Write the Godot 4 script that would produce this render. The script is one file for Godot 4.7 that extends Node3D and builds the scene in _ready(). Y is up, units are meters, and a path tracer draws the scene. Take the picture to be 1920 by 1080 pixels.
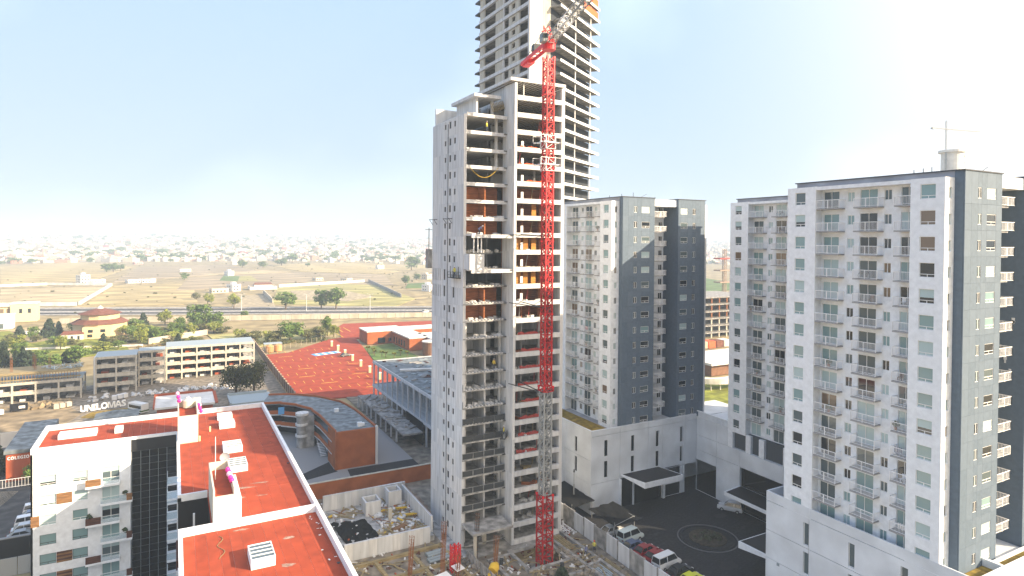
extends Node3D
# A growing district at the edge of a highland town, seen from a drone: towers, school, red car park, fields and the far town.
# World axes follow the towers: +x is along their long fronts' normals, -z runs away to the left. Ground is y = 0.

var M := {}
var names := {}
var org := {}
var cache := {}
var rng := RandomNumberGenerator.new()

class Buf:
	var v := PackedVector3Array()
	var n := PackedVector3Array()
	var c := PackedColorArray()
	var col := Color.WHITE
	var tinted := false
	func tri(a: Vector3, b: Vector3, d: Vector3):
		var nn := (b - a).cross(d - a).normalized()
		v.append(a); v.append(d); v.append(b)
		for i in 3:
			n.append(nn)
			if tinted: c.append(col)
	func quad(a: Vector3, b: Vector3, d: Vector3, e: Vector3):
		tri(a, b, d); tri(a, d, e)
	func box(x0: float, y0: float, z0: float, x1: float, y1: float, z1: float):
		hexa([Vector3(x0, y0, z1), Vector3(x1, y0, z1), Vector3(x1, y0, z0), Vector3(x0, y0, z0), Vector3(x0, y1, z1), Vector3(x1, y1, z1), Vector3(x1, y1, z0), Vector3(x0, y1, z0)])
	func hexa(p: Array):   # bottom ring (counter-clockwise from above, front first), then top ring
		quad(p[0], p[1], p[5], p[4]); quad(p[1], p[2], p[6], p[5]); quad(p[2], p[3], p[7], p[6]); quad(p[3], p[0], p[4], p[7])
		quad(p[4], p[5], p[6], p[7]); quad(p[3], p[2], p[1], p[0])
	func tbox(b: Basis, at: Vector3, s: Vector3):
		var p := []
		for y in [-1, 1]:
			for q in [[-1, 1], [1, 1], [1, -1], [-1, -1]]:
				p.append(at + b * Vector3(q[0] * s.x / 2, y * s.y / 2, q[1] * s.z / 2))
		hexa(p)
	func bar(p: Vector3, q: Vector3, w: float, h := -1.0):
		if h < 0: h = w
		var d := (q - p)
		if d.length() < 1e-4: return
		var f := d.normalized()
		var up := Vector3.UP if abs(f.y) < 0.95 else Vector3.RIGHT
		var s := f.cross(up).normalized()
		var u := s.cross(f)
		tbox(Basis(s, u, -f), (p + q) / 2, Vector3(w, h, d.length()))
	func tube(p: Vector3, q: Vector3, r0: float, r1: float, k := 8, caps := true):
		var f := (q - p).normalized()
		var up := Vector3.UP if abs(f.y) < 0.95 else Vector3.RIGHT
		var s := f.cross(up).normalized()
		var u := s.cross(f)
		for i in k:
			var a := TAU * i / k
			var b := TAU * (i + 1) / k
			var d0 := s * cos(a) + u * sin(a)
			var d1 := s * cos(b) + u * sin(b)
			quad(p + d1 * r0, p + d0 * r0, q + d0 * r1, q + d1 * r1)
			if caps:
				tri(q + d1 * r1, q + d0 * r1, q); tri(p + d0 * r0, p + d1 * r0, p)
	func prism(poly: PackedVector2Array, y0: float, y1: float):   # polygon in x, z
		var pts := poly
		var k := pts.size()
		var area := 0.0
		for i in k: area += pts[i].cross(pts[(i + 1) % k])
		if area > 0: pts.reverse()
		for i in k:
			var a := pts[i]
			var b := pts[(i + 1) % k]
			quad(Vector3(a.x, y0, a.y), Vector3(b.x, y0, b.y), Vector3(b.x, y1, b.y), Vector3(a.x, y1, a.y))
		var t := Geometry2D.triangulate_polygon(pts)
		for i in range(0, t.size(), 3):
			var p := [pts[t[i]], pts[t[i + 1]], pts[t[i + 2]]]
			if (p[1] - p[0]).cross(p[2] - p[0]) > 0: p.reverse()
			tri(Vector3(p[0].x, y1, p[0].y), Vector3(p[1].x, y1, p[1].y), Vector3(p[2].x, y1, p[2].y))
			tri(Vector3(p[2].x, y0, p[2].y), Vector3(p[1].x, y0, p[1].y), Vector3(p[0].x, y0, p[0].y))
	func wall(o: Vector3, ud: Vector3, vd: Vector3, u1: float, v1: float, holes: Array, deep: float):   # front face with holes and their reveals
		var nn := ud.cross(vd)
		var us := [0.0, u1]
		var vs := [0.0, v1]
		for h in holes:
			us.append(clampf(h.position.x, 0, u1)); us.append(clampf(h.end.x, 0, u1))
			vs.append(clampf(h.position.y, 0, v1)); vs.append(clampf(h.end.y, 0, v1))
		us.sort(); vs.sort()
		for i in us.size() - 1:
			if us[i + 1] - us[i] < 1e-3: continue
			var open_from := -1.0
			for j in vs.size():
				var solid := false
				if j < vs.size() - 1:
					solid = true
					var m := Vector2((us[i] + us[i + 1]) / 2, (vs[j] + vs[j + 1]) / 2)
					for h in holes:
						if h.has_point(m): solid = false; break
				if solid and open_from < 0: open_from = vs[j]
				if not solid and open_from >= 0:
					if vs[j] - open_from > 1e-3:
						var a: Vector3 = o + ud * us[i] + vd * open_from
						var b: Vector3 = o + ud * us[i + 1] + vd * open_from
						quad(a, b, b + vd * (vs[j] - open_from), a + vd * (vs[j] - open_from))
					open_from = -1.0
		for h in holes:
			var a: Vector3 = o + ud * h.position.x + vd * h.position.y
			var b: Vector3 = o + ud * h.end.x + vd * h.position.y
			var d: Vector3 = o + ud * h.end.x + vd * h.end.y
			var e: Vector3 = o + ud * h.position.x + vd * h.end.y
			var q := -nn * deep
			quad(a + q, b + q, b, a); quad(b + q, d + q, d, b); quad(d + q, e + q, e, d); quad(e + q, a + q, a, e)
	func mesh(off := Vector3.ZERO) -> ArrayMesh:
		var a := []
		a.resize(Mesh.ARRAY_MAX)
		if off != Vector3.ZERO:
			for i in v.size(): v[i] -= off
		a[Mesh.ARRAY_VERTEX] = v
		a[Mesh.ARRAY_NORMAL] = n
		if tinted: a[Mesh.ARRAY_COLOR] = c
		var m := ArrayMesh.new()
		m.add_surface_from_arrays(Mesh.PRIMITIVE_TRIANGLES, a)
		return m

# ---------- naming and placing
func numbered(called: String) -> String:
	var k: int = names.get(called, -1) + 1
	names[called] = k
	return called if k == 0 else "%s_%03d" % [called, k]

func tag(o: Node, label: String, category: String, group := "", kind := ""):
	if label: o.set_meta("label", label)
	if category: o.set_meta("category", category)
	if group: o.set_meta("group", group)
	if kind: o.set_meta("kind", kind)

func thing(called: String, label: String, category: String, at := Vector3.ZERO, turn := 0.0, group := "") -> Node3D:
	var o := Node3D.new()
	o.name = numbered(called)
	add_child(o)
	o.position = at
	o.rotation.y = turn
	tag(o, label, category, group)
	org[o] = at
	return o

func part(called: String, b: Buf, m: Material, parent: Node, world := true) -> MeshInstance3D:   # vertices in world axes, or in the thing's own
	return put(called, b.mesh(org.get(parent, Vector3.ZERO) if world else Vector3.ZERO), m, parent, Vector3.ZERO, 0.0)

func put(called: String, mesh: Mesh, m: Material, parent: Node, at: Vector3, turn := 0.0) -> MeshInstance3D:
	var o := MeshInstance3D.new()
	o.mesh = mesh
	o.material_override = m
	o.name = called
	parent.add_child(o, true)
	o.position = at
	o.rotation.y = turn
	if org.has(parent): org[o] = org[parent]
	return o

func solo(called: String, b: Buf, m: Material, label: String, category: String, at: Vector3, group := "", kind := "") -> MeshInstance3D:   # a thing of one mesh, vertices in world axes
	var o := MeshInstance3D.new()
	o.mesh = b.mesh(at)
	o.material_override = m
	o.name = numbered(called)
	add_child(o)
	o.position = at
	tag(o, label, category, group, kind)
	org[o] = at
	return o

func struct(called: String, b: Buf, m: Material) -> MeshInstance3D:
	var o := MeshInstance3D.new()
	o.mesh = b.mesh()
	o.material_override = m
	o.name = numbered(called)
	add_child(o)
	o.set_meta("kind", "structure")
	return o

func sheet(called: String, poly: Array, y: float, m: Material, thick := 0.0):
	var b := Buf.new()
	b.prism(PackedVector2Array(poly), y - thick, y)
	return struct(called, b, m)

func V(x, z) -> Vector2: return Vector2(x, z)
func rect(x0, z0, x1, z1) -> Array: return [V(x0, z0), V(x1, z0), V(x1, z1), V(x0, z1)]

# ---------- materials
func noise_tex(seed_: int, freq: float, lo: float, hi: float, octaves := 4, stretch := Vector2.ONE, kind := FastNoiseLite.TYPE_SIMPLEX_SMOOTH) -> ImageTexture:
	var n := FastNoiseLite.new()
	n.seed = seed_
	n.noise_type = kind
	n.frequency = freq
	n.fractal_octaves = octaves
	var s := 256
	var im := Image.create(s, s, false, Image.FORMAT_RGB8)
	for y in s:
		for x in s:
			var u := float(x) / s
			var w := float(y) / s
			# four samples blended so that the tile repeats without a seam
			var a := n.get_noise_2d(x * stretch.x, y * stretch.y)
			var b := n.get_noise_2d((x - s) * stretch.x, y * stretch.y)
			var d := n.get_noise_2d(x * stretch.x, (y - s) * stretch.y)
			var e := n.get_noise_2d((x - s) * stretch.x, (y - s) * stretch.y)
			var t := lerpf(lerpf(a, b, u), lerpf(d, e, u), w)
			t = clampf(0.5 + 0.9 * t, 0, 1)
			var g := lerpf(lo, hi, t)
			im.set_pixel(x, y, Color(g, g, g))
	im.generate_mipmaps()
	return ImageTexture.create_from_image(im)

func mat(key: String, lin: Color, rough := 0.9, tex: Texture2D = null, scale := 0.25, metal := 0.0, spec := 0.4) -> StandardMaterial3D:   # lin: real-world base colour, linear
	var m := StandardMaterial3D.new()
	m.resource_name = key
	m.albedo_color = lin.linear_to_srgb()
	m.roughness = rough
	m.metallic = metal
	m.metallic_specular = spec
	if tex:
		m.albedo_texture = tex
		m.uv1_triplanar = true
		m.uv1_world_triplanar = true
		m.uv1_scale = Vector3.ONE * scale
		m.uv1_triplanar_sharpness = 4.0
	M[key] = m
	return m

func materials():
	var grain := noise_tex(1, 0.06, 0.91, 1.0)
	var blotch := noise_tex(2, 0.012, 0.82, 1.0, 5)
	var streak := noise_tex(3, 0.03, 0.82, 1.0, 4, Vector2(1.0, 0.12))
	var soil := noise_tex(4, 0.02, 0.55, 1.0, 6)
	var boards := noise_tex(5, 0.03, 0.6, 1.0, 4, Vector2(0.1, 1.4))
	var roofing := noise_tex(6, 0.03, 0.78, 1.0, 6)
	var rows := noise_tex(7, 0.02, 0.55, 1.0, 5, Vector2(0.25, 1.0))
	mat("white", Color(.79, .82, .85), .85, grain, .07)
	mat("cream", Color(.62, .58, .49), .85, grain, .07)
	mat("podium", Color(.73, .77, .81), .85, blotch, .05)
	mat("cap", Color(.045, .05, .06), .6)
	mat("cladding", Color(.118, .16, .212), .75, grain, .06)
	mat("cladding_b", Color(.105, .146, .196), .75, grain, .09)
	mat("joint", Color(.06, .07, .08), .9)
	mat("parapet_grey", Color(.36, .37, .40), .9, blotch, .09)
	mat("rail", Color(.80, .80, .80), .5)
	mat("slab_grey", Color(.33, .33, .33), .9, grain, .2)
	mat("frame_white", Color(.72, .72, .70), .5)
	mat("frame_dark", Color(.05, .05, .055), .5)
	mat("pane_blind", Color(.36, .47, .48), .22, null, 1, 0, .5)
	mat("pane_teal", Color(.19, .30, .31), .12, null, 1, 0, .6)
	mat("pane_dark", Color(.015, .02, .025), .06, null, 1, 0, .6)
	mat("pane_mid", Color(.08, .11, .12), .08, null, 1, 0, .6)
	mat("pane_warm", Color(.16, .11, .07), .12, null, 1, 0, .6)
	mat("pane_red", Color(.22, .03, .03), .2)
	mat("glass_black", Color(.008, .009, .011), .07, null, 1, 0, .55)
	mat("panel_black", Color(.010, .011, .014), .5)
	mat("concrete", Color(.64, .655, .67), .93, streak, .11)
	mat("concrete_b", Color(.59, .605, .62), .93, streak, .09)
	mat("concrete_c", Color(.68, .68, .675), .93, streak, .13)
	mat("concrete_warm", Color(.55, .51, .43), .93, streak, .1)
	mat("concrete_old", Color(.45, .44, .42), .95, soil, .09)
	mat("concrete_floor", Color(.55, .55, .54), .95, soil, .12)
	mat("ceiling_dark", Color(.34, .31, .26), .95, boards, .3)
	mat("brick_orange", Color(.44, .15, .055), .95, boards, .5)
	mat("board_orange", Color(.62, .27, .05), .8, boards, .4)
	mat("net_orange", Color(.75, .12, .04), .8, grain, .8)
	mat("net_red", Color(.45, .07, .06), .85, grain, .8)
	mat("crane_red", Color(.60, .012, .018), .45)
	mat("crane_red_b", Color(.58, .014, .02), .6, soil, .4)
	mat("crane_red_c", Color(.66, .02, .026), .5, soil, .5)
	mat("crane_grey", Color(.26, .27, .27), .5)
	mat("crane_white", Color(.66, .66, .66), .5)
	mat("steel_dark", Color(.05, .055, .06), .5, null, 1, .3)
	mat("steel_rail", Color(.08, .09, .10), .5)
	mat("steel_pipe", Color(.25, .30, .33), .5, grain, .5)
	mat("rebar", Color(.22, .085, .03), .9)
	mat("wood", Color(.33, .17, .07), .85, boards, .5)
	mat("wood_dark", Color(.13, .05, .03), .8, boards, .5)
	mat("wood_pale", Color(.42, .33, .17), .9, boards, .4)
	mat("yellow", Color(.62, .40, .03), .7, grain, .6)
	mat("roof_red", Color(.39, .063, .024), .95, roofing, .045)
	mat("roof_red_b", Color(.375, .060, .023), .95, roofing, .07)
	mat("roof_red_c", Color(.405, .067, .026), .95, roofing, .055)
	mat("tarmac_red", Color(.37, .058, .024), .95, roofing, .035)
	mat("brick_red", Color(.36, .085, .035), .95, grain, .4)
	mat("brick_wall", Color(.40, .12, .04), .95, blotch, .1)
	mat("brick_brown", Color(.24, .13, .08), .95, blotch, .2)
	mat("roof_bluegrey", Color(.30, .34, .36), .95, soil, .08)
	mat("roof_metal", Color(.33, .39, .42), .6, grain, .2)
	mat("roof_white", Color(.76, .74, .70), .9, blotch, .08)
	mat("tile_red", Color(.25, .10, .065), .9, boards, .3)
	mat("ochre", Color(.62, .49, .29), .9, grain, .2)
	mat("stucco_yellow", Color(.66, .58, .34), .9, grain, .1)
	mat("asphalt", Color(.045, .047, .052), .95, soil, .08)
	mat("asphalt_grey", Color(.10, .10, .10), .95, soil, .07)
	mat("paving_dark", Color(.034, .035, .040), .95, soil, .35)
	mat("kerb_dark", Color(.12, .12, .125), .9, grain, .4)
	mat("dark_void_sheet", Color(.035, .042, .055), .9)  # dark tone stands in for the unlit open bays of the high rise
	mat("stain", Color(.52, .34, .27), .95, soil, .4)
	mat("oil", Color(.012, .012, .013), .7)
	mat("patch", Color(.04, .041, .044), .95, soil, .2)
	mat("kerb", Color(.26, .26, .26), .9, grain, .4)
	mat("paint_white", Color(.78, .78, .76), .8)
	mat("paint_yellow", Color(.75, .50, .06), .8)
	mat("paint_blue", Color(.10, .32, .62), .8)
	mat("ground", Color(.46, .37, .20), 1, soil, .012)
	mat("dirt", Color(.40, .31, .19), 1, soil, .035)
	mat("dirt_site", Color(.34, .295, .235), 1, soil, .08)
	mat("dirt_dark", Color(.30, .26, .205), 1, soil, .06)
	mat("dirt_pit", Color(.085, .07, .05), 1, soil, .2)
	mat("sand", Color(.56, .47, .31), 1, soil, .03)
	mat("field_straw", Color(.60, .48, .235), 1, rows, .011)
	mat("field_olive", Color(.50, .46, .18), 1, rows, .013)
	mat("field_brown", Color(.47, .38, .25), 1, rows, .010)
	mat("field_pale", Color(.66, .54, .32), 1, rows, .012)
	mat("field_green", Color(.15, .24, .06), 1, rows, .02)
	mat("lawn", Color(.30, .33, .05), 1, soil, .04)
	mat("lawn_dry", Color(.34, .235, .035), 1, soil, .15)
	mat("dry_plants", Color(.25, .15, .06), 1)
	mat("road_pale", Color(.52, .50, .46), .95, soil, .05)
	mat("lane", Color(.085, .08, .08), .95, soil, .06)
	mat("wall_pale", Color(.58, .51, .40), .95, blotch, .06)
	mat("wall_white", Color(.76, .73, .67), .9, blotch, .07)
	mat("bark", Color(.12, .085, .055), 1)
	mat("leaf_dark", Color(.030, .052, .022), .9)
	mat("leaf_green", Color(.065, .105, .025), .9)
	mat("leaf_lime", Color(.13, .15, .028), .9)
	mat("leaf_bush", Color(.085, .085, .030), .9)
	mat("leaf_far", Color(.055, .085, .045), .9)
	mat("tarp_black", Color(.014, .015, .016), .9, grain, .5, 0, .15)
	mat("net_black", Color(.016, .017, .018), .95, null, 1, 0, .1)
	mat("tarp_white", Color(.72, .72, .72), .8, grain, .6)
	mat("pink", Color(.62, .025, .26), .4)
	mat("pink_pale", Color(.85, .45, .62), .4)
	mat("tank_terracotta", Color(.55, .29, .13), .8)
	mat("letter_white", Color(.80, .80, .78), .7)
	mat("tyre", Color(.02, .02, .02), .9)
	mat("car_window", Color(.02, .025, .03), .08, null, 1, 0, .6)
	mat("lamp_lens", Color(.6, .6, .58), .2)
	mat("hazy_steel", Color(.30, .22, .17), .8)
	for k in [["car_white", .72, .73, .73], ["car_silver", .45, .47, .49], ["car_black", .015, .016, .018], ["car_red", .25, .008, .015], ["car_blue", .05, .08, .16], ["car_yellow", .60, .62, .02], ["car_grey", .16, .17, .19], ["car_mint", .55, .62, .60]]:
		var m := mat(k[0], Color(k[1], k[2], k[3]), .3, null, 1, 0, .5)
		m.clearcoat_enabled = true
		m.clearcoat = .6
		m.clearcoat_roughness = .1
	var lv := StandardMaterial3D.new()
	lv.vertex_color_use_as_albedo = true
	lv.roughness = .95
	M["tinted"] = lv
	var leaf := StandardMaterial3D.new()
	leaf.vertex_color_use_as_albedo = true
	leaf.roughness = .9
	leaf.cull_mode = BaseMaterial3D.CULL_DISABLED
	leaf.backlight_enabled = true
	leaf.backlight = Color(.10, .12, .04)
	M["leaf"] = leaf
	var gl := StandardMaterial3D.new()
	gl.albedo_color = Color(.62, .75, .78, .18)
	gl.transparency = BaseMaterial3D.TRANSPARENCY_ALPHA
	gl.roughness = .05
	M["rail_glass"] = gl

# ---------- sky, sun, camera
func setup():
	rng.seed = 20240611
	var cam := Camera3D.new()
	cam.name = "camera"
	add_child(cam)
	var ry := Basis(Vector3.UP, -0.495728)
	var rx := Basis(Vector3.RIGHT, -0.0131555)
	var rz := Basis(Vector3.BACK, 0.0081097)
	cam.transform = Transform3D(ry * rx * rz, Vector3(0, 49, 0))
	cam.keep_aspect = Camera3D.KEEP_HEIGHT
	cam.set_frustum(0.5 * 1080.0 / 1174.458, Vector2(0, -0.5 * 74.908 / 1174.458), 0.5, 14000.0)
	cam.current = true
	var we := WorldEnvironment.new()
	we.name = "world_environment"
	var env := Environment.new()
	env.background_mode = Environment.BG_SKY
	var sky := Sky.new()
	var sm := ProceduralSkyMaterial.new()
	sm.sky_top_color = Color(.36, .52, .73)
	sm.sky_horizon_color = Color(.55, .60, .64)
	sm.sky_curve = .68
	sm.ground_bottom_color = Color(.45, .40, .33)
	sm.ground_horizon_color = Color(.78, .82, .84)
	sm.sun_angle_max = 92.0
	sm.sun_curve = .8
	sm.sky_energy_multiplier = 1.0
	var fn := FastNoiseLite.new()   # thin high cloud
	fn.seed = 11
	fn.frequency = .008
	fn.fractal_octaves = 5
	var ci := Image.create(512, 256, false, Image.FORMAT_RGBA8)
	for cy in 256:
		for cx in 512:
			var az := TAU * cx / 512.0
			var d := Vector3(cos(az), 0, sin(az)) * 160.0
			var v := fn.get_noise_3d(d.x, cy * 2.4, d.z * 1.0)
			ci.set_pixel(cx, cy, Color(1, 1, 1, clampf((v + .05) * .20, 0, .085) if cy < 128 else 0.0))
	sm.sky_cover = ImageTexture.create_from_image(ci)
	sky.sky_material = sm
	env.sky = sky
	env.background_energy_multiplier = 1.0
	env.tonemap_mode = Environment.TONE_MAPPER_LINEAR
	env.tonemap_exposure = 2.7
	env.sdfgi_enabled = true
	env.ssao_enabled = true
	env.ssil_enabled = true
	env.fog_enabled = true
	env.fog_density = 0.00042
	env.fog_light_color = Color(.84, .92, 1.0)
	we.environment = env
	add_child(we)
	var sun := DirectionalLight3D.new()
	sun.name = "sun"
	add_child(sun)
	sun.look_at_from_position(Vector3.ZERO, -Vector3(1.0, .62, 1.0))
	sun.light_color = Color(1.0, .91, .78)
	sun.light_energy = 1.55
	sun.light_angular_distance = .5
	sun.shadow_enabled = true

# ---------- shared small pieces
func once(key: String, make: Callable) -> Mesh:
	if not cache.has(key): cache[key] = make.call()
	return cache[key]

func frame_mesh(w: float, h: float, style: String) -> Mesh:
	return once("f%.2f_%.2f_%s" % [w, h, style], func():
		var b := Buf.new()
		var t := .05
		b.box(-w / 2, -h / 2, -.04, w / 2, -h / 2 + t, .04); b.box(-w / 2, h / 2 - t, -.04, w / 2, h / 2, .04)
		b.box(-w / 2, -h / 2 + t, -.04, -w / 2 + t, h / 2 - t, .04); b.box(w / 2 - t, -h / 2 + t, -.04, w / 2, h / 2 - t, .04)
		if style == "hopper":
			b.box(-w / 2 + t, -h / 2 + .30, -.03, w / 2 - t, -h / 2 + .36, .045); b.box(-.03, -h / 2 + t, -.03, .03, -h / 2 + .30, .04)
		elif style == "pair":
			b.box(-.035, -h / 2 + t, -.03, .035, h / 2 - t, .045)
		return b.mesh())

func pane_mesh(w: float, h: float) -> Mesh:
	return once("p%.2f_%.2f" % [w, h], func():
		var b := Buf.new()
		b.box(-w / 2 + .01, -h / 2 + .01, -.035, w / 2 - .01, h / 2 - .01, .005)
		return b.mesh())

func window(parent: Node, called: String, at: Vector3, w: float, h: float, turn: float, style: String, glass: String, frame := "frame_white", blind := 0.0):
	var o := put(called, frame_mesh(w, h, style), M[frame], parent, at - org.get(parent, Vector3.ZERO), turn)
	put("pane", pane_mesh(w, h), M[glass], o, Vector3.ZERO)
	if blind > 0: put("blind", once("b%.2f_%.2f_%.1f" % [w, h, blind], func():
		var b := Buf.new()
		b.box(-w / 2 + .05, h / 2 - .05 - blind * (h - .1), .006, w / 2 - .05, h / 2 - .05, .012)
		return b.mesh()), M["pane_blind"], o, Vector3.ZERO)

func pick_glass() -> String:
	var r := rng.randf()
	return "pane_blind" if r < .34 else "pane_teal" if r < .58 else "pane_mid" if r < .76 else "pane_dark" if r < .93 else "pane_warm"

func balcony_slab(w: float, d: float) -> Mesh:
	return once("bs%.2f_%.2f" % [w, d], func():
		var b := Buf.new()
		b.box(0, -.16, 0, w, 0, d)
		return b.mesh())

func railing_mesh(w: float, d: float, left: bool, right: bool) -> Mesh:   # along x from 0 to w, out along +z to d
	return once("rl%.2f_%.2f_%s%s" % [w, d, left, right], func():
		var b := Buf.new()
		var run := func(p: Vector3, q: Vector3):
			b.bar(p + Vector3(0, 1.0, 0), q + Vector3(0, 1.0, 0), .07, .06)
			b.bar(p + Vector3(0, .1, 0), q + Vector3(0, .1, 0), .04, .04)
			var k := int(p.distance_to(q) / .14)
			for i in k + 1: b.bar(p.lerp(q, float(i) / k) + Vector3(0, .1, 0), p.lerp(q, float(i) / k) + Vector3(0, 1, 0), .022)
			for i in 3:
				var m := p.lerp(q, i / 2.0)
				if i != 1 or p.distance_to(q) > 2: b.bar(m, m + Vector3(0, 1, 0), .06)
		run.call(Vector3(0, 0, d), Vector3(w, 0, d))
		if left: run.call(Vector3(0, 0, .03), Vector3(0, 0, d))
		if right: run.call(Vector3(w, 0, .03), Vector3(w, 0, d))
		return b.mesh())

# ---------- the apartment towers: local origin at the grey corner, +z towards the sunlit end, -x the long balcony front
func apartment_tower(label: String, at: Vector3, base: float, top_row: float, lowest: int, full: bool):
	var t := thing("apartment_tower", label, "apartment tower", at, 0.0, "grey and white apartment towers around the courtyard")
	org[t] = Vector3.ZERO
	var top := top_row + 2.1
	var deep := .16
	var n := lowest
	# long front: two white blocks, the recess between them
	var blocks := [[-20.0, -15.95], [-4.5, -1.0]]
	var wins := [[-18.86, -17.41], [-3.48, -1.93]]
	for i in 2:
		var b := Buf.new()
		var holes := []
		for k in n: holes.append(Rect2(wins[i][0] - blocks[i][0], top_row - 2.8 * k - .85 - base, wins[i][1] - wins[i][0], 1.55))
		b.wall(Vector3(-1.8, base, blocks[i][0]), Vector3.BACK, Vector3.UP, blocks[i][1] - blocks[i][0], top - .75 - base, holes, deep)
		b.box(-1.8 + deep + .03, base, blocks[i][0] + .02, 0, top - .76, blocks[i][1] - .2)
		if i == 1:
			var side := []
			for k in n: side.append(Rect2(.72, top_row - 2.8 * k - .85 - base, .62, 1.15))
			b.wall(Vector3(-1.8, base, -1.0), Vector3.RIGHT, Vector3.UP, 1.8, top - .75 - base, side, deep)
			b.quad(Vector3(-1.8, base, -4.5), Vector3(0, base, -4.5), Vector3(0, top - .75, -4.5), Vector3(-1.8, top - .75, -4.5))
			b.quad(Vector3(-1.8, top - .75, -1), Vector3(0, top - .75, -1), Vector3(0, top - .75, -4.5), Vector3(-1.8, top - .75, -4.5))
		else:
			b.quad(Vector3(-1.8, base, -15.95), Vector3(0, base, -15.95), Vector3(0, top - .75, -15.95), Vector3(-1.8, top - .75, -15.95))
			b.quad(Vector3(0, base, -20), Vector3(-1.8, base, -20), Vector3(-1.8, top - .75, -20), Vector3(0, top - .75, -20))
			b.quad(Vector3(-1.8, top - .75, -15.95), Vector3(0, top - .75, -15.95), Vector3(0, top - .75, -20), Vector3(-1.8, top - .75, -20))
		part("white_block", b, M["white"], t)
		for k in n:
			var y := top_row - 2.8 * k
			var g := pick_glass()
			window(t, "window", Vector3(-1.8 + deep, y - .075, (wins[i][0] + wins[i][1]) / 2), wins[i][1] - wins[i][0], 1.55, -PI / 2, "hopper", g, "frame_white", .6 if g == "pane_dark" and rng.randf() < .5 else 0.0)
			if i == 1: window(t, "window", Vector3(-.77, y - .275, -1.0 - deep), .62, 1.15, 0, "pair", pick_glass())
	var b := Buf.new()
	var holes := []
	var z0 := -15.95
	for k in n:
		var f := top_row - 1.4 - 2.8 * k - base
		for q in [[-15.74, -13.67, 2.1, 0], [-12.57, -11.71, 1.15, .75], [-11.0, -8.9, 2.1, 0], [-8.1, -7.27, 1.15, .75], [-6.2, -4.62, 2.1, 0]]:
			holes.append(Rect2(q[0] - z0, f + q[3], q[1] - q[0], q[2]))
	b.wall(Vector3(-.5, base, z0), Vector3.BACK, Vector3.UP, 11.45, top - 1.2 - base, holes, .12)
	b.box(-.5 + .15, base, z0, 0, top - 1.2, z0 + 11.45)
	part("recessed_wall", b, M["white"], t)
	for k in n:
		var f := top_row - 1.4 - 2.8 * k
		for q in [[-15.74, -13.67, 2.1, 0], [-12.57, -11.71, 1.15, .75], [-11.0, -8.9, 2.1, 0], [-8.1, -7.27, 1.15, .75], [-6.2, -4.62, 2.1, 0]]:
			window(t, "balcony_door" if q[3] == 0 else "window", Vector3(-.38, f + q[3] + q[2] / 2, (q[0] + q[1]) / 2), q[1] - q[0], q[2], -PI / 2, "pair", pick_glass())
		if k == n - 1: continue
		for q in [[-15.85, -12.9], [-11.05, -8.15], [-6.3, -4.52]]:
			var w: float = q[1] - q[0]
			var bal := put("balcony", balcony_slab(w, 1.25), M["slab_grey"], t, Vector3(-.5, f, q[0]), -PI / 2)
			put("railing", railing_mesh(w, 1.2, q[0] > -15, q[1] < -5), M["rail"], bal, Vector3.ZERO)
			balcony_things(bal, w)
	b = Buf.new()
	b.box(-1.75, top - 1.2, z0, -.0, top - .78, -4.5)
	part("recess_beam", b, M["white"], t)
	# core, seen between the white blocks and above them
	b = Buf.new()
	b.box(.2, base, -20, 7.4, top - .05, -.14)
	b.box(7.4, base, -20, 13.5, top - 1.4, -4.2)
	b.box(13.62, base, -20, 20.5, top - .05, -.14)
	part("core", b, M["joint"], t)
	b = Buf.new()
	b.box(0, base, -1.0, .2, top - .05, -.14)
	b.box(0, base, -20.0, .2, top - .75, -19.9)
	part("grey_edge", b, M["cladding_b"], t)
	b = Buf.new()
	b.box(0, top - .74, -20.0, .2, top - .05, -1.02)
	part("roof_parapet", b, M["parapet_grey"], t)
	b = Buf.new()
	b.box(-.18, top - .05, -20.2, 7.7, top + .07, .1)
	b.box(13.45, top - .05, -20.2, 20.75, top + .07, .1)
	part("roof_cap", b, M["cap"], t)
	# sunlit end: cladding in panels, windows let in between them
	var bays := [[0.0, 1.3], [1.3, 2.6], [2.6, 3.36], [3.36, 4.44], [4.44, 6.36], [6.36, 7.58], [13.62, 14.1], [14.1, 15.9], [15.9, 17.2], [17.2, 18.0], [18.0, 19.3], [19.3, 20.55]]
	for k in n:
		var f := top_row - 1.4 - 2.8 * k
		var up := 2.8 if k > 0 else 3.45
		for i in bays.size():
			var x0: float = bays[i][0]
			var w: float = bays[i][1] - x0
			var glazed: bool = i in [2, 4, 7, 9]
			var spans := [[-.0, up]] if not glazed else [[0.0, .62], [1.76, up]]
			for s in spans:
				var h: float = s[1] - s[0]
				put("cladding_panel", once("cp%.2f_%.2f" % [w, h], func():
					var q := Buf.new()
					q.box(.008, .008, 0, w - .008, h - .008, .12)
					return q.mesh()), M["cladding" if rng.randf() < .6 else "cladding_b"], t, Vector3(x0, f + s[0], -.12))
			if glazed:
				var g := pick_glass()
				window(t, "window", Vector3(x0 + w / 2, f + 1.19, -.08), w, 1.14, 0, "hopper" if w > 1 else "pair", ["pane_dark", "pane_mid"][rng.randi() % 2] if w < 1 or rng.randf() < .35 else "pane_blind" if g == "pane_warm" else g)
		# recess with its stacked balconies
		window(t, "balcony_door", Vector3(9.1, f + 1.05, -4.13), 2.0, 2.1, 0, "pair", pick_glass())
		window(t, "window", Vector3(12.6, f + 1.3, -4.13), .9, 1.3, 0, "pair", "pane_dark")
		if k < n - 1:
			var bal := put("balcony", balcony_slab(3.0, 3.4), M["slab_grey"], t, Vector3(7.62, f, -4.1))
			put("railing", railing_mesh(3.0, 4.0, false, true), M["rail"], bal, Vector3(0, 0, 0))
	b = Buf.new()
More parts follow.
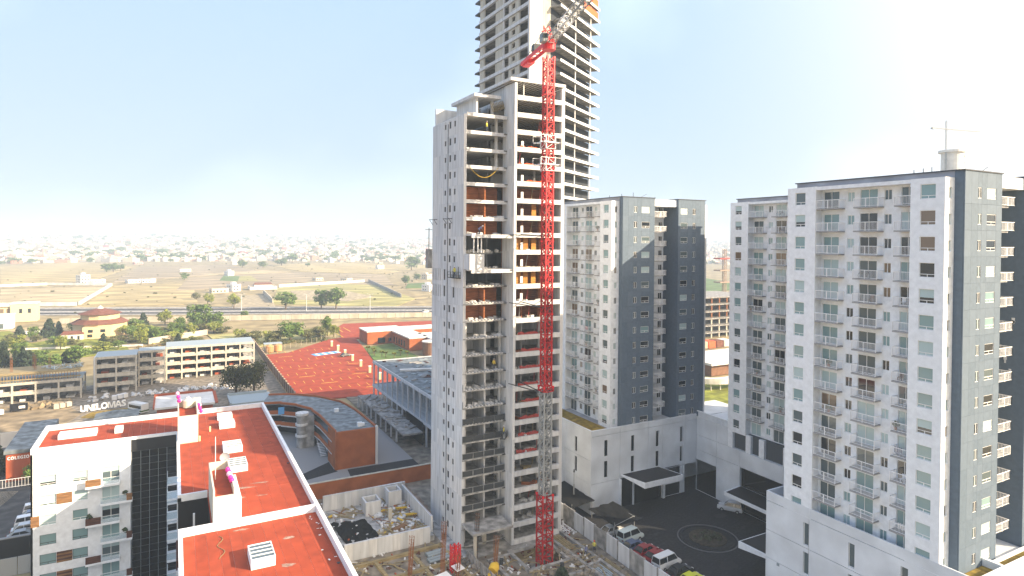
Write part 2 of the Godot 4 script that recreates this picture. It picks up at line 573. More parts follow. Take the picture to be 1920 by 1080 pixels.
	b.box(7.4, base, -4.2, 13.5, top - 1.4, -4.16)
	part("recess_back", b, M["white"], t)
	b = Buf.new()
	b.box(13.5, base, -4.2, 13.62, top - .05, -.0)
	part("wing_side", b, M["cladding_b"], t)
	if top_row < 54.7:
		for q in [[-1.3, 40.4, .5, 1.6], [-2.2, 37.0, .9, 2.0], [-1.5, 34.4, .4, 1.1], [-2.6, 33.6, .6, 1.4]]:
			b = Buf.new()
			var last := Vector3(13.49, q[1], q[0])
			for i in 5:
				var p := last + Vector3(0, -q[3] / 5, sin(i * 1.1 + q[1]) * .22)
				b.bar(last, p, .02, q[2] * (.5 + .3 * sin(i + .6)))
				b.tbox(Basis.IDENTITY, (last + p) / 2, Vector3(.02, q[3] / 5, q[2] * (.5 + .3 * sin(i + .6))))
				last = p
			part("white_filler_patch", b, M["tarp_white"], t)
	b = Buf.new()
	b.box(7.6, top - 1.5, -4.2, 13.5, top - .2, -.4)
	part("recess_beam", b, M["white"], t)
	if full:
		b = Buf.new()
		b.box(20.5, base, -5.5, 22.2, top - .8, -1.2)
		part("white_block", b, M["white"], t)
	# plant on the roof
	b = Buf.new()
	for i in 5:
		var x := 1.5 + 3.7 * i
		b.tube(Vector3(x, top + .05, -6 - i), Vector3(x, top + .6 + .5 * (i % 3), -6 - i), .05, .05, 6)
	b.bar(Vector3(4.9, top + .15, -.8), Vector3(6.3, top + .75, -.8), .05)
	part("roof_pipe", b, M["steel_dark"], t)
	t.position = at
	return t

func balcony_things(bal: Node, w: float):   # what people keep on their balconies
	var r := rng.randf()
	var x := .3 + rng.randf() * (w - .9)
	if r < .10:
		put("balcony_plant", once("bplant", func():
			var b := Buf.new()
			leaf_ball(b, Vector3(0, .75, 0), .32, 34, .14, Color(.05, .085, .025))
			b.col = Color(.25, .10, .05)
			b.tube(Vector3.ZERO, Vector3(0, .4, 0), .14, .18, 8)
			return b.mesh()), M["leaf"], bal, Vector3(x, 0, .8))
	elif r < .18:
		put("laundry", once("blaundry", func():
			var b := Buf.new()
			for i in 4: b.box(i * .22, .35 + .1 * (i % 2), .0, i * .22 + .17, 1.05, .02)
			return b.mesh()), M[["tarp_white", "car_blue", "net_red", "wood_pale"][rng.randi() % 4]], bal, Vector3(minf(x, w - 1.0), 0, .9))
	elif r < .32:
		put("chair", once("bchair", func():
			var b := Buf.new()
			b.box(0, .40, 0, .45, .45, .45); b.box(0, .45, 0, .45, .9, .05)
			for q in [[0, 0], [.4, 0], [0, .4], [.4, .4]]: b.box(q[0], 0, q[1], q[0] + .05, .4, q[1] + .05)
			return b.mesh()), M[["wood_dark", "steel_dark", "tarp_white"][rng.randi() % 3]], bal, Vector3(x, 0, .4))
	elif r < .38:
		put("bicycle", once("bbike", func():
			var b := Buf.new()
			for c in [0.0, 1.0]:
				for i in 14: b.bar(Vector3(c + cos(TAU * i / 14) * .32, .34 + sin(TAU * i / 14) * .32, 0), Vector3(c + cos(TAU * (i + 1) / 14) * .32, .34 + sin(TAU * (i + 1) / 14) * .32, 0), .04)
			b.bar(Vector3(0, .34, 0), Vector3(.35, .85, 0), .04); b.bar(Vector3(.35, .85, 0), Vector3(.9, .8, 0), .04); b.bar(Vector3(1, .34, 0), Vector3(.88, .95, 0), .04); b.bar(Vector3(.35, .85, 0), Vector3(.5, .34, 0), .04); b.bar(Vector3(.5, .34, 0), Vector3(.9, .8, 0), .04)
			return b.mesh()), M["steel_dark"], bal, Vector3(minf(x, w - 1.5), 0, .7))

# ---------- podiums round the courtyard
func podium_wall(parent: Node, o: Vector3, ud: Vector3, us: Array, vs: Array, holes: Array, m: String):   # panels with recessed joints
	for i in us.size() - 1:
		for j in vs.size() - 1:
			var b := Buf.new()
			var w: float = us[i + 1] - us[i]
			var h: float = vs[j + 1] - vs[j]
			var mine := []
			var gone := false
			for r in holes:
				var q: Rect2 = Rect2(us[i], vs[j], w, h).intersection(r)
				if q.size.x > .01 and q.size.y > .01:
					if q.size.x > w - .02 and q.size.y > h - .02: gone = true
					mine.append(Rect2(q.position - Vector2(us[i], vs[j]) - Vector2(.03, .03), q.size))
			if gone: continue
			var g := .03
			var p: Vector3 = o + ud * (us[i] + g) + Vector3.UP * (vs[j] + g)
			b.wall(p, ud, Vector3.UP, w - 2 * g, h - 2 * g, mine, .18)
			var nn := ud.cross(Vector3.UP)
			for e in [[p, ud * (w - 2 * g)], [p + Vector3.UP * (h - 2 * g), ud * (w - 2 * g)]]:
				b.quad(e[0], e[0] + e[1], e[0] + e[1] - nn * .18, e[0] - nn * .18)
			for e in [p, p + ud * (w - 2 * g)]:
				b.quad(e, e + Vector3.UP * (h - 2 * g), e + Vector3.UP * (h - 2 * g) - nn * .18, e - nn * .18)
			part("wall_panel", b, M[m], parent)

func slit(parent: Node, at: Vector3, w: float, h: float, turn: float, glass := "pane_dark"):
	window(parent, "slit_window", at, w, h, turn, "plain", glass, "frame_white")

func wedge(parent: Node, called: String, quadpts: Array, y0: float, y1: float, deep: float):   # canopy: flat dark deck, white fascia deeper at the outer edge
	var b := Buf.new()
	var p := []
	for q in quadpts: p.append(Vector3(q.x, y0, q.y))
	var t := []
	for q in quadpts: t.append(Vector3(q.x, y1, q.y))
	b.quad(t[0], t[1], t[2], t[3])
	b.quad(p[3] - Vector3(0, deep, 0), p[2] - Vector3(0, deep, 0), p[1], p[0])
	b.quad(p[0], p[1], t[1], t[0])
	b.quad(p[1], p[2] - Vector3(0, deep, 0), t[2], t[1])
	b.quad(p[2] - Vector3(0, deep, 0), p[3] - Vector3(0, deep, 0), t[3], t[2])
	b.quad(p[3] - Vector3(0, deep, 0), p[0], t[0], t[3])
	var o := part(called, b, M["white"], parent)
	var d := Buf.new()
	var c := Vector3.ZERO
	for q in t: c += q / 4
	var r := []
	for q in t: r.append(c + (q - c) * .95)
	d.hexa([r[3] + Vector3(0, .003, 0), r[2] + Vector3(0, .003, 0), r[1] + Vector3(0, .003, 0), r[0] + Vector3(0, .003, 0), r[3] + Vector3(0, .03, 0), r[2] + Vector3(0, .03, 0), r[1] + Vector3(0, .03, 0), r[0] + Vector3(0, .03, 0)])
	part("roof_sheet", d, M["panel_black"], o)

func podiums():
	var t := thing("tower_podium", "white panelled podium under the blue shaded tower, with slit windows and grass on its roof", "building", Vector3(66, 0, -91))
	var b := Buf.new()
	b.box(65.7, 0, -125, 87.8, 14.3, -91.2)
	b.box(87.8, 6.0, -125, 98, 14.3, -91.2); b.box(87.8, 0, -99, 104, 6.0, -96.5); b.box(104, 0, -99, 104.3, 14.3, -50); b.box(98, 6.0, -99, 104, 14.3, -91)  # end wall and roof past the passage: unseen, added to stop sun leaking in
	b.box(65.68, 14.3, -125, 65.85, 14.98, -91.2); b.box(65.7, 14.3, -91.2, 90.9, 14.98, -91.08)
	part("core", b, M["podium"], t)
	var holes := []
	for x in [68.43, 74.55, 80.5, 86.6]:
		holes.append(Rect2(x - 65.5, 6.15, .8, 3.0)); holes.append(Rect2(x - 65.5, 9.97, .8, 3.0))
	var ent := Rect2(71.0 - 65.5, 0, 11.2, 4.9)
	podium_wall(t, Vector3(65.5, 0, -90.9), Vector3.RIGHT, [0, 6.5, 13.1, 16.7, 21.7, 22.4, 25.4], [0, 5.4, 13.9, 15.0], holes + [Rect2(6.5, 0, 10.2, 5.4), Rect2(17.4, 2.6, 3.8, 3.0), Rect2(17.4, -.1, 3.8, 2.4), Rect2(22.4, -.1, 3.1, 5.5)], "podium")
	for x in [68.43, 74.55, 80.5, 86.6]:
		for y in [7.65, 11.47]: slit(t, Vector3(x + .4, y, -91.05), .8, 3.0, 0)
	holes = [Rect2(28.9, 6.3, .8, 2.8), Rect2(28.9, 10.0, .8, 2.8)]
	podium_wall(t, Vector3(65.5, 0, -125), Vector3.BACK, [0, 16, 26, 34.1], [0, 5.4, 9.6, 15.0], holes, "podium")
	for y in [7.7, 11.4]: slit(t, Vector3(65.65, y, -95.7), .8, 2.8, -PI / 2)
	b = Buf.new()
	b.box(72.02, 0, -91.18, 82.2, 5.3, -91.1)
	part("entrance_glass", b, M["glass_black"], t)
	b = Buf.new()
	b.box(82.95, .0, -91.1, 86.65, 5.6, -91.02)
	part("side_glass", b, M["pane_dark"], t)
	b = Buf.new()
	b.box(71.9, 0, -91, 72.05, 5.4, -90.4); b.box(82.0, 0, -91, 82.5, 5.4, -90.4); b.box(75, 0, -91, 75.3, 5.3, -90.8)
	part("entrance_pier", b, M["white"], t)
	wedge(t, "entrance_canopy", [V(72.2, -90.88), V(81.2, -90.88), V(82.4, -85.6), V(73.4, -85.6)], 5.9, 6.15, .75)
	b = Buf.new()
	b.box(66.0, 14.3, -125, 70.2, 14.42, -91.3)
	part("grass_roof", b, M["lawn_dry"], t)
	b = Buf.new()
	b.box(70.2, 14.3, -125, 72.3, 14.38, -91.3)
	part("terrace_paving", b, M["parapet_grey"], t)

	t = thing("courtyard_wing", "white wing with wide dark garage openings between the two back towers", "building", Vector3(91, 0, -75))
	b = Buf.new()
	b.box(91.2, 8.2, -90.9, 104, 10.9, -50); b.box(91.2, 0, -85.5, 104, 8.2, -80.2); b.box(94, 0, -80.2, 104, 8.2, -50)
	b.box(91.2, 10.9, -90.9, 104, 14.3, -83.2); b.box(98, 0, -90.9, 104, 8.2, -85.5)
	part("core", b, M["podium"], t)
	podium_wall(t, Vector3(90.9, 0, -90.9), Vector3.BACK, [0, 5.2, 10.8, 20, 41], [0, 8.0, 10.9], [Rect2(-.1, -.1, 5.3, 6.2), Rect2(10.8, -.1, 30.2, 8.0)], "podium")
	podium_wall(t, Vector3(90.9, 0, -90.9), Vector3.BACK, [0, 5.2, 7.9], [10.9, 14.4], [], "podium")
	b = Buf.new()
	b.box(91.5, 0, -80.2, 91.6, 8.0, -50)
	part("garage_glass", b, M["glass_black"], t)
	for i in 22:
		var q := Buf.new()
		var z := -90.5 + i * .345
		q.box(90.92, 14.4, z, 91.2, 15.5, z + .16)
		part("baluster", q, M["white"], t)
	b = Buf.new()
	b.box(90.9, 15.5, -90.9, 91.2, 15.65, -82.9)
	part("handrail", b, M["white"], t)
	wedge(t, "garage_canopy", [V(90.88, -64), V(90.88, -80.1), V(86.2, -79.4), V(86.2, -64)], 4.3, 4.55, .35)
	b = Buf.new()
	b.box(91.5, 10.9, -82.8, 104, 14.1, -63)
	part("terrace_storey", b, M["joint"], t)
	for z in [-83.0, -78.9, -76.0, -71.0]:
		var q := Buf.new()
		q.box(90.95, 10.9, z, 91.5, 14.1, z + 1.1)
		part("terrace_pier", q, M["white"], t)

	t = thing("tower_podium", "white podium with slit windows under the nearest tower, bottom right", "building", Vector3(71, 0, -45))
	b = Buf.new()
	b.box(70.9, 0, -57.5, 96, 14.0, -33.3)
	b.box(70.9, 0, -57.7, 96, 15.4, -57.5)
	part("core", b, M["podium"], t)
	holes = []
	for x in [-51.99, -45.95, -39.85, -35.2]:
		holes.append(Rect2(x + 57.7, 6.8, .78, 2.8)); holes.append(Rect2(x + 57.7, 10.5, .78, 2.85))
		slit(t, Vector3(70.85, 8.2, x + .39), .78, 2.8, -PI / 2, "pane_mid")
		slit(t, Vector3(70.85, 11.93, x + .39), .78, 2.85, -PI / 2, "pane_mid")
	podium_wall(t, Vector3(70.67, 0, -57.72), Vector3.BACK, [0, 6.5, 24.7], [0, 6.4, 10.16, 14.1, 15.4], holes, "podium")
	b = Buf.new()
	b.box(70.62, 6.0, -55.9, 70.7, 6.35, -55.5)
	part("vent", b, M["steel_pipe"], t)
	b = Buf.new()
	b.box(70.9, 14.0, -33.0, 96, 15.0, -32.6)
	part("parapet", b, M["white"], t)
	b = Buf.new()
	b.box(77.2, 14.0, -34.98, 77.6, 14.9, -33.01)
	part("planter_wall", b, M["white"], t)
	b = Buf.new()
	b.box(78.6, 14.0, -34.6, 96, 14.5, -34.4)
	part("planter_wall", b, M["white"], t)
	b = Buf.new()
	b.box(70.9, 14.0, -34.95, 77.2, 14.1, -33.0); b.box(77.6, 14.0, -34.4, 86, 14.12, -33.0)
	part("grass_roof", b, M["lawn_dry"], t)
	wedge(t, "side_canopy", [V(84, -57.72), V(74.3, -57.72), V(73.9, -65.2), V(84, -65.2)], 4.2, 4.5, .7)

func courtyard():
	var b := Buf.new()
	b.prism(PackedVector2Array(rect(60.3, -100, 108, -20)), -.02, .030)
	struct("courtyard_paving", b, M["paving_dark"])
	var t := thing("turning_island", "round planted turning island with low kerb rings in the middle of the dark courtyard", "traffic island", Vector3(77.6, .03, -74.8))
	for q in [["kerb_ring", 4.9, 4.7, .10, "kerb_dark"], ["inner_ring", 4.35, 4.2, .12, "asphalt"], ["planting_bed", 3.0, 0.0, .16, "dirt_pit"]]:
		var d := Buf.new()
		for i in 40:
			var a := TAU * i / 40
			var e := TAU * (i + 1) / 40
			var r0: float = q[1]
			var r1: float = q[2]
			var h: float = q[3]
			var p := [Vector3(cos(a) * r0, 0, sin(a) * r0), Vector3(cos(e) * r0, 0, sin(e) * r0), Vector3(cos(e) * r0, h, sin(e) * r0), Vector3(cos(a) * r0, h, sin(a) * r0), Vector3(cos(e) * r1, h, sin(e) * r1), Vector3(cos(a) * r1, h, sin(a) * r1)]
			d.quad(p[1], p[0], p[3], p[2])
			d.quad(p[2], p[3], p[5], p[4])
			if r1 > 0: d.quad(Vector3(p[5].x, 0, p[5].z), Vector3(p[4].x, 0, p[4].z), p[4], p[5])
		part(q[0], d, M[q[4]], t, false)
	b = Buf.new()
	for i in 26:
		var a := rng.randf() * TAU
		var r := rng.randf() * 2.6
		leaf_ball(b, Vector3(cos(a) * r, .25, sin(a) * r), .25 + rng.randf() * .25, 14, .16, Color(.05, .06, .03))
	var lv := part("low_plants", b, M["leaf"], t, false)
	lv.set_meta("kind", "stuff")
	for q in [[82, -70, 2.6, "patch"], [70, -78, 3.2, "patch"], [87, -75, 2.2, "patch"], [74, -67, 1.2, "oil"], [68.6, -74, .8, "oil"], [69.5, -71, .6, "oil"], [86, -80, .9, "oil"], [79, -83, 1.6, "patch"], [69, -67, .9, "oil"]]:
		var pts := []
		for i in 11:
			var a := TAU * i / 11
			var rr: float = q[2] * (.7 + .5 * rng.randf())
			pts.append(V(q[0] + cos(a) * rr * 1.4, q[1] + sin(a) * rr))
		sheet("paving_patch" if q[3] == "patch" else "oil_stain", pts, .034, M[q[3]], .002)
	for i in 7:   # bay lines along the wall
		sheet("bay_line", rect(61.2, -83.6 + i * 2.5, 66.6, -83.5 + i * 2.5), .034, M["kerb"], .002)
	# boundary wall of posts and concrete panels between the site and the courtyard
	t = thing("boundary_wall", "stained grey concrete boundary wall between the building site and the parked cars", "wall", Vector3(60, 0, -80))
	for i in 16:
		var z := -100.0 + i * 3.0
		var d := Buf.new()
		d.box(59.93, 0, z + .13, 60.09, 2.9 + .12 * (i % 2), z + 3.0 - .13)
		part("wall_panel", d, M[["concrete_old", "concrete_b", "concrete"][i % 3]], t)
		d = Buf.new()
		d.box(59.86, 0, z - .13, 60.16, 3.08, z + .13)
		part("post", d, M["concrete_old"], t)

# ---------- the concrete tower under construction
const ST := 2.743
func level(k: int) -> float: return 71.75 - ST * k

func concrete_tower():
	var t := thing("unfinished_tower", "slender raw concrete tower under construction with open floors, behind the red crane mast", "tower", Vector3(48, 0, -88))
	var cs := ["concrete", "concrete_b", "concrete_c"]
	# left wall: cast panels, one lift per storey
	var b := Buf.new()
	b.box(40.12, 0, -103.4, 40.45, level(1) - .3, -90.0)
	part("left_wall", b, M["concrete_b"], t)
	var cols := [-103.4, -100.6, -98.45, -96.85, -94.9, -92.4, -90.0]
	for k in range(1, 27):
		var y0 := maxf(level(k + 1) - .35, 0.0)
		var y1 := level(k) - .35
		if k == 26: y0 = 0.0
		var holes := []
		var y := level(k + 1) + .9
		if k != 7 and k != 10 and k != 11:
			holes.append(Rect2(-96.0, y, .8, 1.15)); holes.append(Rect2(-94.0, y + .05, .7, .95)); holes.append(Rect2(-98.0, y + .1, .72, .85))
		elif k == 7:
			holes.append(Rect2(-96.0, y, .8, 1.0)); holes.append(Rect2(-98.0, y + .1, .72, .85))
		else:
			holes.append(Rect2(-98.1, y - .3, .75, 2.0))
			for i in 5: holes.append(Rect2(-102.9 + i * .8, y - .5, .28, 2.2))
			if k == 11: holes.append(Rect2(-94.2, y - .2, .7, 1.9))
		for i in cols.size() - 1:
			var z0: float = cols[i] + .008
			var w: float = cols[i + 1] - .008 - z0
			var mine := []
			for h in holes:
				if h.position.x >= cols[i] and h.position.x < cols[i + 1]: mine.append(Rect2(h.position.x - z0, h.position.y - y0, h.size.x, h.size.y))
			var d := Buf.new()
			d.wall(Vector3(40.0, y0 + .008, z0), Vector3.BACK, Vector3.UP, w, y1 - y0 - .016, mine, .115)
			d.quad(Vector3(40.0, y1 - .008, z0), Vector3(40.0, y1 - .008, z0 + w), Vector3(40.12, y1 - .008, z0 + w), Vector3(40.12, y1 - .008, z0))
			d.quad(Vector3(40.0, y0 + .008, z0 + w), Vector3(40.12, y0 + .008, z0 + w), Vector3(40.12, y1 - .008, z0 + w), Vector3(40.0, y1 - .008, z0 + w))
			part("concrete_panel", d, M[cs[rng.randi() % 3]], t)
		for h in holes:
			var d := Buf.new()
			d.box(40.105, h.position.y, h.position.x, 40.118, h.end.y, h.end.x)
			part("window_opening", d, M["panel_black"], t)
	b = Buf.new()
	b.box(39.93, 0, -96.45, 40.02, 68, -96.36)
	part("downpipe", b, M["steel_dark"], t)
	# right block: side wall, columns
	for k in range(0, 27):
		var y1 := level(k) + (2.3 if k == 0 else .1)
		var y0 := level(k + 1) + .1 if k < 26 else -1.0
		for i in 3:
			var d := Buf.new()
			d.box(47.7, y0 + .008, -91.3 + i * 1.23 + .008, 48.15, y1 - .008, -91.3 + i * 1.23 + 1.222)
			part("concrete_panel", d, M[cs[rng.randi() % 3]], t)
	b = Buf.new()
	b.box(47.74, -1, -91.2, 48.1, level(0) + 2, -87.7)
	b.box(47.72, 0, -91.7, 48.1, level(1), -91.3)
	part("side_wall", b, M["concrete"], t)
	b = Buf.new()
	b.box(56.55, -.5, -88.3, 57.15, level(0) + 2.2, -87.6)
	part("corner_column", b, M["concrete_c"], t)
	b = Buf.new()
	b.box(56.9, 0, -103, 57.2, level(0) + 2.2, -88.4)
	part("right_wall", b, M["concrete"], t)
	b = Buf.new()
	b.box(40.4, 0, -103.4, 57, level(0), -103.0)
	b.box(47.9, 0, -102.9, 48.2, level(0), -98)
	part("rear_wall", b, M["concrete_b"], t)
	for k in range(0, 27):
		var y := level(k)
		# right block: slab with upstand beam along the front
		b = Buf.new()
		b.box(48.15, y - .25, -103, 56.9, y, -88.0)
		part("floor_slab", b, M["concrete_floor"], t)
		b = Buf.new()
		b.box(48.15, y - .42, -88.0, 56.55, y + .34, -87.55)
		part("front_beam", b, M[cs[(k * 7) % 3]], t)
		if k < 9:
			b = Buf.new()
			for i in 11: b.box(48.5 + i * .78, y - .42, -101, 48.66 + i * .78, y - .25, -88.1)
			part("ceiling_ribs", b, M["ceiling_dark"], t)
		# left wing slab
		if k > 0:
			b = Buf.new()
			var f := -90.0 if k > 4 or k == 1 else -90.3
			if k == 8 or k == 10: f = -87.8
			if k == 9: f = -95.0
			b.box(40.45 if k < 11 else 40.02, y - .22, -103, 47.65, y, f)
			part("floor_slab", b, M["concrete_floor" if k > 10 else "concrete_c"], t)
			if k < 11:
				b = Buf.new()
				b.box(40.45, y - .55, f - .3, 47.65, y - .22, f - .02)
				part("front_beam", b, M[cs[(k * 5) % 3]], t)
			elif k < 20:
				for i in 12:
					b = Buf.new()
					b.box(40.5 + i * .58, y + .0, f - .8, 40.78 + i * .58, y + .13, f + .06)
					part("joist_end", b, M["concrete_c"], t)
			if k > 1 and k != 9:
				b = Buf.new()
				b.box(47.2, y - .2, f - .1, 47.95, y - .06, f + .12)
				part("beam_stub", b, M["steel_dark"], t)
		# partitions
		var yb := level(k + 1)
		if k > 12 and k < 26:
			b = Buf.new()
			b.box(40.9, yb, -91.6, 41.2, y - .22, -91.2)
			b.box(44.3, yb, -98, 44.55, y - .22, -91.0)
			b.box(47.2, yb, -92.0, 47.6, y - .22, -91.6)
			part("partition", b, M["concrete_c"], t)
			b = Buf.new()
			b.box(40.5, yb, -95.7, 47.6, y - .22, -95.5)
			part("back_wall", b, M["concrete_c"], t)
		elif k > 4 and k < 13:
			b = Buf.new()
			if k != 9 and k != 8 and k != 10:
				b.box(40.6, yb, -93.2, 47.4, y - .5, -93.0); b.box(44.0, yb, -93, 44.2, y - .5, -90.8)
				part("brick_partition", b, M["brick_orange"], t)
		b = Buf.new()
		if k < 26:
			b.box(50.9, yb, -97, 51.1, y - .25, -90.8); b.box(54.0, yb, -90.9, 54.9, y - .25, -90.4)
			if k > 12: part("partition", b, M["concrete_c"], t)
			elif k > 5: part("brick_partition", b, M["brick_orange"], t)
			b = Buf.new()
			var zb := -95.0 if k > 12 else -92.6 if k > 4 else -97.0
			b.box(48.2, yb, zb - .3, 56.9, y - .25, zb)
			part("back_wall", b, M["concrete_c" if k > 12 else "brick_orange" if k > 4 else "concrete_b"], t)
		if k > 4 and k < 12 and k % 2 == 0:
			for x in [49.0, 50.3, 51.8]:
				if k == 6 and x < 51: continue
				b = Buf.new()
				b.box(x, yb + .02, -89.2, x + .85, y - .3, -89.12)
				part("orange_board", b, M["board_orange"], t)
		if k < 12 and k > 1:
			b = Buf.new()
			b.box(49.6, yb + .4, -88.9, 50.05, yb + 1.5, -88.8)
			part("white_board", b, M["tarp_white"], t)
		if k in [1, 2, 3]: 
			b = Buf.new()
			b.box(46.4, yb, -92.2, 46.8, y - .22, -91.8)
			part("column", b, M["concrete_c"], t)
		# props and scraps left on the floors
		if k > 0 and k < 25:
			for i in 3:
				b = Buf.new()
				var px := 48.8 + rng.randf() * 6.5
				b.tube(Vector3(px, yb, -89.4 - rng.randf()), Vector3(px, y - .25, -89.4), .05, .05, 5)
				part("prop", b, M[["crane_grey", "wood_pale", "net_red"][rng.randi() % 3]], t)
			b = Buf.new()
			for i in 6: b.tbox(Basis(Vector3.UP, rng.randf() * 3), Vector3(48.8 + rng.randf() * 7, yb + .15, -88.5 - rng.randf() * 2), Vector3(.4 + rng.randf() * 1.2, .2 + rng.randf() * .4, .3 + rng.randf() * .3))
			part("stacked_blocks", b, M[["concrete_c", "wood_pale", "brick_orange", "tarp_white"][k % 4]], t).set_meta("kind", "stuff")
		# safety nets
		if k in [2, 3, 4] or (k > 12 and k < 21):
			b = Buf.new()
			var xs := 49.0 + (k * 37 % 10) * .1
			var last := Vector3(xs, yb + .35, -88.6)
			for i in 9:
				var p := Vector3(xs + (i + 1) * .42, yb + .35 + .12 * sin(i * 2.1 + k), -88.6 + .1 * cos(i * 1.7))
				b.bar(last, p, .05, .55 + .15 * sin(i * 1.3 + k))
				last = p
			part("safety_net", b, M["net_orange" if k < 9 else "net_red"], t)
		# rubble and stacked material on the open floors
		if k > 5 and k < 21:
			b = Buf.new()
			for i in 9:
				var p := Vector3(41.3 + rng.randf() * 5.6, yb + .12, -90.6 - rng.randf() * 1.6)
				b.tbox(Basis(Vector3.UP, rng.randf() * 3).rotated(Vector3.RIGHT, rng.randf() * .3), p, Vector3(.4 + rng.randf() * .8, .16 + rng.randf() * .3, .25 + rng.randf() * .3))
			part("rubble", b, M["concrete_c"], t).set_meta("kind", "stuff")
	# railings of the finished balconies
	for k in range(17, 25):
		var y := level(k)
		var post := k < 19
		b = Buf.new()
		if not post:
			b.bar(Vector3(40.05, y + 1.0, -89.95), Vector3(47.6, y + 1.0, -89.95), .06); b.bar(Vector3(40.05, y + .08, -89.95), Vector3(47.6, y + .08, -89.95), .05)
			b.bar(Vector3(40.05, y + 1.0, -91.4), Vector3(40.05, y + 1.0, -89.95), .06)
		for i in 5: b.bar(Vector3(40.05 + i * 1.88, y, -89.95), Vector3(40.05 + i * 1.88, y + 1.0, -89.95), .06)
		var r := part("railing", b, M["steel_rail" if k < 21 else "crane_grey"], t)
		if not post:
			b = Buf.new()
			for i in 4: b.box(40.12 + i * 1.88, y + .1, -89.97, 41.86 + i * 1.88, y + .95, -89.95)
			b.box(40.04, y + .1, -91.4, 40.06, y + .95, -90)
			part("railing_panel", b, M["steel_dark"], r)
	# the two roof slabs
	b = Buf.new()
	var ry := level(0) + 2.55
	b.box(46.95, ry, -103.0, 57.3, ry + .5, -87.6)
	var roof := part("roof_slab", b, M["concrete_c"], t)
	b = Buf.new()
	for i in 14: b.box(47.2 + i * .72, ry - .14, -102, 47.32 + i * .72, ry, -87.8)
	part("slab_ribs", b, M["ceiling_dark"], roof)
	b = Buf.new()
	b.box(48.2, level(0), -102, 48.5, ry, -89.4); b.box(49.6, level(0), -88.4, 49.75, ry, -88.25)
	part("roof_wall", b, M["concrete_c"], t)
	b = Buf.new()
	b.box(42.2, level(0) + .15, -100.5, 47.0, level(0) + .65, -91.0)
	part("roof_slab", b, M["concrete"], t)
	b = Buf.new()
	b.box(43.0, level(1), -100, 43.3, level(0) + .15, -92.0); b.box(46.0, level(1), -93, 46.4, level(0) + .15, -92.6); b.box(43.3, level(1), -100, 47.6, level(0) + .15, -99.8)
	part("roof_wall", b, M["concrete_c"], t)
	for i in 9:
		b = Buf.new()
		b.bar(Vector3(45.4 + i * .26, level(1) + .6 + i * .09, -90.7), Vector3(45.2 + i * .26, level(1) + 2.0 + i * .09, -91.3), .14, .04)
		part("formwork_board", b, M["wood_pale"], t)
	# box left standing in the open double floor, props, entrance canopy
	b = Buf.new()
	b.box(40.1, level(10), -90.1, 42.6, level(9) - .35, -87.8)
	part("concrete_box", b, M["concrete_b"], t)
	for x in [41.0, 41.7, 42.3]:
		b = Buf.new()
		b.tube(Vector3(x, level(9) - .1, -88.3), Vector3(x, level(8) - .2, -88.3), .1, .1, 8)
		part("prop", b, M["tarp_white"], t)
	b = Buf.new()
	b.box(40.0, 3.9, -90, 46.9, 4.25, -85.6)
	part("entrance_canopy", b, M["concrete_old"], t)
	b = Buf.new()
	b.box(40.3, -.4, -86.2, 40.7, 3.9, -85.8); b.box(43.8, 0, -90.5, 44.4, 3.9, -90.0)
	part("canopy_column", b, M["concrete_warm"], t)
	b = Buf.new()
	b.box(40, -.6, -103.4, 57, 0.02, -86.6)
	part("base_slab", b, M["concrete_old"], t)
	# cable strung across an upper floor
	b = Buf.new()
	var a := Vector3(41, level(4) - .4, -89.9)
	for i in 10:
		var u := (i + 1) / 10.0
		var e := Vector3(41 + 5 * u, level(4) - .4 - 4.6 * u * (1 - u) * 1.4 + .2 * u, -89.9)
		b.tube(a, e, .04, .04, 5); a = e
	part("hose", b, M["yellow"], t)
	for q in [[-103.2, .9], [-101.2, .9], [-96.9, .8], [-94.6, .8]]:
		b = Buf.new()
		var y := level(7) - .15
		b.bar(Vector3(40, y, q[0]), Vector3(39.3, y, q[0]), .1); b.bar(Vector3(40, y - q[1], q[0]), Vector3(39.4, y - .05, q[0]), .07)
		part("scaffold_bracket", b, M["steel_dark"], t)
	b = Buf.new()
	b.box(39.2, level(10) - .4, -104.6, 40.0, level(9) + .2, -103.5); b.bar(Vector3(39.6, level(9), -104), Vector3(39.6, level(8) + 1.2, -104), .12); b.bar(Vector3(38.9, level(8) + .9, -104), Vector3(40.2, level(8) + .9, -104), .1)
	part("hoist_box", b, M["concrete_old"], t)
	# hanging work platforms
	var h := thing("work_platform", "hanging steel work platform on the left wall of the unfinished tower", "scaffold", Vector3(39.6, level(11) + 1.2, -92.6))
	platform(h, 3.4, PI / 2)
	h = thing("work_platform", "dark hanging work platform beside the black railed balconies of the unfinished tower", "scaffold", Vector3(47.1, level(20) + .2, -89.2))
	platform(h, 2.6, .9)

func platform(h: Node3D, w: float, turn: float):
	h.rotation.y = turn
	var b := Buf.new()
	b.box(-w / 2, 0, -.4, w / 2, .12, .4)
	part("deck", b, M["steel_dark"], h, false)
	b = Buf.new()
	for z in [-.4, .4]:
		for y in [.5, 1.0]: b.bar(Vector3(-w / 2, y, z), Vector3(w / 2, y, z), .06)
		for i in 4: b.bar(Vector3(-w / 2 + i * w / 3, 0, z), Vector3(-w / 2 + i * w / 3, 1.0, z), .06)
	b.bar(Vector3(-w / 2, .1, 0), Vector3(-w / 2, 1.9, 0), .08); b.bar(Vector3(w / 2, .1, 0), Vector3(w / 2, 1.9, 0), .08)
	part("guard_rail", b, M["steel_dark"], h, false)
	b = Buf.new()
	for i in 4: b.tbox(Basis(Vector3.UP, i), Vector3(-w / 3 + i * w / 5, .35, .1), Vector3(.4, .45, .35))
	part("load", b, M["crane_grey"], h, false)

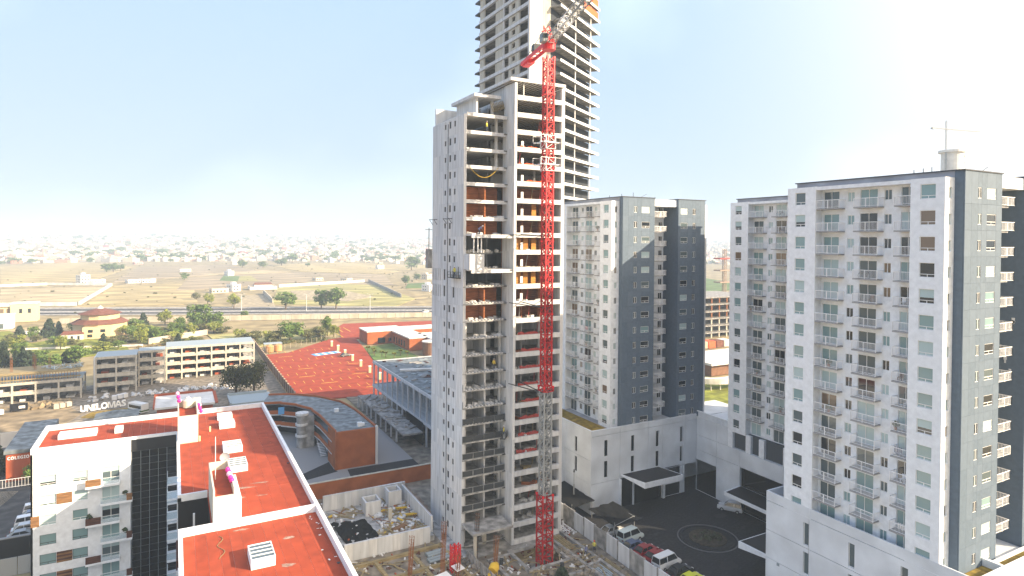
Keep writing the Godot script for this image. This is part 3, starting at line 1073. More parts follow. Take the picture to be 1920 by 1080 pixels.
# ---------- lattice work and cranes
func lattice(b: Buf, p: Vector3, q: Vector3, w: float, pitch: float, chord: float, lace: float):
	var f := (q - p).normalized()
	var up := Vector3.UP if abs(f.y) < .9 else Vector3.RIGHT
	var s := f.cross(up).normalized() * w / 2
	var u := s.cross(f).normalized() * w / 2
	var c := [s + u, s - u, -s - u, -s + u]
	for e in c: b.bar(p + e, q + e, chord)
	var k := maxi(1, int(round(p.distance_to(q) / pitch)))
	for i in k:
		var a := p.lerp(q, float(i) / k)
		var d := p.lerp(q, float(i + 1) / k)
		for j in 4:
			var e0: Vector3 = c[j]
			var e1: Vector3 = c[(j + 1) % 4]
			b.bar(a + e0, a + e1, lace)
			if i % 2 == 0: b.bar(a + e0, d + e1, lace)
			else: b.bar(a + e1, d + e0, lace)

func tower_crane():
	var x := 49.6
	var z := -80.6
	var t := thing("tower_crane", "tall red luffing tower crane with one grey mast stretch, before the unfinished tower", "tower crane", Vector3(x, -1, z))
	var spans := [[-1.0, 10.6, 1.75, "crane_red"], [10.6, 26.2, 1.3, "crane_grey"], [26.2, 27.0, 1.55, "crane_red"]]
	var y := 27.0
	while y < 76:
		spans.append([y, minf(y + 5.5, 77.5), 1.2, "crane_red"])
		y += 5.5
	for s in spans:
		var b := Buf.new()
		lattice(b, Vector3(x, s[0], z), Vector3(x, s[1], z), s[2], 1.2, .20, .115)
		part("mast_section", b, M[s[3] if s[3] != "crane_red" else ["crane_red", "crane_red_b", "crane_red_c"][rng.randi() % 3]], t)
		b = Buf.new()
		for e in [-.2, .2]: b.bar(Vector3(x + e, s[0], z - .25), Vector3(x + e, s[1], z - .25), .05)
		for i in int((s[1] - s[0]) / .5): b.bar(Vector3(x - .2, s[0] + i * .5, z - .25), Vector3(x + .2, s[0] + i * .5, z - .25), .03)
		part("ladder", b, M["steel_dark"], t)
		b = Buf.new()
		for q in [[-1, -1], [1, -1], [1, 1], [-1, 1]]: b.box(x + q[0] * s[2] / 2 - .14, s[1] - .3, z + q[1] * s[2] / 2 - .14, x + q[0] * s[2] / 2 + .14, s[1] + .02, z + q[1] * s[2] / 2 + .14)
		part("mast_joint", b, M[s[3]], t)
	for yy in [63.6, 60.3]:
		var b := Buf.new()
		for e in [-1.0, 1.0]:
			b.bar(Vector3(x - 1.9, yy, z + e), Vector3(x + 1.9, yy, z + e), .14); b.bar(Vector3(x + 1.5 * e, yy, z - 1.6), Vector3(x + 1.5 * e, yy, z + 1.6), .14)
			b.bar(Vector3(x - 1.9, yy + 1.0, z + e * 1.2), Vector3(x + 1.9, yy + 1.0, z + e * 1.2), .07)
			for i in 4: b.bar(Vector3(x - 1.9 + i * 1.26, yy, z + e * 1.2), Vector3(x - 1.9 + i * 1.26, yy + 1.0, z + e * 1.2), .06)
		lattice(b, Vector3(x, yy - .9, z), Vector3(x, yy + 1.2, z), 1.6, 1.05, .14, .07)
		part("climbing_collar", b, M["crane_white"], t)
	for q in [25.9, 38.8, 49.6]:
		var b := Buf.new()
		b.bar(Vector3(x - .5, q, z), Vector3(x - .6, q + .3, -87.6), .12); b.bar(Vector3(x + .5, q, z), Vector3(x + 3.2, q + .3, -87.6), .12); b.bar(Vector3(x - .4, q, z), Vector3(x - 2.6, q + .2, -87.7), .12)
		b.bar(Vector3(x - .9, q, z - .9), Vector3(x + .9, q, z - .9), .16)
		part("wall_tie", b, M["steel_dark"], t)
	# slewing unit, counter-jib to the back, luffing jib to the front
	var top := Vector3(x, 78.0, z)
	var d := Vector3(-.16, 0, .987)
	var s := Vector3(.987, 0, .16)
	var b := Buf.new()
	b.tube(top - Vector3(0, .5, 0), top + Vector3(0, .4, 0), 1.0, 1.0, 16)
	b.bar(top + Vector3(0, .7, 0) - s * .9, top + Vector3(0, .7, 0) + s * .9, 1.6, .5)
	part("slewing_ring", b, M["crane_red"], t)
	b = Buf.new()
	for e in [-.6, .6]: b.bar(top + s * e + Vector3(0, .5, 0), top - d * 10.5 + s * e + Vector3(0, .1, 0), .2, .55)
	for i in 7: b.bar(top - d * (1.5 * i + .8) - s * .6 + Vector3(0, .3, 0), top - d * (1.5 * i + .8) + s * .6 + Vector3(0, .3, 0), .14)
	var cj := part("counter_jib", b, M["crane_red"], t)
	b = Buf.new()
	for i in 3: b.bar(top - d * (7.6 + i * 1.0) - s * .55 + Vector3(0, -.1, 0), top - d * (7.6 + i * 1.0) + s * .55 + Vector3(0, -.1, 0), .8, .8)
	part("counterweight", b, M["crane_red"], cj)
	b = Buf.new()
	b.bar(top - d * 5.2 + Vector3(0, 1.3, 0) - s * .6, top - d * 5.2 + Vector3(0, 1.3, 0) + s * .6, 1.3, 1.0)
	b.tube(top - d * 8 + s * .5 + Vector3(0, 1, 0), top - d * 8 + s * .5 + Vector3(0, 3.0, 0), .06, .06, 6)
	part("winch", b, M["steel_dark"], cj)
	b = Buf.new()
	lattice(b, top + Vector3(0, 1, 0), top - d * 1.4 + Vector3(0, 3.2, 0), .9, 1.0, .13, .07)
	part("mast_head", b, M["crane_red"], t)
	b = Buf.new()
	var cab := top - s * 1.3 + d * .4 + Vector3(0, .9, 0)
	b.bar(cab, cab + d * 1.3, .8, 1.3)
	part("cab", b, M["crane_grey"], t)
	b = Buf.new()
	b.bar(cab + d * .8 + Vector3(0, .2, 0), cab + d * 1.33 + Vector3(0, .2, 0), .84, .7)
	part("cab_window", b, M["car_window"], t)
	var foot := top + d * 1.0 + Vector3(0, .9, 0)
	var dir := (d * cos(.16) + Vector3(0, sin(.16), 0))
	var cols := ["crane_grey", "crane_white", "crane_grey", "crane_grey", "crane_white", "crane_grey", "crane_red"]
	for i in 7:
		b = Buf.new()
		lattice(b, foot + dir * (i * 3.6), foot + dir * (i * 3.6 + 3.5), 1.1, 1.15, .13, .075)
		part("jib_section", b, M[cols[i]], t)
	b = Buf.new()
	b.tube(top - d * 1.4 + Vector3(0, 3.2, 0), foot + dir * 22, .04, .04, 5)
	b.tube(top - d * 1.4 + Vector3(0, 3.2, 0), top - d * 10 + Vector3(0, 1, 0), .05, .05, 5)
	part("stay_cable", b, M["steel_dark"], t)

	t = thing("mast_piece", "short spare red mast piece standing among rebar in the foundation", "crane part", Vector3(36.6, 0, -84.6))
	b = Buf.new()
	for e in [-.32, .42]: lattice(b, Vector3(36.6 + e, -.1, -84.6), Vector3(36.6 + e, 4.0, -84.6), .62, .7, .12, .08)
	part("lattice", b, M["crane_red"], t)

# ---------- the tall tower behind, still bare slabs
func tall_tower():
	var t := thing("high_rise_shell", "very tall concrete high rise shell with slanted white slab edges, rising out of frame", "high rise", Vector3(78, 0, -135))
	var dv := Vector3(sin(deg_to_rad(58)), 0, -cos(deg_to_rad(58)))
	var nv := Vector3(cos(deg_to_rad(58)), 0, sin(deg_to_rad(58)))
	var p0 := Vector3(75.9, 0, -122.5)
	var p1 := p0 + dv * 23.0
	var foot := PackedVector2Array([V(70.9, -149), V(70.9, -122.9), V(75.6, -122.9), V((p0 - nv * .8).x, (p0 - nv * .8).z), V((p1 - nv * .8).x, (p1 - nv * .8).z), V((p1 - nv * 20).x, (p1 - nv * 20).z), V(76, -160)])
	var b := Buf.new()
	var y_top := 117.0
	b.prism(PackedVector2Array([V(74.2, -146.5), V(74.2, -126), V(78, -126.5), V((p1 - nv * 5).x - 3, (p1 - nv * 5).z), V(86, -150)]), 0, y_top)
	part("core", b, M["concrete_old"], t)
	b = Buf.new()
	b.box(70.3, 0, -123.3, 73.6, y_top, -122.5)
	part("shear_wall", b, M["concrete_c"], t)
	b = Buf.new()
	b.box(73.6, 0, -123.4, 75.95, y_top, -122.7)
	part("shear_wall", b, M["concrete_warm"], t)
	for i in 36:
		var y := 102.0 + 3.1 * 4 - 3.1 * i
		if y < 3: break
		# left face: band, walls between dark openings
		b = Buf.new()
		b.box(70.3, y + .1, -149, 71.0, y + .9, -123.3)
		part("edge_band", b, M["concrete"], t)
		b = Buf.new()
		b.box(70.55, y + .95, -149, 70.9, y + 3.1, -146.4); b.box(70.55, y + .95, -140, 70.9, y + 3.1, -135.5)
		b.box(70.55, y + .95, -133.0, 70.9, y + 3.1, -131.5); b.box(70.55, y + .95, -129.8, 70.9, y + 3.1, -127.8); b.box(70.55, y + .95, -131.5, 70.9, y + 1.6, -129.8); b.box(70.55, y + 2.75, -131.5, 70.9, y + 3.1, -129.8)
		part("infill_wall", b, M["concrete_warm"], t)
		b = Buf.new()
		b.box(70.32, y + .95, -135.5, 70.7, y + 3.1, -135.2)
		part("pier", b, M["concrete_c"], t)
		b = Buf.new()
		b.prism(foot, y + .55, y + .85)
		part("floor_slab", b, M["concrete_old"], t)
		b = Buf.new()
		b.box(70.6, y + .1, -152.2, 73.5, y + .5, -149)
		part("balcony_slab", b, M["joint"], t)
		# slanted front: slab edge and a dark sheet set back for the unlit bays
		var q0 := p0 + nv * 2.5
		var a := q0 + dv * 23.4
		var ys := y + .1
		b = Buf.new()
		b.hexa([Vector3(p0.x, ys + .1, p0.z), Vector3(q0.x, ys + .1, q0.z), Vector3(a.x, ys + .1, a.z), Vector3(p1.x, ys + .1, p1.z), Vector3(p0.x, ys + .4, p0.z), Vector3(q0.x, ys + .4, q0.z), Vector3(a.x, ys + .4, a.z), Vector3(p1.x, ys + .4, p1.z)])
		var sl := part("balcony_slab", b, M["concrete_old"], t)
		b = Buf.new()
		b.bar(q0 + Vector3(0, ys + .25, 0), a + Vector3(0, ys + .25, 0), .16, .60)
		part("slab_edge", b, M["white"], sl)
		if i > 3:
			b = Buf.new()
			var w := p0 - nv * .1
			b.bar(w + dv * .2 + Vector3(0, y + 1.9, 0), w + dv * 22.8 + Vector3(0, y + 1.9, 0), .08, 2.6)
			part("dark_void_sheet", b, M["dark_void_sheet"], t)  # dark sheet across the bay, its colour painted as the unlit interior
			if i > 14:
				for j in 4:
					var e := w + dv * (1.2 + j * 2.0) + nv * .06
					b = Buf.new()
					b.bar(e + Vector3(0, y + 1.9, 0), e + dv * (.9 if j % 2 == 0 else .4) + Vector3(0, y + 1.9, 0), .06, 1.9)
					part("window_blind", b, M["pane_blind"], t)
		else:
			b = Buf.new()
			b.bar(p0 + dv * 14 + nv * 2.2 + Vector3(0, y + 1.6, 0), p0 + dv * 23 + nv * 2.2 + Vector3(0, y + 1.6, 0), .06, 2.1)
			part("safety_net", b, M["net_orange"], t)
	for s in [9.5, 18.8]:
		b = Buf.new()
		b.tube(p0 + dv * s + nv * 1.9, p0 + dv * s + nv * 1.9 + Vector3(0, y_top, 0), .16, .16, 8)
		part("drop_pipe", b, M["crane_white"], t)
	b = Buf.new()
	for i in 14: b.box(71.2, 60 + i * 2.0, -151.2, 71.3, 60.1 + i * 2.0, -149.5)
	part("scaffold", b, M["steel_pipe"], t)

# ---------- the white flats with red roofs, lower left
func red_roof_flats():
	var t := thing("red_roof_flats", "white flats with red roofs, timber coloured panels and a black glazed stairwell, lower left", "apartment building", Vector3(0, 0, -100))
	var top := 18.8
	var b := Buf.new()
	b.box(-17.5, -9, -122.3, -5.7, 18.0, -110.1); b.box(-5.7, -9, -122.3, 0.7, 18.0, -112.3); b.box(.75, -9, -122.3, 14.4, 18.0, -82.7); b.box(3.9, -9, -82.7, 14.4, 18.0, -72.8); b.box(.75, -9, -72.8, 14.4, 18.0, -40)
	part("core", b, M["cream"], t)
	# long faces
	b = Buf.new()
	b.box(14.4, -9, -122.5, 14.6, 18.0, -40)
	b.box(-17.74, -9, -122.5, -17.5, 18.0, -109.8)
	b.box(-17.5, 0, -122.5, 14.4, 18.0, -122.3)
	part("outer_wall", b, M["white"], t)
	# street front with its windows
	var rows := []
	for k in 8: rows.append(14.75 + .05 - 2.82 * k)
	var holes := []
	var floors := [[-14.72, 2, -12.9, 0], [-14.72, 1, -12.85, 1], [-17.74, 1, -16.6, 1], [0, 0, 0, 0], [-14.80, 1, -12.85, 1], [-14.80, 1, -12.85, 1], [0, 0, 0, 0]]
	for k in 8:
		var yb: float = rows[k] - 1.55
		for q in [[-16.72, 1.93], [-12.85, 1.86]]:
			holes.append(Rect2(q[0] + 17.74, yb + 9.0, q[1], 1.55))
		holes.append(Rect2(-9.25 + 17.74, rows[k] - 2.15 + 9.0, 2.22, 2.2))
	b = Buf.new()
	b.wall(Vector3(-17.74, -9, -109.8), Vector3.RIGHT, Vector3.UP, 12.1, 27.0, holes, .16)
	b.quad(Vector3(-5.64, -9, -109.8), Vector3(-5.64, -9, -112), Vector3(-5.64, 18, -112), Vector3(-5.64, 18, -109.8))
	part("front_wall", b, M["white"], t)
	for k in 8:
		var y: float = rows[k]
		if y - 1.55 > -8.0:
			window(t, "window", Vector3(-15.755, y - .775, -109.96), 1.93, 1.55, 0, "hopper", ["pane_blind", "pane_blind", "pane_blind", "pane_teal", "pane_teal", "pane_teal"][mini(k, 5)], "frame_dark" if k > 2 else "frame_white")
			window(t, "window", Vector3(-11.92, y - .775, -109.96), 1.86, 1.55, 0, "hopper", ["pane_mid", "pane_blind", "pane_teal", "pane_teal", "pane_teal", "pane_teal"][mini(k, 5)], "frame_dark" if k > 2 else "frame_white", .7 if k == 0 else 0.0)
			if k < 2:
				b = Buf.new()
				b.box(-16.67, y - 1.5 + .1, -109.94, -14.87, y - (1.0 if k == 0 else 1.3), -109.925)
				part("dark_pane", b, M["pane_dark"], t)
		window(t, "balcony_door", Vector3(-8.14, y - 1.05, -109.96), 2.22, 2.2, 0, "pair", ["pane_mid", "pane_blind", "pane_dark", "pane_teal", "pane_mid", "pane_teal", "pane_teal", "pane_mid"][k], "frame_white", .35 if k % 2 == 0 else 0.0)
	for q in [[-14.74, 1, -12.88], [-17.73, 2, -16.75], [-14.74, 4, -12.88], [-14.74, 5, -12.88]]:
		var y: float = rows[q[1]]
		for i in 6:
			b = Buf.new()
			b.box(q[0], y - 1.55 + i * .26, -109.8, q[2], y - 1.55 + i * .26 + .25, -109.765 + .008 * (i % 2))
			part("timber_board", b, M["wood" if (i + q[1]) % 2 == 0 else "wood_dark" if q[1] > 2 else "wood"], t)
	for k in 8:
		var y: float = rows[k] - 2.2
		if y < -7.5: continue
		var wide := k % 2 == 1
		var x0 := -9.4 if wide else -11.2
		var x1 := -5.35 if wide else -6.95
		b = Buf.new()
		b.box(x0, y - .3, -109.79, x1, y, -108.55)
		var bal := part("balcony", b, M["white"], t)
		b = Buf.new()
		if wide: b.box(x1 - .75, y, -108.72, x1 - .02, y + 1.0, -108.6)
		else: b.box(x0 + .02, y, -108.72, x0 + 1.9, y + 1.0, -108.6)
		part("timber_panel", b, M["wood" if k < 2 else "wood_dark"], bal)
		b = Buf.new()
		b.box(x0 + (.05 if wide else 1.95), y + .05, -108.66, x1 - (.8 if wide else .05), y + .95, -108.64)
		part("glass_guard", b, M["rail_glass"], bal)
		b = Buf.new()
		b.bar(Vector3(x0 + (.05 if wide else 1.95), y + .98, -108.65), Vector3(x1 - (.8 if wide else .05), y + .98, -108.65), .05)
		part("handrail", b, M["frame_white"], bal)
		if k in [1, 2, 3]:
			b = Buf.new()
			leaf_ball(b, Vector3(x1 - .9 if wide else x0 + .5, y + 1.1, -109.0), .4, 30, .2, Color(.03, .05, .02))
			part("balcony_plant", b, M["leaf"], bal)
	# black glazed stairwell
	b = Buf.new()
	b.box(-5.64, -9, -112.2, .5, 16.2, -112.0)
	part("stair_glass", b, M["glass_black"], t)
	b = Buf.new()
	b.box(-5.64, 16.2, -112.3, .5, 18.0, -111.2)
	part("black_band", b, M["panel_black"], t)
	for k in 23:
		b = Buf.new()
		b.box(-5.62, -7.38 + k * 1.06, -111.99, .48, -7.33 + k * 1.06, -111.92)
		part("glazing_bar", b, M["steel_rail"], t)
	for k in 5:
		b = Buf.new()
		b.box(-5.6 + k * 1.18, -9, -111.99, -5.54 + k * 1.18, 16.2, -111.9)
		part("mullion", b, M["steel_pipe"], t)
	# court side with small balconies
	b = Buf.new()
	b.box(.55, -9, -111.2, .75, 18.0, -82.7)
	part("court_wall", b, M["white"], t)
	for k in 8:
		var y := 13.0 - 2.82 * k
		for z in [-106.5, -100.5]:
			b = Buf.new()
			b.box(-.75, y - .25, z, .55, y, z + 3.0)
			var bal := part("balcony", b, M["white"], t)
			b = Buf.new()
			b.box(-.72, y, z + .05, -.70, y + .95, z + 2.95); b.box(-.72, y, z + 2.93, .5, y + .95, z + 2.95)
			part("glass_guard", b, M["rail_glass"], bal)
			b = Buf.new()
			b.bar(Vector3(-.71, y + .97, z + .05), Vector3(-.71, y + .97, z + 2.95), .05); b.bar(Vector3(-.71, y + .97, z + 2.95), Vector3(.5, y + .97, z + 2.95), .05)
			part("handrail", b, M["frame_white"], bal)
			window(t, "balcony_door", Vector3(.54, y + 1.1, z + 1.5), 2.2, 2.1, -PI / 2, "pair", pick_glass())
	# notch with the black wall
	b = Buf.new()
	b.box(.5, -9, -82.7, 3.9, 18.0, -82.5); b.box(3.75, -9, -82.5, 3.9, 18.0, -72.9)
	part("black_wall", b, M["panel_black"], t)
	b = Buf.new()
	b.box(.3, 12.6, -82.4, 3.75, 13.6, -77.0)
	part("timber_panel", b, M["wood_dark"], t)
	b = Buf.new()
	b.box(2.0, 12.6, -80, 2.2, 17.4, -79.8); b.box(.3, 12.2, -82.4, 3.75, 12.6, -76.8)
	part("notch_slab", b, M["white"], t)
	for i in 4:
		window(t, "window", Vector3(.46, 14.6 - 2.82 * i, -70), 2.6, 1.9, -PI / 2, "pair", "pane_mid")
	# parapets
	b = Buf.new()
	for q in [[-17.74, -122.5, 14.6, -122.1], [-17.74, -122.1, -17.36, -110.15], [-17.74, -110.15, -5.64, -109.8], [14.2, -122.1, 14.6, -40], [.46, -111.2, .85, -82.5], [.46, -82.75, 3.6, -82.5], [.46, -72.9, 14.2, -72.5], [.46, -72.5, .85, -40], [-5.64, -111.4, .46, -111.2], [-5.9, -111.2, -5.64, -110.15]]:
		b.box(q[0], 18.0, q[1], q[2], top - (.35 if q[1] > -111.5 and q[1] < -111 else 0.0), q[3])
	part("parapet", b, M["white"], t)
	# red waterproofing laid in strips
	var i := 0
	for q in [[-17.36, -122.1, -5.64, -110.15, 1.4], [-5.64, -122.1, .85, -111.4, 1.1], [.85, -122.1, 14.2, -82.75, 1.35], [3.6, -82.75, 14.2, -72.9, 1.35], [.85, -72.5, 14.2, -40, 1.08]]:
		var x: float = q[0]
		while x < q[2] - .02:
			var w := minf(q[4], q[2] - x)
			b = Buf.new()
			b.box(x + .008, 18.0, q[1] + .01, x + w - .008, 18.02 + .006 * (i % 3), q[3] - .01)
			part("roofing_strip", b, M[["roof_red", "roof_red_b", "roof_red_c"][rng.randi() % 3]], t)
			x += w
			i += 1
	# stair heads
	for q in [[.62, -112.9, 3.35, -105.65, 22.85], [3.75, -82.9, 5.95, -73.3, 22.0]]:
		b = Buf.new()
		b.box(q[0], 18.0, q[1], q[2], q[4] - 1.0, q[3])
		var h := part("stair_head", b, M["cream"], t)
		b = Buf.new()
		b.box(q[0], q[4] - 1.0, q[1], q[0] + .18, q[4], q[3]); b.box(q[2] - .18, q[4] - 1.0, q[1], q[2], q[4], q[3]); b.box(q[0] + .18, q[4] - 1.0, q[1], q[2] - .18, q[4], q[1] + .18); b.box(q[0] + .18, q[4] - 1.0, q[3] - .2, q[2] - .18, q[4] - .7, q[3])
		part("parapet", b, M["cream"], h)
		b = Buf.new()
		b.box(q[0] + .18, q[4] - 1.0, q[1] + .18, q[2] - .18, q[4] - .97, q[3] - .2)
		part("roofing", b, M["roof_red_b"], h)
	b = Buf.new()
	b.box(5.95, 18, -81.4, 6.6, 20.6, -74.0)
	part("stair_side", b, M["white"], t)
	for q in [[5.2, -110.6], [3.55, -106.0], [6.3, -75.4]]:
		b = Buf.new()
		b.box(q[0] - .12, 18, q[1], q[0] + .12, 18.8, q[1] + .25)
		part("gas_meter", b, M["stucco_yellow"], t)
	# skylights: white kerb, glazing on bars
	for q in [[6.6, -118.2, 8.9, -116.3, .85], [6.6, -113.5, 8.9, -110.9, .85], [6.35, -101.0, 8.85, -97.9, .95], [6.4, -92.8, 8.75, -89.5, .95], [6.39, -65.5, 8.55, -62.35, 1.0], [-15.4, -118.3, -10.5, -116.0, .7], [-8.1, -117.6, -7.0, -115.9, .8]]:
		b = Buf.new()
		b.box(q[0], 18.0, q[1], q[2], 18.0 + q[4] - .12, q[3])
		var s := part("skylight", b, M["white"], t)
		b = Buf.new()
		b.box(q[0] + .1, 17.88 + q[4], q[1] + .1, q[2] - .1, 17.93 + q[4], q[3] - .1)
		part("glazing", b, M["pane_mid"], s)
		for j in 5:
			b = Buf.new()
			var z: float = lerpf(q[1], q[3] - .09, j / 4.0)
			b.box(q[0], 17.88 + q[4], z, q[2], 18.0 + q[4], z + .09)
			part("glazing_bar", b, M["white"], s)
		b = Buf.new()
		b.box(q[0], 17.885 + q[4], q[1] + .02, q[0] + .1, 17.995 + q[4], q[3] - .02); b.box(q[2] - .1, 17.885 + q[4], q[1] + .02, q[2], 17.995 + q[4], q[3] - .02)
		part("frame", b, M["white"], s)
	b = Buf.new()
	b.tube(Vector3(4.3, 21.0, -79.5), Vector3(4.3, 26.0, -79.5), .05, .04, 6)
	part("aerial_pole", b, M["frame_white"], t)
	b = Buf.new()
	for j in 12: b.tube(Vector3(4.2 + .3 * sin(j * .9), 18.06, -71.0 + j * .42), Vector3(4.2 + .3 * sin(j * .9 + .9), 18.06, -70.58 + j * .42), .035, .035, 5)
	part("hose", b, M["wood_pale"], t)
	b = Buf.new()
	for j in 12:
		var p := Vector3(13.0 + rng.randf() * 1.0, 18.05, -72 + rng.randf() * 18)
		b.tbox(Basis(Vector3.UP, rng.randf() * 3), p, Vector3(.1 + rng.randf() * .2, .03, .05 + rng.randf() * .1))
	part("roof_litter", b, M["paint_white"], t).set_meta("kind", "stuff")
	for q in [[7.6, -83.6, 1.6, .25], [9.6, -84.4, 1.1, .18], [6.9, -80.5, .9, .2], [9.4, -80.2, .8, .16], [3.0, -84.0, .8, .5], [9.6, -61.8, .6, .4], [6.4, -71.6, .7, .25], [10.5, -67.5, .5, .3]]:
		var pts := PackedVector2Array()
		for j in 13:
			var a := TAU * j / 13
			var rr: float = .55 + .75 * rng.randf()
			pts.append(V(q[0] + cos(a) * rr * q[2], q[1] + sin(a) * rr * q[3] + cos(a) * q[2] * .12))
		b = Buf.new()
		b.prism(pts, 18.03, 18.037)
		part("pale_scuff", b, M["stain"], t)
	for q in [[13.9, -90], [13.9, -105], [13.9, -60]]:
		b = Buf.new()
		b.tube(Vector3(q[0], 18.02, q[1]), Vector3(q[0], 18.08, q[1]), .16, .16, 10)
		part("roof_drain", b, M["steel_dark"], t)
	# dish, tank, pink balloons
	var d := thing("satellite_dish", "cream round satellite dish behind the flat roof stair head, next to a skylight", "satellite dish", Vector3(5.6, 21.0, -84.6))
	b = Buf.new()
	for j in 16:
		var a := TAU * j / 16
		var e := TAU * (j + 1) / 16
		for r in 3:
			var r0 := r * .35
			var r1 := r * .35 + .35
			var f := func(aa, rr): return Vector3(cos(aa) * rr * .55, sin(aa) * rr * .55 + .9, rr * rr * .15)
			b.quad(f.call(a, r0), f.call(e, r0), f.call(e, r1), f.call(a, r1)) if r > 0 else b.tri(f.call(a, 0.0), f.call(e, r1), f.call(a, r1))
	part("reflector", b, M["parapet_grey"], d, false)
	b = Buf.new()
	b.tube(Vector3(0, -3.0, 0), Vector3(0, .9, -.05), .05, .05, 6); b.tube(Vector3(0, .1, .2), Vector3(0, .9, .9), .03, .03, 5)
	part("mount", b, M["crane_grey"], d, false)
	d = thing("water_tank", "cream rooftop water tank between pink balloons at the far end of the red roofs", "water tank", Vector3(2.4, 22.0, -112.0))
	b = Buf.new()
	b.tube(Vector3(-.3, 0, .3), Vector3(-.3, 1.1, .3), .75, .75, 16); b.tube(Vector3(-.3, 1.1, .3), Vector3(-.3, 1.4, .3), .75, .3, 16); b.box(.45, 0, -.2, 1.5, 1.3, .3)
	part("shell", b, M["cream"], d, false)
	b = Buf.new()
	b.tube(Vector3(-.3, 1.4, .3), Vector3(-.3, 1.55, .3), .28, .28, 12)
	part("lid", b, M["white"], d, false)
	d = thing("balloon_garland", "string of pink and white balloons on the stair head mid roof", "balloons", Vector3(5.55, 21.9, -77))
	balloons(d, [[0, .25, -2.0, 0], [.12, .15, -1.2, 0], [.05, .2, -.6, 1], [.15, .15, 0, 1], [.1, .2, .7, 0], [.2, .1, 1.3, 0]])
	d = thing("balloon_garland", "pink balloons left of the rooftop water tank", "balloons", Vector3(.7, 22.9, -111.5))
	balloons(d, [[0, .9, 0, 0], [.1, .35, .3, 0], [-.1, 1.4, -.3, 1], [.2, .1, -.6, 1]])
	d = thing("balloon_garland", "pink balloons right of the rooftop water tank", "balloons", Vector3(3.5, 22.0, -110))
	balloons(d, [[0, .6, 0, 0], [.2, .1, .3, 0], [.35, -.3, .7, 0], [.2, .35, -.7, 1]])
	for q in [[12.6, -71.2], [12.9, -68.5], [12.7, -61.0]]: pass

func balloons(d: Node3D, spots: Array):
	for q in spots:
		var b := Buf.new()
		ball(b, Vector3(q[0], q[1], q[2]), Vector3(.28, .31, .28), 12, 8)
		part("balloon", b, M["pink" if q[3] == 0 else "pink_pale"], d, false)

func ball(b: Buf, at: Vector3, r: Vector3, k := 10, m := 6):
	var f := func(i, j):
		var a: float = TAU * i / k
		var e: float = PI * j / m - PI / 2
		return at + Vector3(cos(a) * cos(e), sin(e), -sin(a) * cos(e)) * r
	for i in k:
		for j in m: b.quad(f.call(i, j), f.call(i + 1, j), f.call(i + 1, j + 1), f.call(i, j + 1))

# ---------- school, frames and other buildings behind
func bow(k: int, n: int, inner: bool) -> Vector2:   # the curved school block: from the brick end wall round to the far wing
	var pts := [V(34.5, -133.6), V(34.3, -140), V(34.0, -148), V(33.0, -156), V(29.5, -163), V(25.0, -167.5), V(20.5, -169)]
	var u := float(k) / n * (pts.size() - 1)
	var i := mini(int(u), pts.size() - 2)
	var p: Vector2 = pts[i].lerp(pts[i + 1], u - i)
	var d: Vector2 = (pts[i + 1] - pts[i]).normalized()
	return p + Vector2(-d.y, d.x) * (4.3 if inner else -4.3) * -1.0

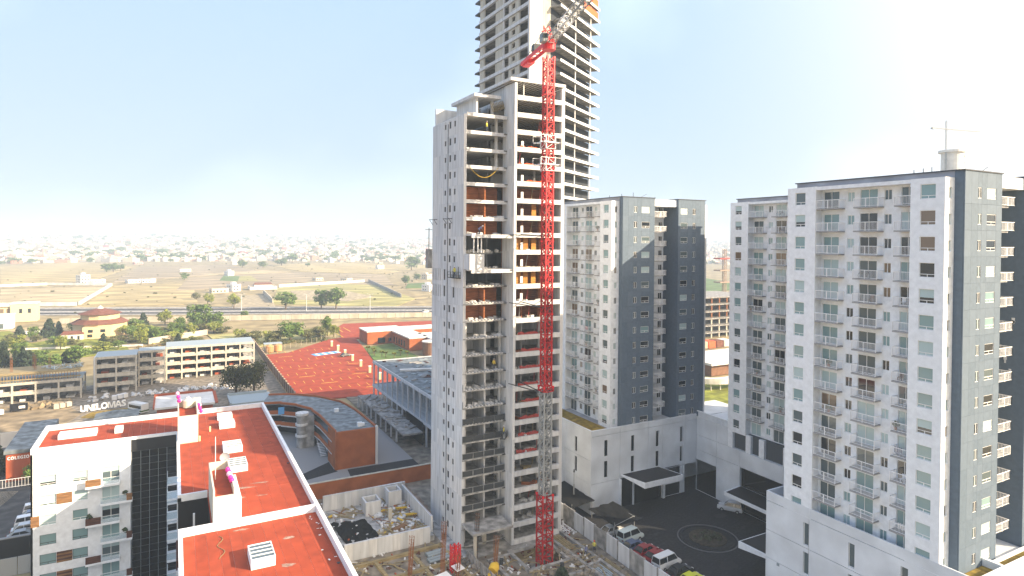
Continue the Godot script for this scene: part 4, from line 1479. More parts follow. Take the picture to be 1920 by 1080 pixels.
func school():
	var t := thing("curved_school", "curved brick school block with flat grey roof and open galleries, behind the red roofed flats", "school", Vector3(32, 0, -150))
	var n := 18
	for lev in 4:
		var b := Buf.new()
		var y := 2.65 * lev
		for i in n:
			var a := bow(i, n, true)
			var c := bow(i + 1, n, true)
			var d := bow(i + 1, n, false)
			var e := bow(i, n, false)
			b.hexa([Vector3(a.x, y - .35, a.y), Vector3(e.x, y - .35, e.y), Vector3(d.x, y - .35, d.y), Vector3(c.x, y - .35, c.y), Vector3(a.x, y, a.y), Vector3(e.x, y, e.y), Vector3(d.x, y, d.y), Vector3(c.x, y, c.y)])
		part("roof_slab" if lev == 3 else "gallery_floor", b, M["roof_bluegrey" if lev == 3 else "concrete_c"], t)
		var p := Buf.new()
		for i in n:
			for side in [true, false]:
				var a := bow(i, n, side)
				var c := bow(i + 1, n, side)
				if side == false and lev < 3:
					p.bar(Vector3(a.x, y + 1.15, a.y), Vector3(c.x, y + 1.15, c.y), .2, 2.3)
				elif lev == 3: p.bar(Vector3(a.x, y + .2, a.y), Vector3(c.x, y + .2, c.y), .3, .5)
				elif lev > 0: p.bar(Vector3(a.x, y + .45, a.y), Vector3(c.x, y + .45, c.y), .15, .9)
		part("parapet" if lev == 3 else "gallery_wall", p, M["brick_wall"], t)
		if lev < 3:
			p = Buf.new()
			for i in n:
				var a := bow(i, n, true).lerp(bow(i, n, false), .35)
				var c := bow(i + 1, n, true).lerp(bow(i + 1, n, false), .35)
				p.bar(Vector3(a.x, y + 1.15, a.y), Vector3(c.x, y + 1.15, c.y), .12, 2.3)
			part("classroom_front", p, M["pane_dark"], t)
	var b := Buf.new()
	b.box(30.4, 0, -134.0, 39.0, 7.95, -133.3); b.box(30.1, 0, -140.5, 30.5, 7.9, -133.3)
	part("brick_end_wall", b, M["brick_wall"], t)
	b = Buf.new()
	b.box(38.7, 0, -134.2, 39.2, 8.3, -133.1)
	part("end_pier", b, M["concrete_c"], t)
	b = Buf.new()
	b.tube(Vector3(26.6, 0, -152.0), Vector3(26.6, 7.6, -152.0), 1.25, 1.25, 18); b.box(26.2, 0, -156, 29.2, 7.4, -151.0)
	part("stair_drum", b, M["concrete_old"], t)
	for y in [2.6, 5.2, 7.6]:
		b = Buf.new()
		b.tube(Vector3(26.6, y, -152.0), Vector3(26.6, y + .5, -152.0), 1.5, 1.5, 18)
		part("drum_band", b, M["concrete_c"], t)
	b = Buf.new()
	b.box(22.7, 5.6, -162.1, 24.1, 7.3, -161.9)
	part("blue_banner", b, M["paint_blue"], t)
	for q in [[33.5, -150, .8], [36, -136.5, .6], [35.4, -136.2, .9]]:
		b = Buf.new()
		b.box(q[0], 7.95, q[1], q[0] + 1.0, 7.95 + q[2], q[1] + .7)
		part("roof_unit", b, M["white"], t)
	b = Buf.new()
	for i in 9: b.bar(Vector3(29.0, 1.9 - .2 * i, -147 + i * .5), Vector3(30.4, 1.9 - .2 * i, -147 + i * .5), .3, .08)
	for x in [29.0, 30.4]: b.bar(Vector3(x, 2.9, -147), Vector3(x, 1.1, -142.6), .07)
	part("outside_stair", b, M["crane_white"], t)
	# its forecourt and side wall
	b = Buf.new()
	b.prism(PackedVector2Array(rect(14.8, -170, 47, -120.4)), -.05, .025)
	struct("school_yard", b, M["kerb"])
	b = Buf.new()
	b.prism(PackedVector2Array([V(22, -133), V(30, -139), V(30, -134.2), V(30.5, -132.5), V(22, -130)]), .0, .03)
	struct("school_path", b, M["paving_dark"])
	b = Buf.new()
	b.prism(PackedVector2Array([V(32.5, -132.6), V(47, -132.6), V(47, -121), V(31.5, -121)]), .0, .032)
	struct("school_drive", b, M["paving_dark"])
	var w := thing("brick_boundary_wall", "red brick wall with pale coping between the school yard and the building site", "wall", Vector3(32, 0, -120))
	b = Buf.new()
	b.box(14.9, -1, -120.35, 58, 3.0, -120.0)
	part("wall", b, M["brick_wall"], w)
	for i in 14:
		b = Buf.new()
		b.box(14.9 + i * 3.08, 3.0, -120.42, 14.9 + i * 3.08 + 3.05, 3.12, -119.93)
		part("coping", b, M["concrete_warm"], w)

func frame_block(t: Node3D, x0: float, x1: float, z: float, deep: float, floors: int, h: float, bays: int, m := "concrete_warm"):
	var b := Buf.new()
	for k in floors + 1:
		b = Buf.new()
		b.box(x0, k * h - .22, z - deep, x1, k * h, z - .02)
		part("floor_slab", b, M["roof_metal" if k == floors else "concrete_floor"], t)
		if k > 0:
			b = Buf.new()
			b.box(x0, k * h - .62, z - .25, x1, k * h + .12, z + .06)
			part("edge_beam", b, M[m], t)
			if k < floors:
				b = Buf.new()
				b.box(x0 + .2, k * h, z - .5, x1 - .2, k * h + .55, z - .3)
				part("spandrel", b, M[m], t)
	for i in bays + 1:
		var x := lerpf(x0 + .2, x1 - .2, float(i) / bays)
		b = Buf.new()
		b.box(x - .22, 0, z - .4, x + .22, floors * h - .23, z + .10)
		part("column", b, M[m], t)
		b = Buf.new()
		b.box(x - .2, 0, z - deep, x + .2, floors * h - .23, z - deep + .4)
		part("column", b, M[m], t)
	b = Buf.new()
	b.box(x0 + .3, 0, z - deep * .6, x1 - .3, floors * h - .3, z - deep * .6 + .2)
	part("inner_wall", b, M["concrete_old"], t)
	for k in floors:
		for i in bays:
			var x := lerpf(x0, x1, (i + .25) / bays)
			b = Buf.new()
			b.box(x, k * h, z - deep * .6 + .3, x + 1.2 + rng.randf(), k * h + .5 + rng.randf() * .6, z - 2.0)
			part("stacked_material", b, M["brick_red" if rng.randf() < .3 else "concrete_c"], t)

func other_frames():
	var t := thing("concrete_frame_building", "long four storey bare concrete frame with stepped front, left of the red car park", "building shell", Vector3(0, 0, -240))
	frame_block(t, -21.3, -10.2, -231.5, 12, 4, 2.85, 2)
	frame_block(t, -10.1, -2.3, -238.5, 8, 4, 2.85, 2)
	frame_block(t, -2.2, 26.0, -244.0, 13, 4, 2.8, 6)
	var b := Buf.new()
	b.box(-21.6, 0, -243.4, -21.3, 11.3, -231.4)
	part("gable_wall", b, M["concrete_b"], t)
	for i in 7:
		b = Buf.new()
		b.box(-21.75, 0, -243.0 + i * 1.8, -21.62, 11.2, -242.6 + i * 1.8)
		part("gable_rib", b, M["concrete_c"], t)
	t = thing("scaffolded_frame", "lower concrete frame with timber formwork and rebar stubs at the left edge", "building shell", Vector3(-35, 0, -228))
	frame_block(t, -58, -24.4, -228.5, 11, 2, 3.0, 6, "concrete_warm")
	for i in 46:
		b = Buf.new()
		var x := -57.5 + i * .72
		b.bar(Vector3(x, 6.0, -228.8), Vector3(x, 8.6, -228.8), .13, .13)
		part("formwork_post", b, M["wood" if i > 24 else "wood_pale"], t)
	for y in [6.9, 8.6]:
		b = Buf.new()
		b.bar(Vector3(-58, y, -228.6), Vector3(-24.6, y, -228.6), .12, .3)
		part("formwork_beam", b, M["wood_pale"], t)
	b = Buf.new()
	b.box(-58, 8.8, -239, -24.8, 9.0, -228.6)
	part("formwork_deck", b, M["wood_pale"], t)
	for q in [[-47, -233], [-42, -231], [-36.5, -232], [-37.5, -236], [-33, -232]]:
		b = Buf.new()
		for i in 6: b.tube(Vector3(q[0] + .25 * (i % 3), 8.5, q[1] + .3 * (i / 3)), Vector3(q[0] + .25 * (i % 3), 12.5 + i % 2, q[1] + .3 * (i / 3)), .03, .03, 4)
		part("rebar_stub", b, M["rebar"], t)
	b = Buf.new()
	for i in 30: b.tbox(Basis(Vector3(rng.randf(), 1, rng.randf()).normalized(), rng.randf() * 6), Vector3(-34 + rng.randf() * 9, 9.2 + rng.randf() * .4, -229.5 - rng.randf() * 5), Vector3(.8 + rng.randf() * 1.6, .12, .3))
	part("stacked_sheets", b, M["roof_metal"], t).set_meta("kind", "stuff")
	# unfinished frame beside the concrete tower
	t = thing("concrete_frame_building", "tall grey concrete frame with thin columns half hidden by the unfinished tower", "building shell", Vector3(60, 0, -160))
	for q in [[12.5, "roof_slab", "roof_bluegrey"], [5.6, "floor_slab", "concrete_b"]]:
		b = Buf.new()
		b.box(52.4, q[0] - .3, -183, 72, q[0], -128)
		part(q[1], b, M[q[2]], t)
		b = Buf.new()
		b.box(52.2, q[0] - .5, -183.2, 52.55, q[0] + .22, -128)
		part("edge_beam", b, M["concrete_b"], t)
		b = Buf.new()
		b.box(52.55, q[0] - .5, -183.2, 72, q[0] + .22, -182.9)
		part("edge_beam", b, M["concrete_b"], t)
	b = Buf.new()
	b.box(47.2, 2.9, -181, 52.2, 3.3, -140)
	part("annex_slab", b, M["concrete_old"], t)
	b = Buf.new()
	for i in 50: b.tbox(Basis(Vector3.UP, rng.randf() * 3), Vector3(47.6 + rng.randf() * 4.3, 3.45, -180 + rng.randf() * 36), Vector3(.4 + rng.randf() * 2.0, .2 + rng.randf() * .4, .3 + rng.randf() * .8))
	part("stacked_material", b, M["concrete_old"], t).set_meta("kind", "stuff")
	for i in 13:
		var z := -182.8 + i * 4.4
		b = Buf.new()
		b.box(52.3, 0, z, 52.65, 12.0, z + .4)
		part("column", b, M["concrete_b"], t)
		b = Buf.new()
		b.box(58.3, 0, z, 58.65, 12.0, z + .4)
		part("column", b, M["concrete_b"], t)
		if i < 9:
			b = Buf.new()
			b.box(47.25, 0, z + 2, 47.6, 2.9, z + 2.35)
			part("column", b, M["concrete_b"], t)
	b = Buf.new()
	b.box(64, 0, -182, 64.3, 12.2, -128)
	part("inner_wall", b, M["concrete_old"], t)
	for i in 46:
		b = Buf.new()
		b.tbox(Basis(Vector3.UP, rng.randf() * 3), Vector3(53.5 + rng.randf() * 16, 12.6, -181 + rng.randf() * 48), Vector3(.5 + rng.randf() * 3, .1 + rng.randf() * .3, .3 + rng.randf()))
		part("roof_material", b, M[["concrete_old", "steel_pipe", "wood_dark"][i % 3]], t)
	b = Buf.new()
	b.bar(Vector3(55, 12.8, -166), Vector3(66, 12.8, -163), 1.6, .5)
	part("roof_upstand", b, M["roof_white"], t)
	b = Buf.new()
	b.box(52.05, 0, -152, 52.12, 5.4, -140)
	part("shade_net", b, M["net_black"], t)
	# red brick school buildings beyond the car park
	t = thing("brick_school_building", "orange brick school building with white roofs beyond the red car park", "school", Vector3(95, 0, -280))
	for q in [[79, -300, 97, -286, 5.6, 0], [97, -300, 118, -290, 5.0, 0], [91, -286, 100, -262, 5.2, 0], [99, -274, 118, -247, 5.2, 0]]:
		b = Buf.new()
		b.box(q[0], 0, q[1], q[2], q[4], q[3])
		part("brick_wing", b, M["brick_wall"], t)
		b = Buf.new()
		b.box(q[0] - .3, q[4], q[1] - .3, q[2] + .3, q[4] + .5, q[3] + .3)
		part("roof", b, M["roof_white"], t)
	b = Buf.new()
	b.tube(Vector3(96, 0, -250), Vector3(96, 5.4, -250), 3.2, 3.2, 20)
	part("round_corner", b, M["brick_brown"], t)
	b = Buf.new()
	b.tube(Vector3(96, 5.4, -250), Vector3(96, 5.8, -250), 3.5, 3.5, 20)
	part("corner_roof", b, M["roof_white"], t)
	for i in 5:
		b = Buf.new()
		b.box(90.9, .8, -284 + i * 3.6, 91.05, 3.4, -282.6 + i * 3.6)
		part("window", b, M["pane_dark"], t)
	b = Buf.new()
	b.box(84, .3, -286.05, 87.5, 2.8, -285.9); b.box(89, .8, -286.05, 90.4, 2.4, -285.9)
	part("window", b, M["pane_dark"], t)

func church_and_neighbours():
	var t := thing("tiered_church", "round ochre church with two tiers of tiled roof on the lawn at the left", "church", Vector3(-32, 0, -366))
	var b := Buf.new()
	b.tube(Vector3(0, 0, -6), Vector3(0, 6.4, -6), 11.5, 11.5, 12); b.box(-6.0, 0, 2, 5.0, 5.4, 8)
	part("nave", b, M["ochre"], t, false)
	b = Buf.new()
	b.tube(Vector3(0, 6.4, -6), Vector3(0, 8.2, -6), 12.6, 9.4, 12)
	part("lower_roof", b, M["tile_red"], t, false)
	b = Buf.new()
	b.tube(Vector3(0, 8.2, -6), Vector3(0, 10.8, -6), 8.2, 8.2, 12)
	part("clerestory", b, M["ochre"], t, false)
	b = Buf.new()
	b.tube(Vector3(0, 10.8, -6), Vector3(0, 13.2, -6), 9.6, 2.0, 12)
	part("upper_roof", b, M["tile_red"], t, false)
	b = Buf.new()
	b.tube(Vector3(0, 13.2, -6), Vector3(0, 14.6, -6), 1.5, .2, 8)
	part("lantern", b, M["roof_white"], t, false)
	for q in [[-3.8, 3.0], [1.2, 3.0], [-4.0, .8]]:
		b = Buf.new()
		b.box(q[0], q[1], 8.0, q[0] + 2.0, q[1] + 1.4, 8.06)
		part("window", b, M["pane_dark"], t, false)
	t = thing("church_annex", "small white annex with red tiled roof in front of the round church", "building", Vector3(-42, 0, -360))
	b = Buf.new()
	b.box(-4, 0, -2, 4.5, 2.8, 3)
	part("wall", b, M["wall_white"], t, false)
	b = Buf.new()
	b.hexa([Vector3(-4.4, 2.8, 3.4), Vector3(4.9, 2.8, 3.4), Vector3(4.9, 2.8, -2.4), Vector3(-4.4, 2.8, -2.4), Vector3(-3.5, 4.2, .8), Vector3(4, 4.2, .8), Vector3(4, 4.2, .2), Vector3(-3.5, 4.2, .2)])
	part("roof", b, M["tile_red"], t, false)
	for x in [-2.6, -.4, 2.2]:
		b = Buf.new()
		b.box(x, .2, 3.0, x + .9, 2.0, 3.05)
		part("arched_opening", b, M["pane_dark"], t, false)
	t = thing("yellow_school_block", "yellow two storey block with arcade of columns at the left edge before the highway", "building", Vector3(-78, 0, -447))
	b = Buf.new()
	b.box(-22, 0, -8, -3, 9.0, 0); b.box(-3, 0, -8, 9, 10.2, 1.5)
	part("wall", b, M["stucco_yellow"], t, false)
	b = Buf.new()
	b.box(-22.4, 9.0, -8.3, -3, 9.7, 1.2); b.box(-3.2, 10.2, -8.3, 9.3, 10.8, 1.8)
	part("roof", b, M["roof_white"], t, false)
	for i in 6:
		b = Buf.new()
		b.box(-21.5 + i * 3.3, 5.2, 0, -19.4 + i * 3.3, 7.6, .06); b.box(-21.5 + i * 3.3, 1, 0, -19.4 + i * 3.3, 3.6, .06)
		part("window", b, M["pane_warm"], t, false)
	for i in 2:
		b = Buf.new()
		b.box(1 + i * 4, 5, 1.5, 2.4 + i * 4, 7.5, 1.56)
		part("window", b, M["pane_dark"], t, false)
	t = thing("white_hall", "plain white hall at the left edge before the yellow block", "building", Vector3(-84, 0, -413))
	b = Buf.new()
	b.box(-16, 0, -8, 9.5, 7.2, 0)
	part("wall", b, M["wall_white"], t, false)
	b = Buf.new()
	b.box(-16.3, 7.2, -8.3, 9.8, 7.6, .3)
	part("roof", b, M["roof_white"], t, false)
	b = Buf.new()
	b.box(4, .4, 0, 6, 3, .05)
	part("door", b, M["pane_mid"], t, false)
	# small brick college wing behind the flats with white letters
	t = thing("brick_college_wing", "small red brick block with grey metal roof and white letters, left of the flats", "building", Vector3(-26, 0, -160))
	b = Buf.new()
	b.box(-29.2, 0, -176, -23.4, 5.6, -156.4)
	part("wall", b, M["brick_red"], t)
	b = Buf.new()
	b.hexa([Vector3(-29.5, 5.6, -156.1), Vector3(-23.2, 5.6, -156.1), Vector3(-23.2, 5.6, -176.3), Vector3(-29.5, 5.6, -176.3), Vector3(-29.5, 6.3, -156.1), Vector3(-23.2, 6.3, -156.1), Vector3(-23.2, 6.9, -176.3), Vector3(-29.5, 6.9, -176.3)])
	part("metal_roof", b, M["roof_bluegrey"], t)
	lettering(t, "COLEGIO", Vector3(-29.0, 4.7, -156.36), .62, .12, 0)
	t = thing("campus_letters", "row of big white standing letters spelling UNILOMAS on the dirt lot", "sign", Vector3(-23, 0, -210))
	var x := -22.6
	var z := -208.2
	for ch in "UNILOMAS":
		var m := TextMesh.new()
		m.text = ch
		m.font = SystemFont.new()
		m.font.font_names = PackedStringArray(["Droid Sans"])
		m.font.font_weight = 700
		m.font_size = 64
		m.pixel_size = .036
		m.depth = .5
		m.curve_step = 1.0
		var wd := {"U": 1.45, "N": 1.5, "I": .55, "L": 1.2, "O": 1.6, "M": 1.8, "A": 1.45, "S": 1.2}[ch] as float
		var o := put("letter_" + ch.to_lower(), m, M["letter_white"], t, Vector3(x + wd / 2 + 23, 1.25, z + 210), .12)
		o.scale = Vector3(1.08, 1.0, 1)
		x += wd
		z -= .33

func lettering(parent: Node, text: String, at: Vector3, size: float, depth: float, turn: float):
	var m := TextMesh.new()
	m.text = text
	m.font = SystemFont.new()
	m.font.font_names = PackedStringArray(["Droid Sans"])
	m.font.font_weight = 700
	m.font_size = 48
	m.pixel_size = size / 36.0
	m.depth = depth
	m.horizontal_alignment = HORIZONTAL_ALIGNMENT_LEFT
	put("lettering", m, M["letter_white"], parent, at - org[parent], turn)

# ---------- foliage
func leaf_ball(b: Buf, at: Vector3, r: float, k: int, size: float, tint: Color, squash := 1.0):
	b.tinted = true
	for i in k:
		var d := Vector3(rng.randfn(), rng.randfn() , rng.randfn()).normalized()
		var p := at + d * r * Vector3(1, squash, 1) * (0.55 + .5 * rng.randf())
		var a := Vector3(rng.randfn(), rng.randfn() * .6, rng.randfn()).normalized()
		var e := a.cross(d + Vector3(.1, .3, .2)).normalized()
		var s := size * (.6 + .8 * rng.randf())
		var g := .75 + .5 * rng.randf()
		b.col = Color(tint.r * g * (.9 + .25 * rng.randf()), tint.g * g, tint.b * g)
		b.quad(p - a * s - e * s * .6, p + a * s * .3 - e * s, p + a * s + e * s * .5, p - a * s * .2 + e * s)

func crown_mesh(kind: String, v: int) -> Array:   # [crown, trunk] for a tree of height 1 and width 1
	var key := "%s_%d" % [kind, v]
	if not cache.has(key):
		var b := Buf.new()
		var w := Buf.new()
		var tint: Color = {"dark": Color(.024, .042, .020), "green": Color(.095, .155, .028), "lime": Color(.19, .22, .035), "bush": Color(.105, .11, .034), "far": Color(.095, .155, .028), "near": Color(.058, .064, .016), "palm": Color(.17, .17, .03)}[kind]
		if kind == "palm":
			w.tube(Vector3.ZERO, Vector3(0, .62, 0), .07, .05, 7)
			for i in 60:
				var a := rng.randf() * TAU
				var o := Vector3(cos(a), .2 + rng.randf() * .9, sin(a)) * .42
				b.tinted = true
				b.col = Color(tint.r * (.7 + .6 * rng.randf()), tint.g, tint.b)
				var q := Vector3(0, .62, 0)
				var s := Vector3(-sin(a), 0, cos(a)) * .07
				b.quad(q - s * .3, q + o * .6 - s, q + o + Vector3(0, -.12, 0), q + o * .6 + s)
		elif kind == "dark":
			w.tube(Vector3.ZERO, Vector3(0, .9, 0), .05, .01, 7)
			for i in 26:
				var h := .10 + .88 * i / 26.0
				var rr := .44 * pow(1.02 - h, .75)
				for j in 4:
					var a := rng.randf() * TAU
					leaf_ball(b, Vector3(cos(a) * rr * .7, h, sin(a) * rr * .7), rr * .45 + .02, 14, .045, tint * (.8 + .5 * rng.randf()), .5)
		else:
			var low := .0 if kind == "bush" else .12
			w.tube(Vector3.ZERO, Vector3(.02, .5, 0), .045, .025, 7)
			var limbs := 5
			for i in limbs:
				var a: float = TAU * i / limbs + rng.randf()
				w.tube(Vector3(.015, .24 + .05 * i, 0), Vector3(cos(a) * .3, .5 + .3 * rng.randf(), sin(a) * .3), .022, .006, 5)
			var clumps := 26 if kind != "near" else 46
			for i in clumps:
				var d := Vector3(rng.randfn(), rng.randfn(), rng.randfn()).normalized() * pow(rng.randf(), .4)
				var c := Vector3(d.x * .40, low + (1 - low) * (.52 + d.y * .40), d.z * .40)
				leaf_ball(b, c, .12 + .09 * rng.randf(), 60 if kind != "near" else 70, .032 if kind != "near" else .022, tint * (.7 + .6 * rng.randf()), .8)
		cache[key] = [b.mesh(), w.mesh()]
	return cache[key]

func tree(called: String, kind: String, x: float, z: float, h: float, w: float, label: String, category: String, group: String, y := 0.0):
	var t := thing(called, label, category, Vector3(x, y, z), rng.randf() * TAU, group)
	var m := crown_mesh(kind, rng.randi() % (3 if kind != "near" else 2))
	var c := put("crown", m[0], M["leaf"], t, Vector3.ZERO)
	c.scale = Vector3(w * 1.25, h, w * 1.25)
	var k := put("trunk", m[1], M["bark"], t, Vector3.ZERO)
	k.scale = Vector3(w * 1.1, h, w * 1.1)

func ranked(spots: Array) -> Array:   # from left to right as one looks at them
	spots.sort_custom(func(a, b): return atan2(a[0], -a[1]) < atan2(b[0], -b[1]))
	return spots

func nth(i: int) -> String:
	return ["first", "second", "third", "fourth", "fifth", "sixth", "seventh", "eighth", "ninth", "tenth", "eleventh", "twelfth", "thirteenth", "fourteenth", "fifteenth", "sixteenth"][i] + " from left"

func vegetation():
	var g := "trees between the college grounds and the highway"
	var i := 0
	for q in ranked([[-65,-377,6,5],[-53,-374,9,7],[-50,-380,7,4],[-55,-293,10,4],[-51,-289,7,4],[-49,-290,8,4],[-63,-333,5,3],[2,-317,6,4],[-14,-383,9,6],[-28,-339,5,4],[-58,-300,9,5]]):
		tree("conifer", "dark", q[0], q[1], q[2], q[3], "dark pointed conifer on the lawns behind the bare frames" + ", " + nth(i), "tree", g)
		i += 1
	i = 0
	for q in ranked([[-44,-389,5,7],[-18,-376,7,8],[3,-360,9,5],[12,-384,13,12],[20,-374,9,10],[-32,-284,8,8],[-21,-320,4,5],[-8,-338,7,5],[38,-411,5,4]]):
		tree("broadleaf_tree", "green", q[0], q[1], q[2], q[3], "rounded green tree around the round church's lawns" + ", " + nth(i), "tree", g)
		i += 1
	i = 0
	for q in ranked([[49,-311,10,12],[68,-320,10,6]]):
		tree("broadleaf_tree", "green", q[0], q[1], q[2], q[3], "tall dense green tree behind the red car park's fence" + ", " + nth(i), "tree", g)
		i += 1
	i = 0
	for q in ranked([[68,-452,12,13],[91,-448,14,10],[99,-438,15,11]]):
		tree("broadleaf_tree", "green", q[0], q[1], q[2], q[3], "large bright green tree just beyond the highway" + ", " + nth(i), "tree", "trees beyond the highway")
		i += 1
	i = 0
	for q in ranked([[-13,-327,9,6],[-4,-401,9,7],[-27,-313,5,8],[39,-312,6,5],[70,-315,7,5]]):
		tree("yellow_green_tree", "lime", q[0], q[1], q[2], q[3], "yellowish green tree among darker ones, this side of the highway" + ", " + nth(i), "tree", g)
		i += 1
	i = 0
	for q in ranked([[37,-473,11,8],[22,-503,9,7]]):
		tree("yellow_green_tree", "lime", q[0], q[1], q[2], q[3], "pale thin crowned tree on sand across the highway" + ", " + nth(i), "tree", "trees beyond the highway")
		i += 1
	i = 0
	for q in ranked([[43,-310,6,7],[34,-314,6,7],[63,-314,6,9],[29,-317,5,6],[16,-549,6,6],[-56,-361,3,5],[-20,-343,3,5],[18,-309,4,7],[25,-309,4,6],[57,-312,5,6],[-2,-322,4,6],[9,-318,4,6],[-40,-342,3,5],[-36,-330,3,4]]):
		tree("shrub", "bush", q[0], q[1], q[2], q[3], "low brownish green shrub along the walls and fences" + ", " + nth(i), "shrub", "shrubs along the walls")
		i += 1
	for n in 3:   # more of the mixed belt between the lawns and the highway wall
		var kinds := ["green", "bush", "lime"]
		var spots := []
		for j in 10: spots.append([-68.0 + j * 9.5 + n * 3.0 + rng.randf() * 5, -322.0 - rng.randf() * 58, 3.5 + rng.randf() * 5, 4 + rng.randf() * 5])
		var k := 0
		for q in ranked(spots):
			if Vector2(q[0] + 35, q[1] + 362).length() < 21: q[0] += 30
			tree(["belt_tree", "belt_shrub", "belt_sapling"][n], kinds[n], q[0], q[1], q[2] * (.7 if n == 1 else 1.0), q[3], "%s in the mixed belt before the highway wall, %s" % [["green bushy tree", "olive brown shrub", "pale lime sapling"][n], nth(k)], "tree" if n != 1 else "shrub", "mixed belt before the highway wall")
			k += 1
	var c2 := 0
	for q in ranked([[-58,-292,8,6],[-62,-302,9,7],[-47,-287,7,7],[-40,-282,6,7],[-54,-312,7,6],[-66,-316,8,7],[-45,-300,5,6],[-36,-292,5,6]]):
		tree("leafy_tree", ["green", "dark", "lime"][c2 % 3 if c2 != 5 else 0], q[0], q[1], q[2], q[3], "leafy tree crowding behind the scaffolded frame, %s" % nth(c2), "tree", "trees behind the scaffolded frame")
		c2 += 1
	tree("sparse_tree", "near", 17.2, -211, 10.5, 8.5, "sparse olive tree by the dirt lot, left of two beside the car park wall", "tree", "")
	tree("sparse_tree", "near", 22.2, -209, 11.5, 7.5, "taller olive tree of the two beside the car park wall", "tree", "")
	i = 0
	for q in ranked([[-81,-1027,12,15],[-73,-1024,13,13],[-67,-1069,9,12],[11,-808,9,9],[99,-1105,13,14],[129,-1095,11,14],[169,-1170,13,21],[210,-1317,18,21],[203,-1113,7,8],[299,-1464,12,12],[327,-934,23,22],[390,-1366,11,19],[408,-1362,11,14],[427,-1322,13,21],[216,-635,11,8],[256,-713,8,9]]):
		tree("field_tree", "far", q[0], q[1], q[2], q[3], "round green tree in the far fields" + ", " + nth(i), "tree", "trees in the far fields")
		i += 1
	i = 0
	for q in ranked([[74,-267,3,2],[74,-257,3,2],[76,-253,3,2],[77,-251,3,2],[80,-249,2.5,2],[84,-253,3,2],[86,-250,2.5,2],[75,-262,3,2]]):
		tree("young_palm", "palm", q[0], q[1], q[2], q[3], "young yellow green palm on the brick school's lawn, " + nth(i), "palm", "palms by the brick school")
		i += 1
	tree("hedge_bush", "green", -24.5, -154.5, 3.6, 3.4, "round green bush at the corner of the brick block, beside the flats", "shrub", "")
	tree("hedge_bush", "dark", -32, -163, 6, 5, "dark tree at the left edge beside the brick block with letters", "tree", "")
	tree("site_bush", "dark", 49.5, -75.5, 1.8, 2.2, "small dark bush at the foot of the red crane mast", "shrub", "")

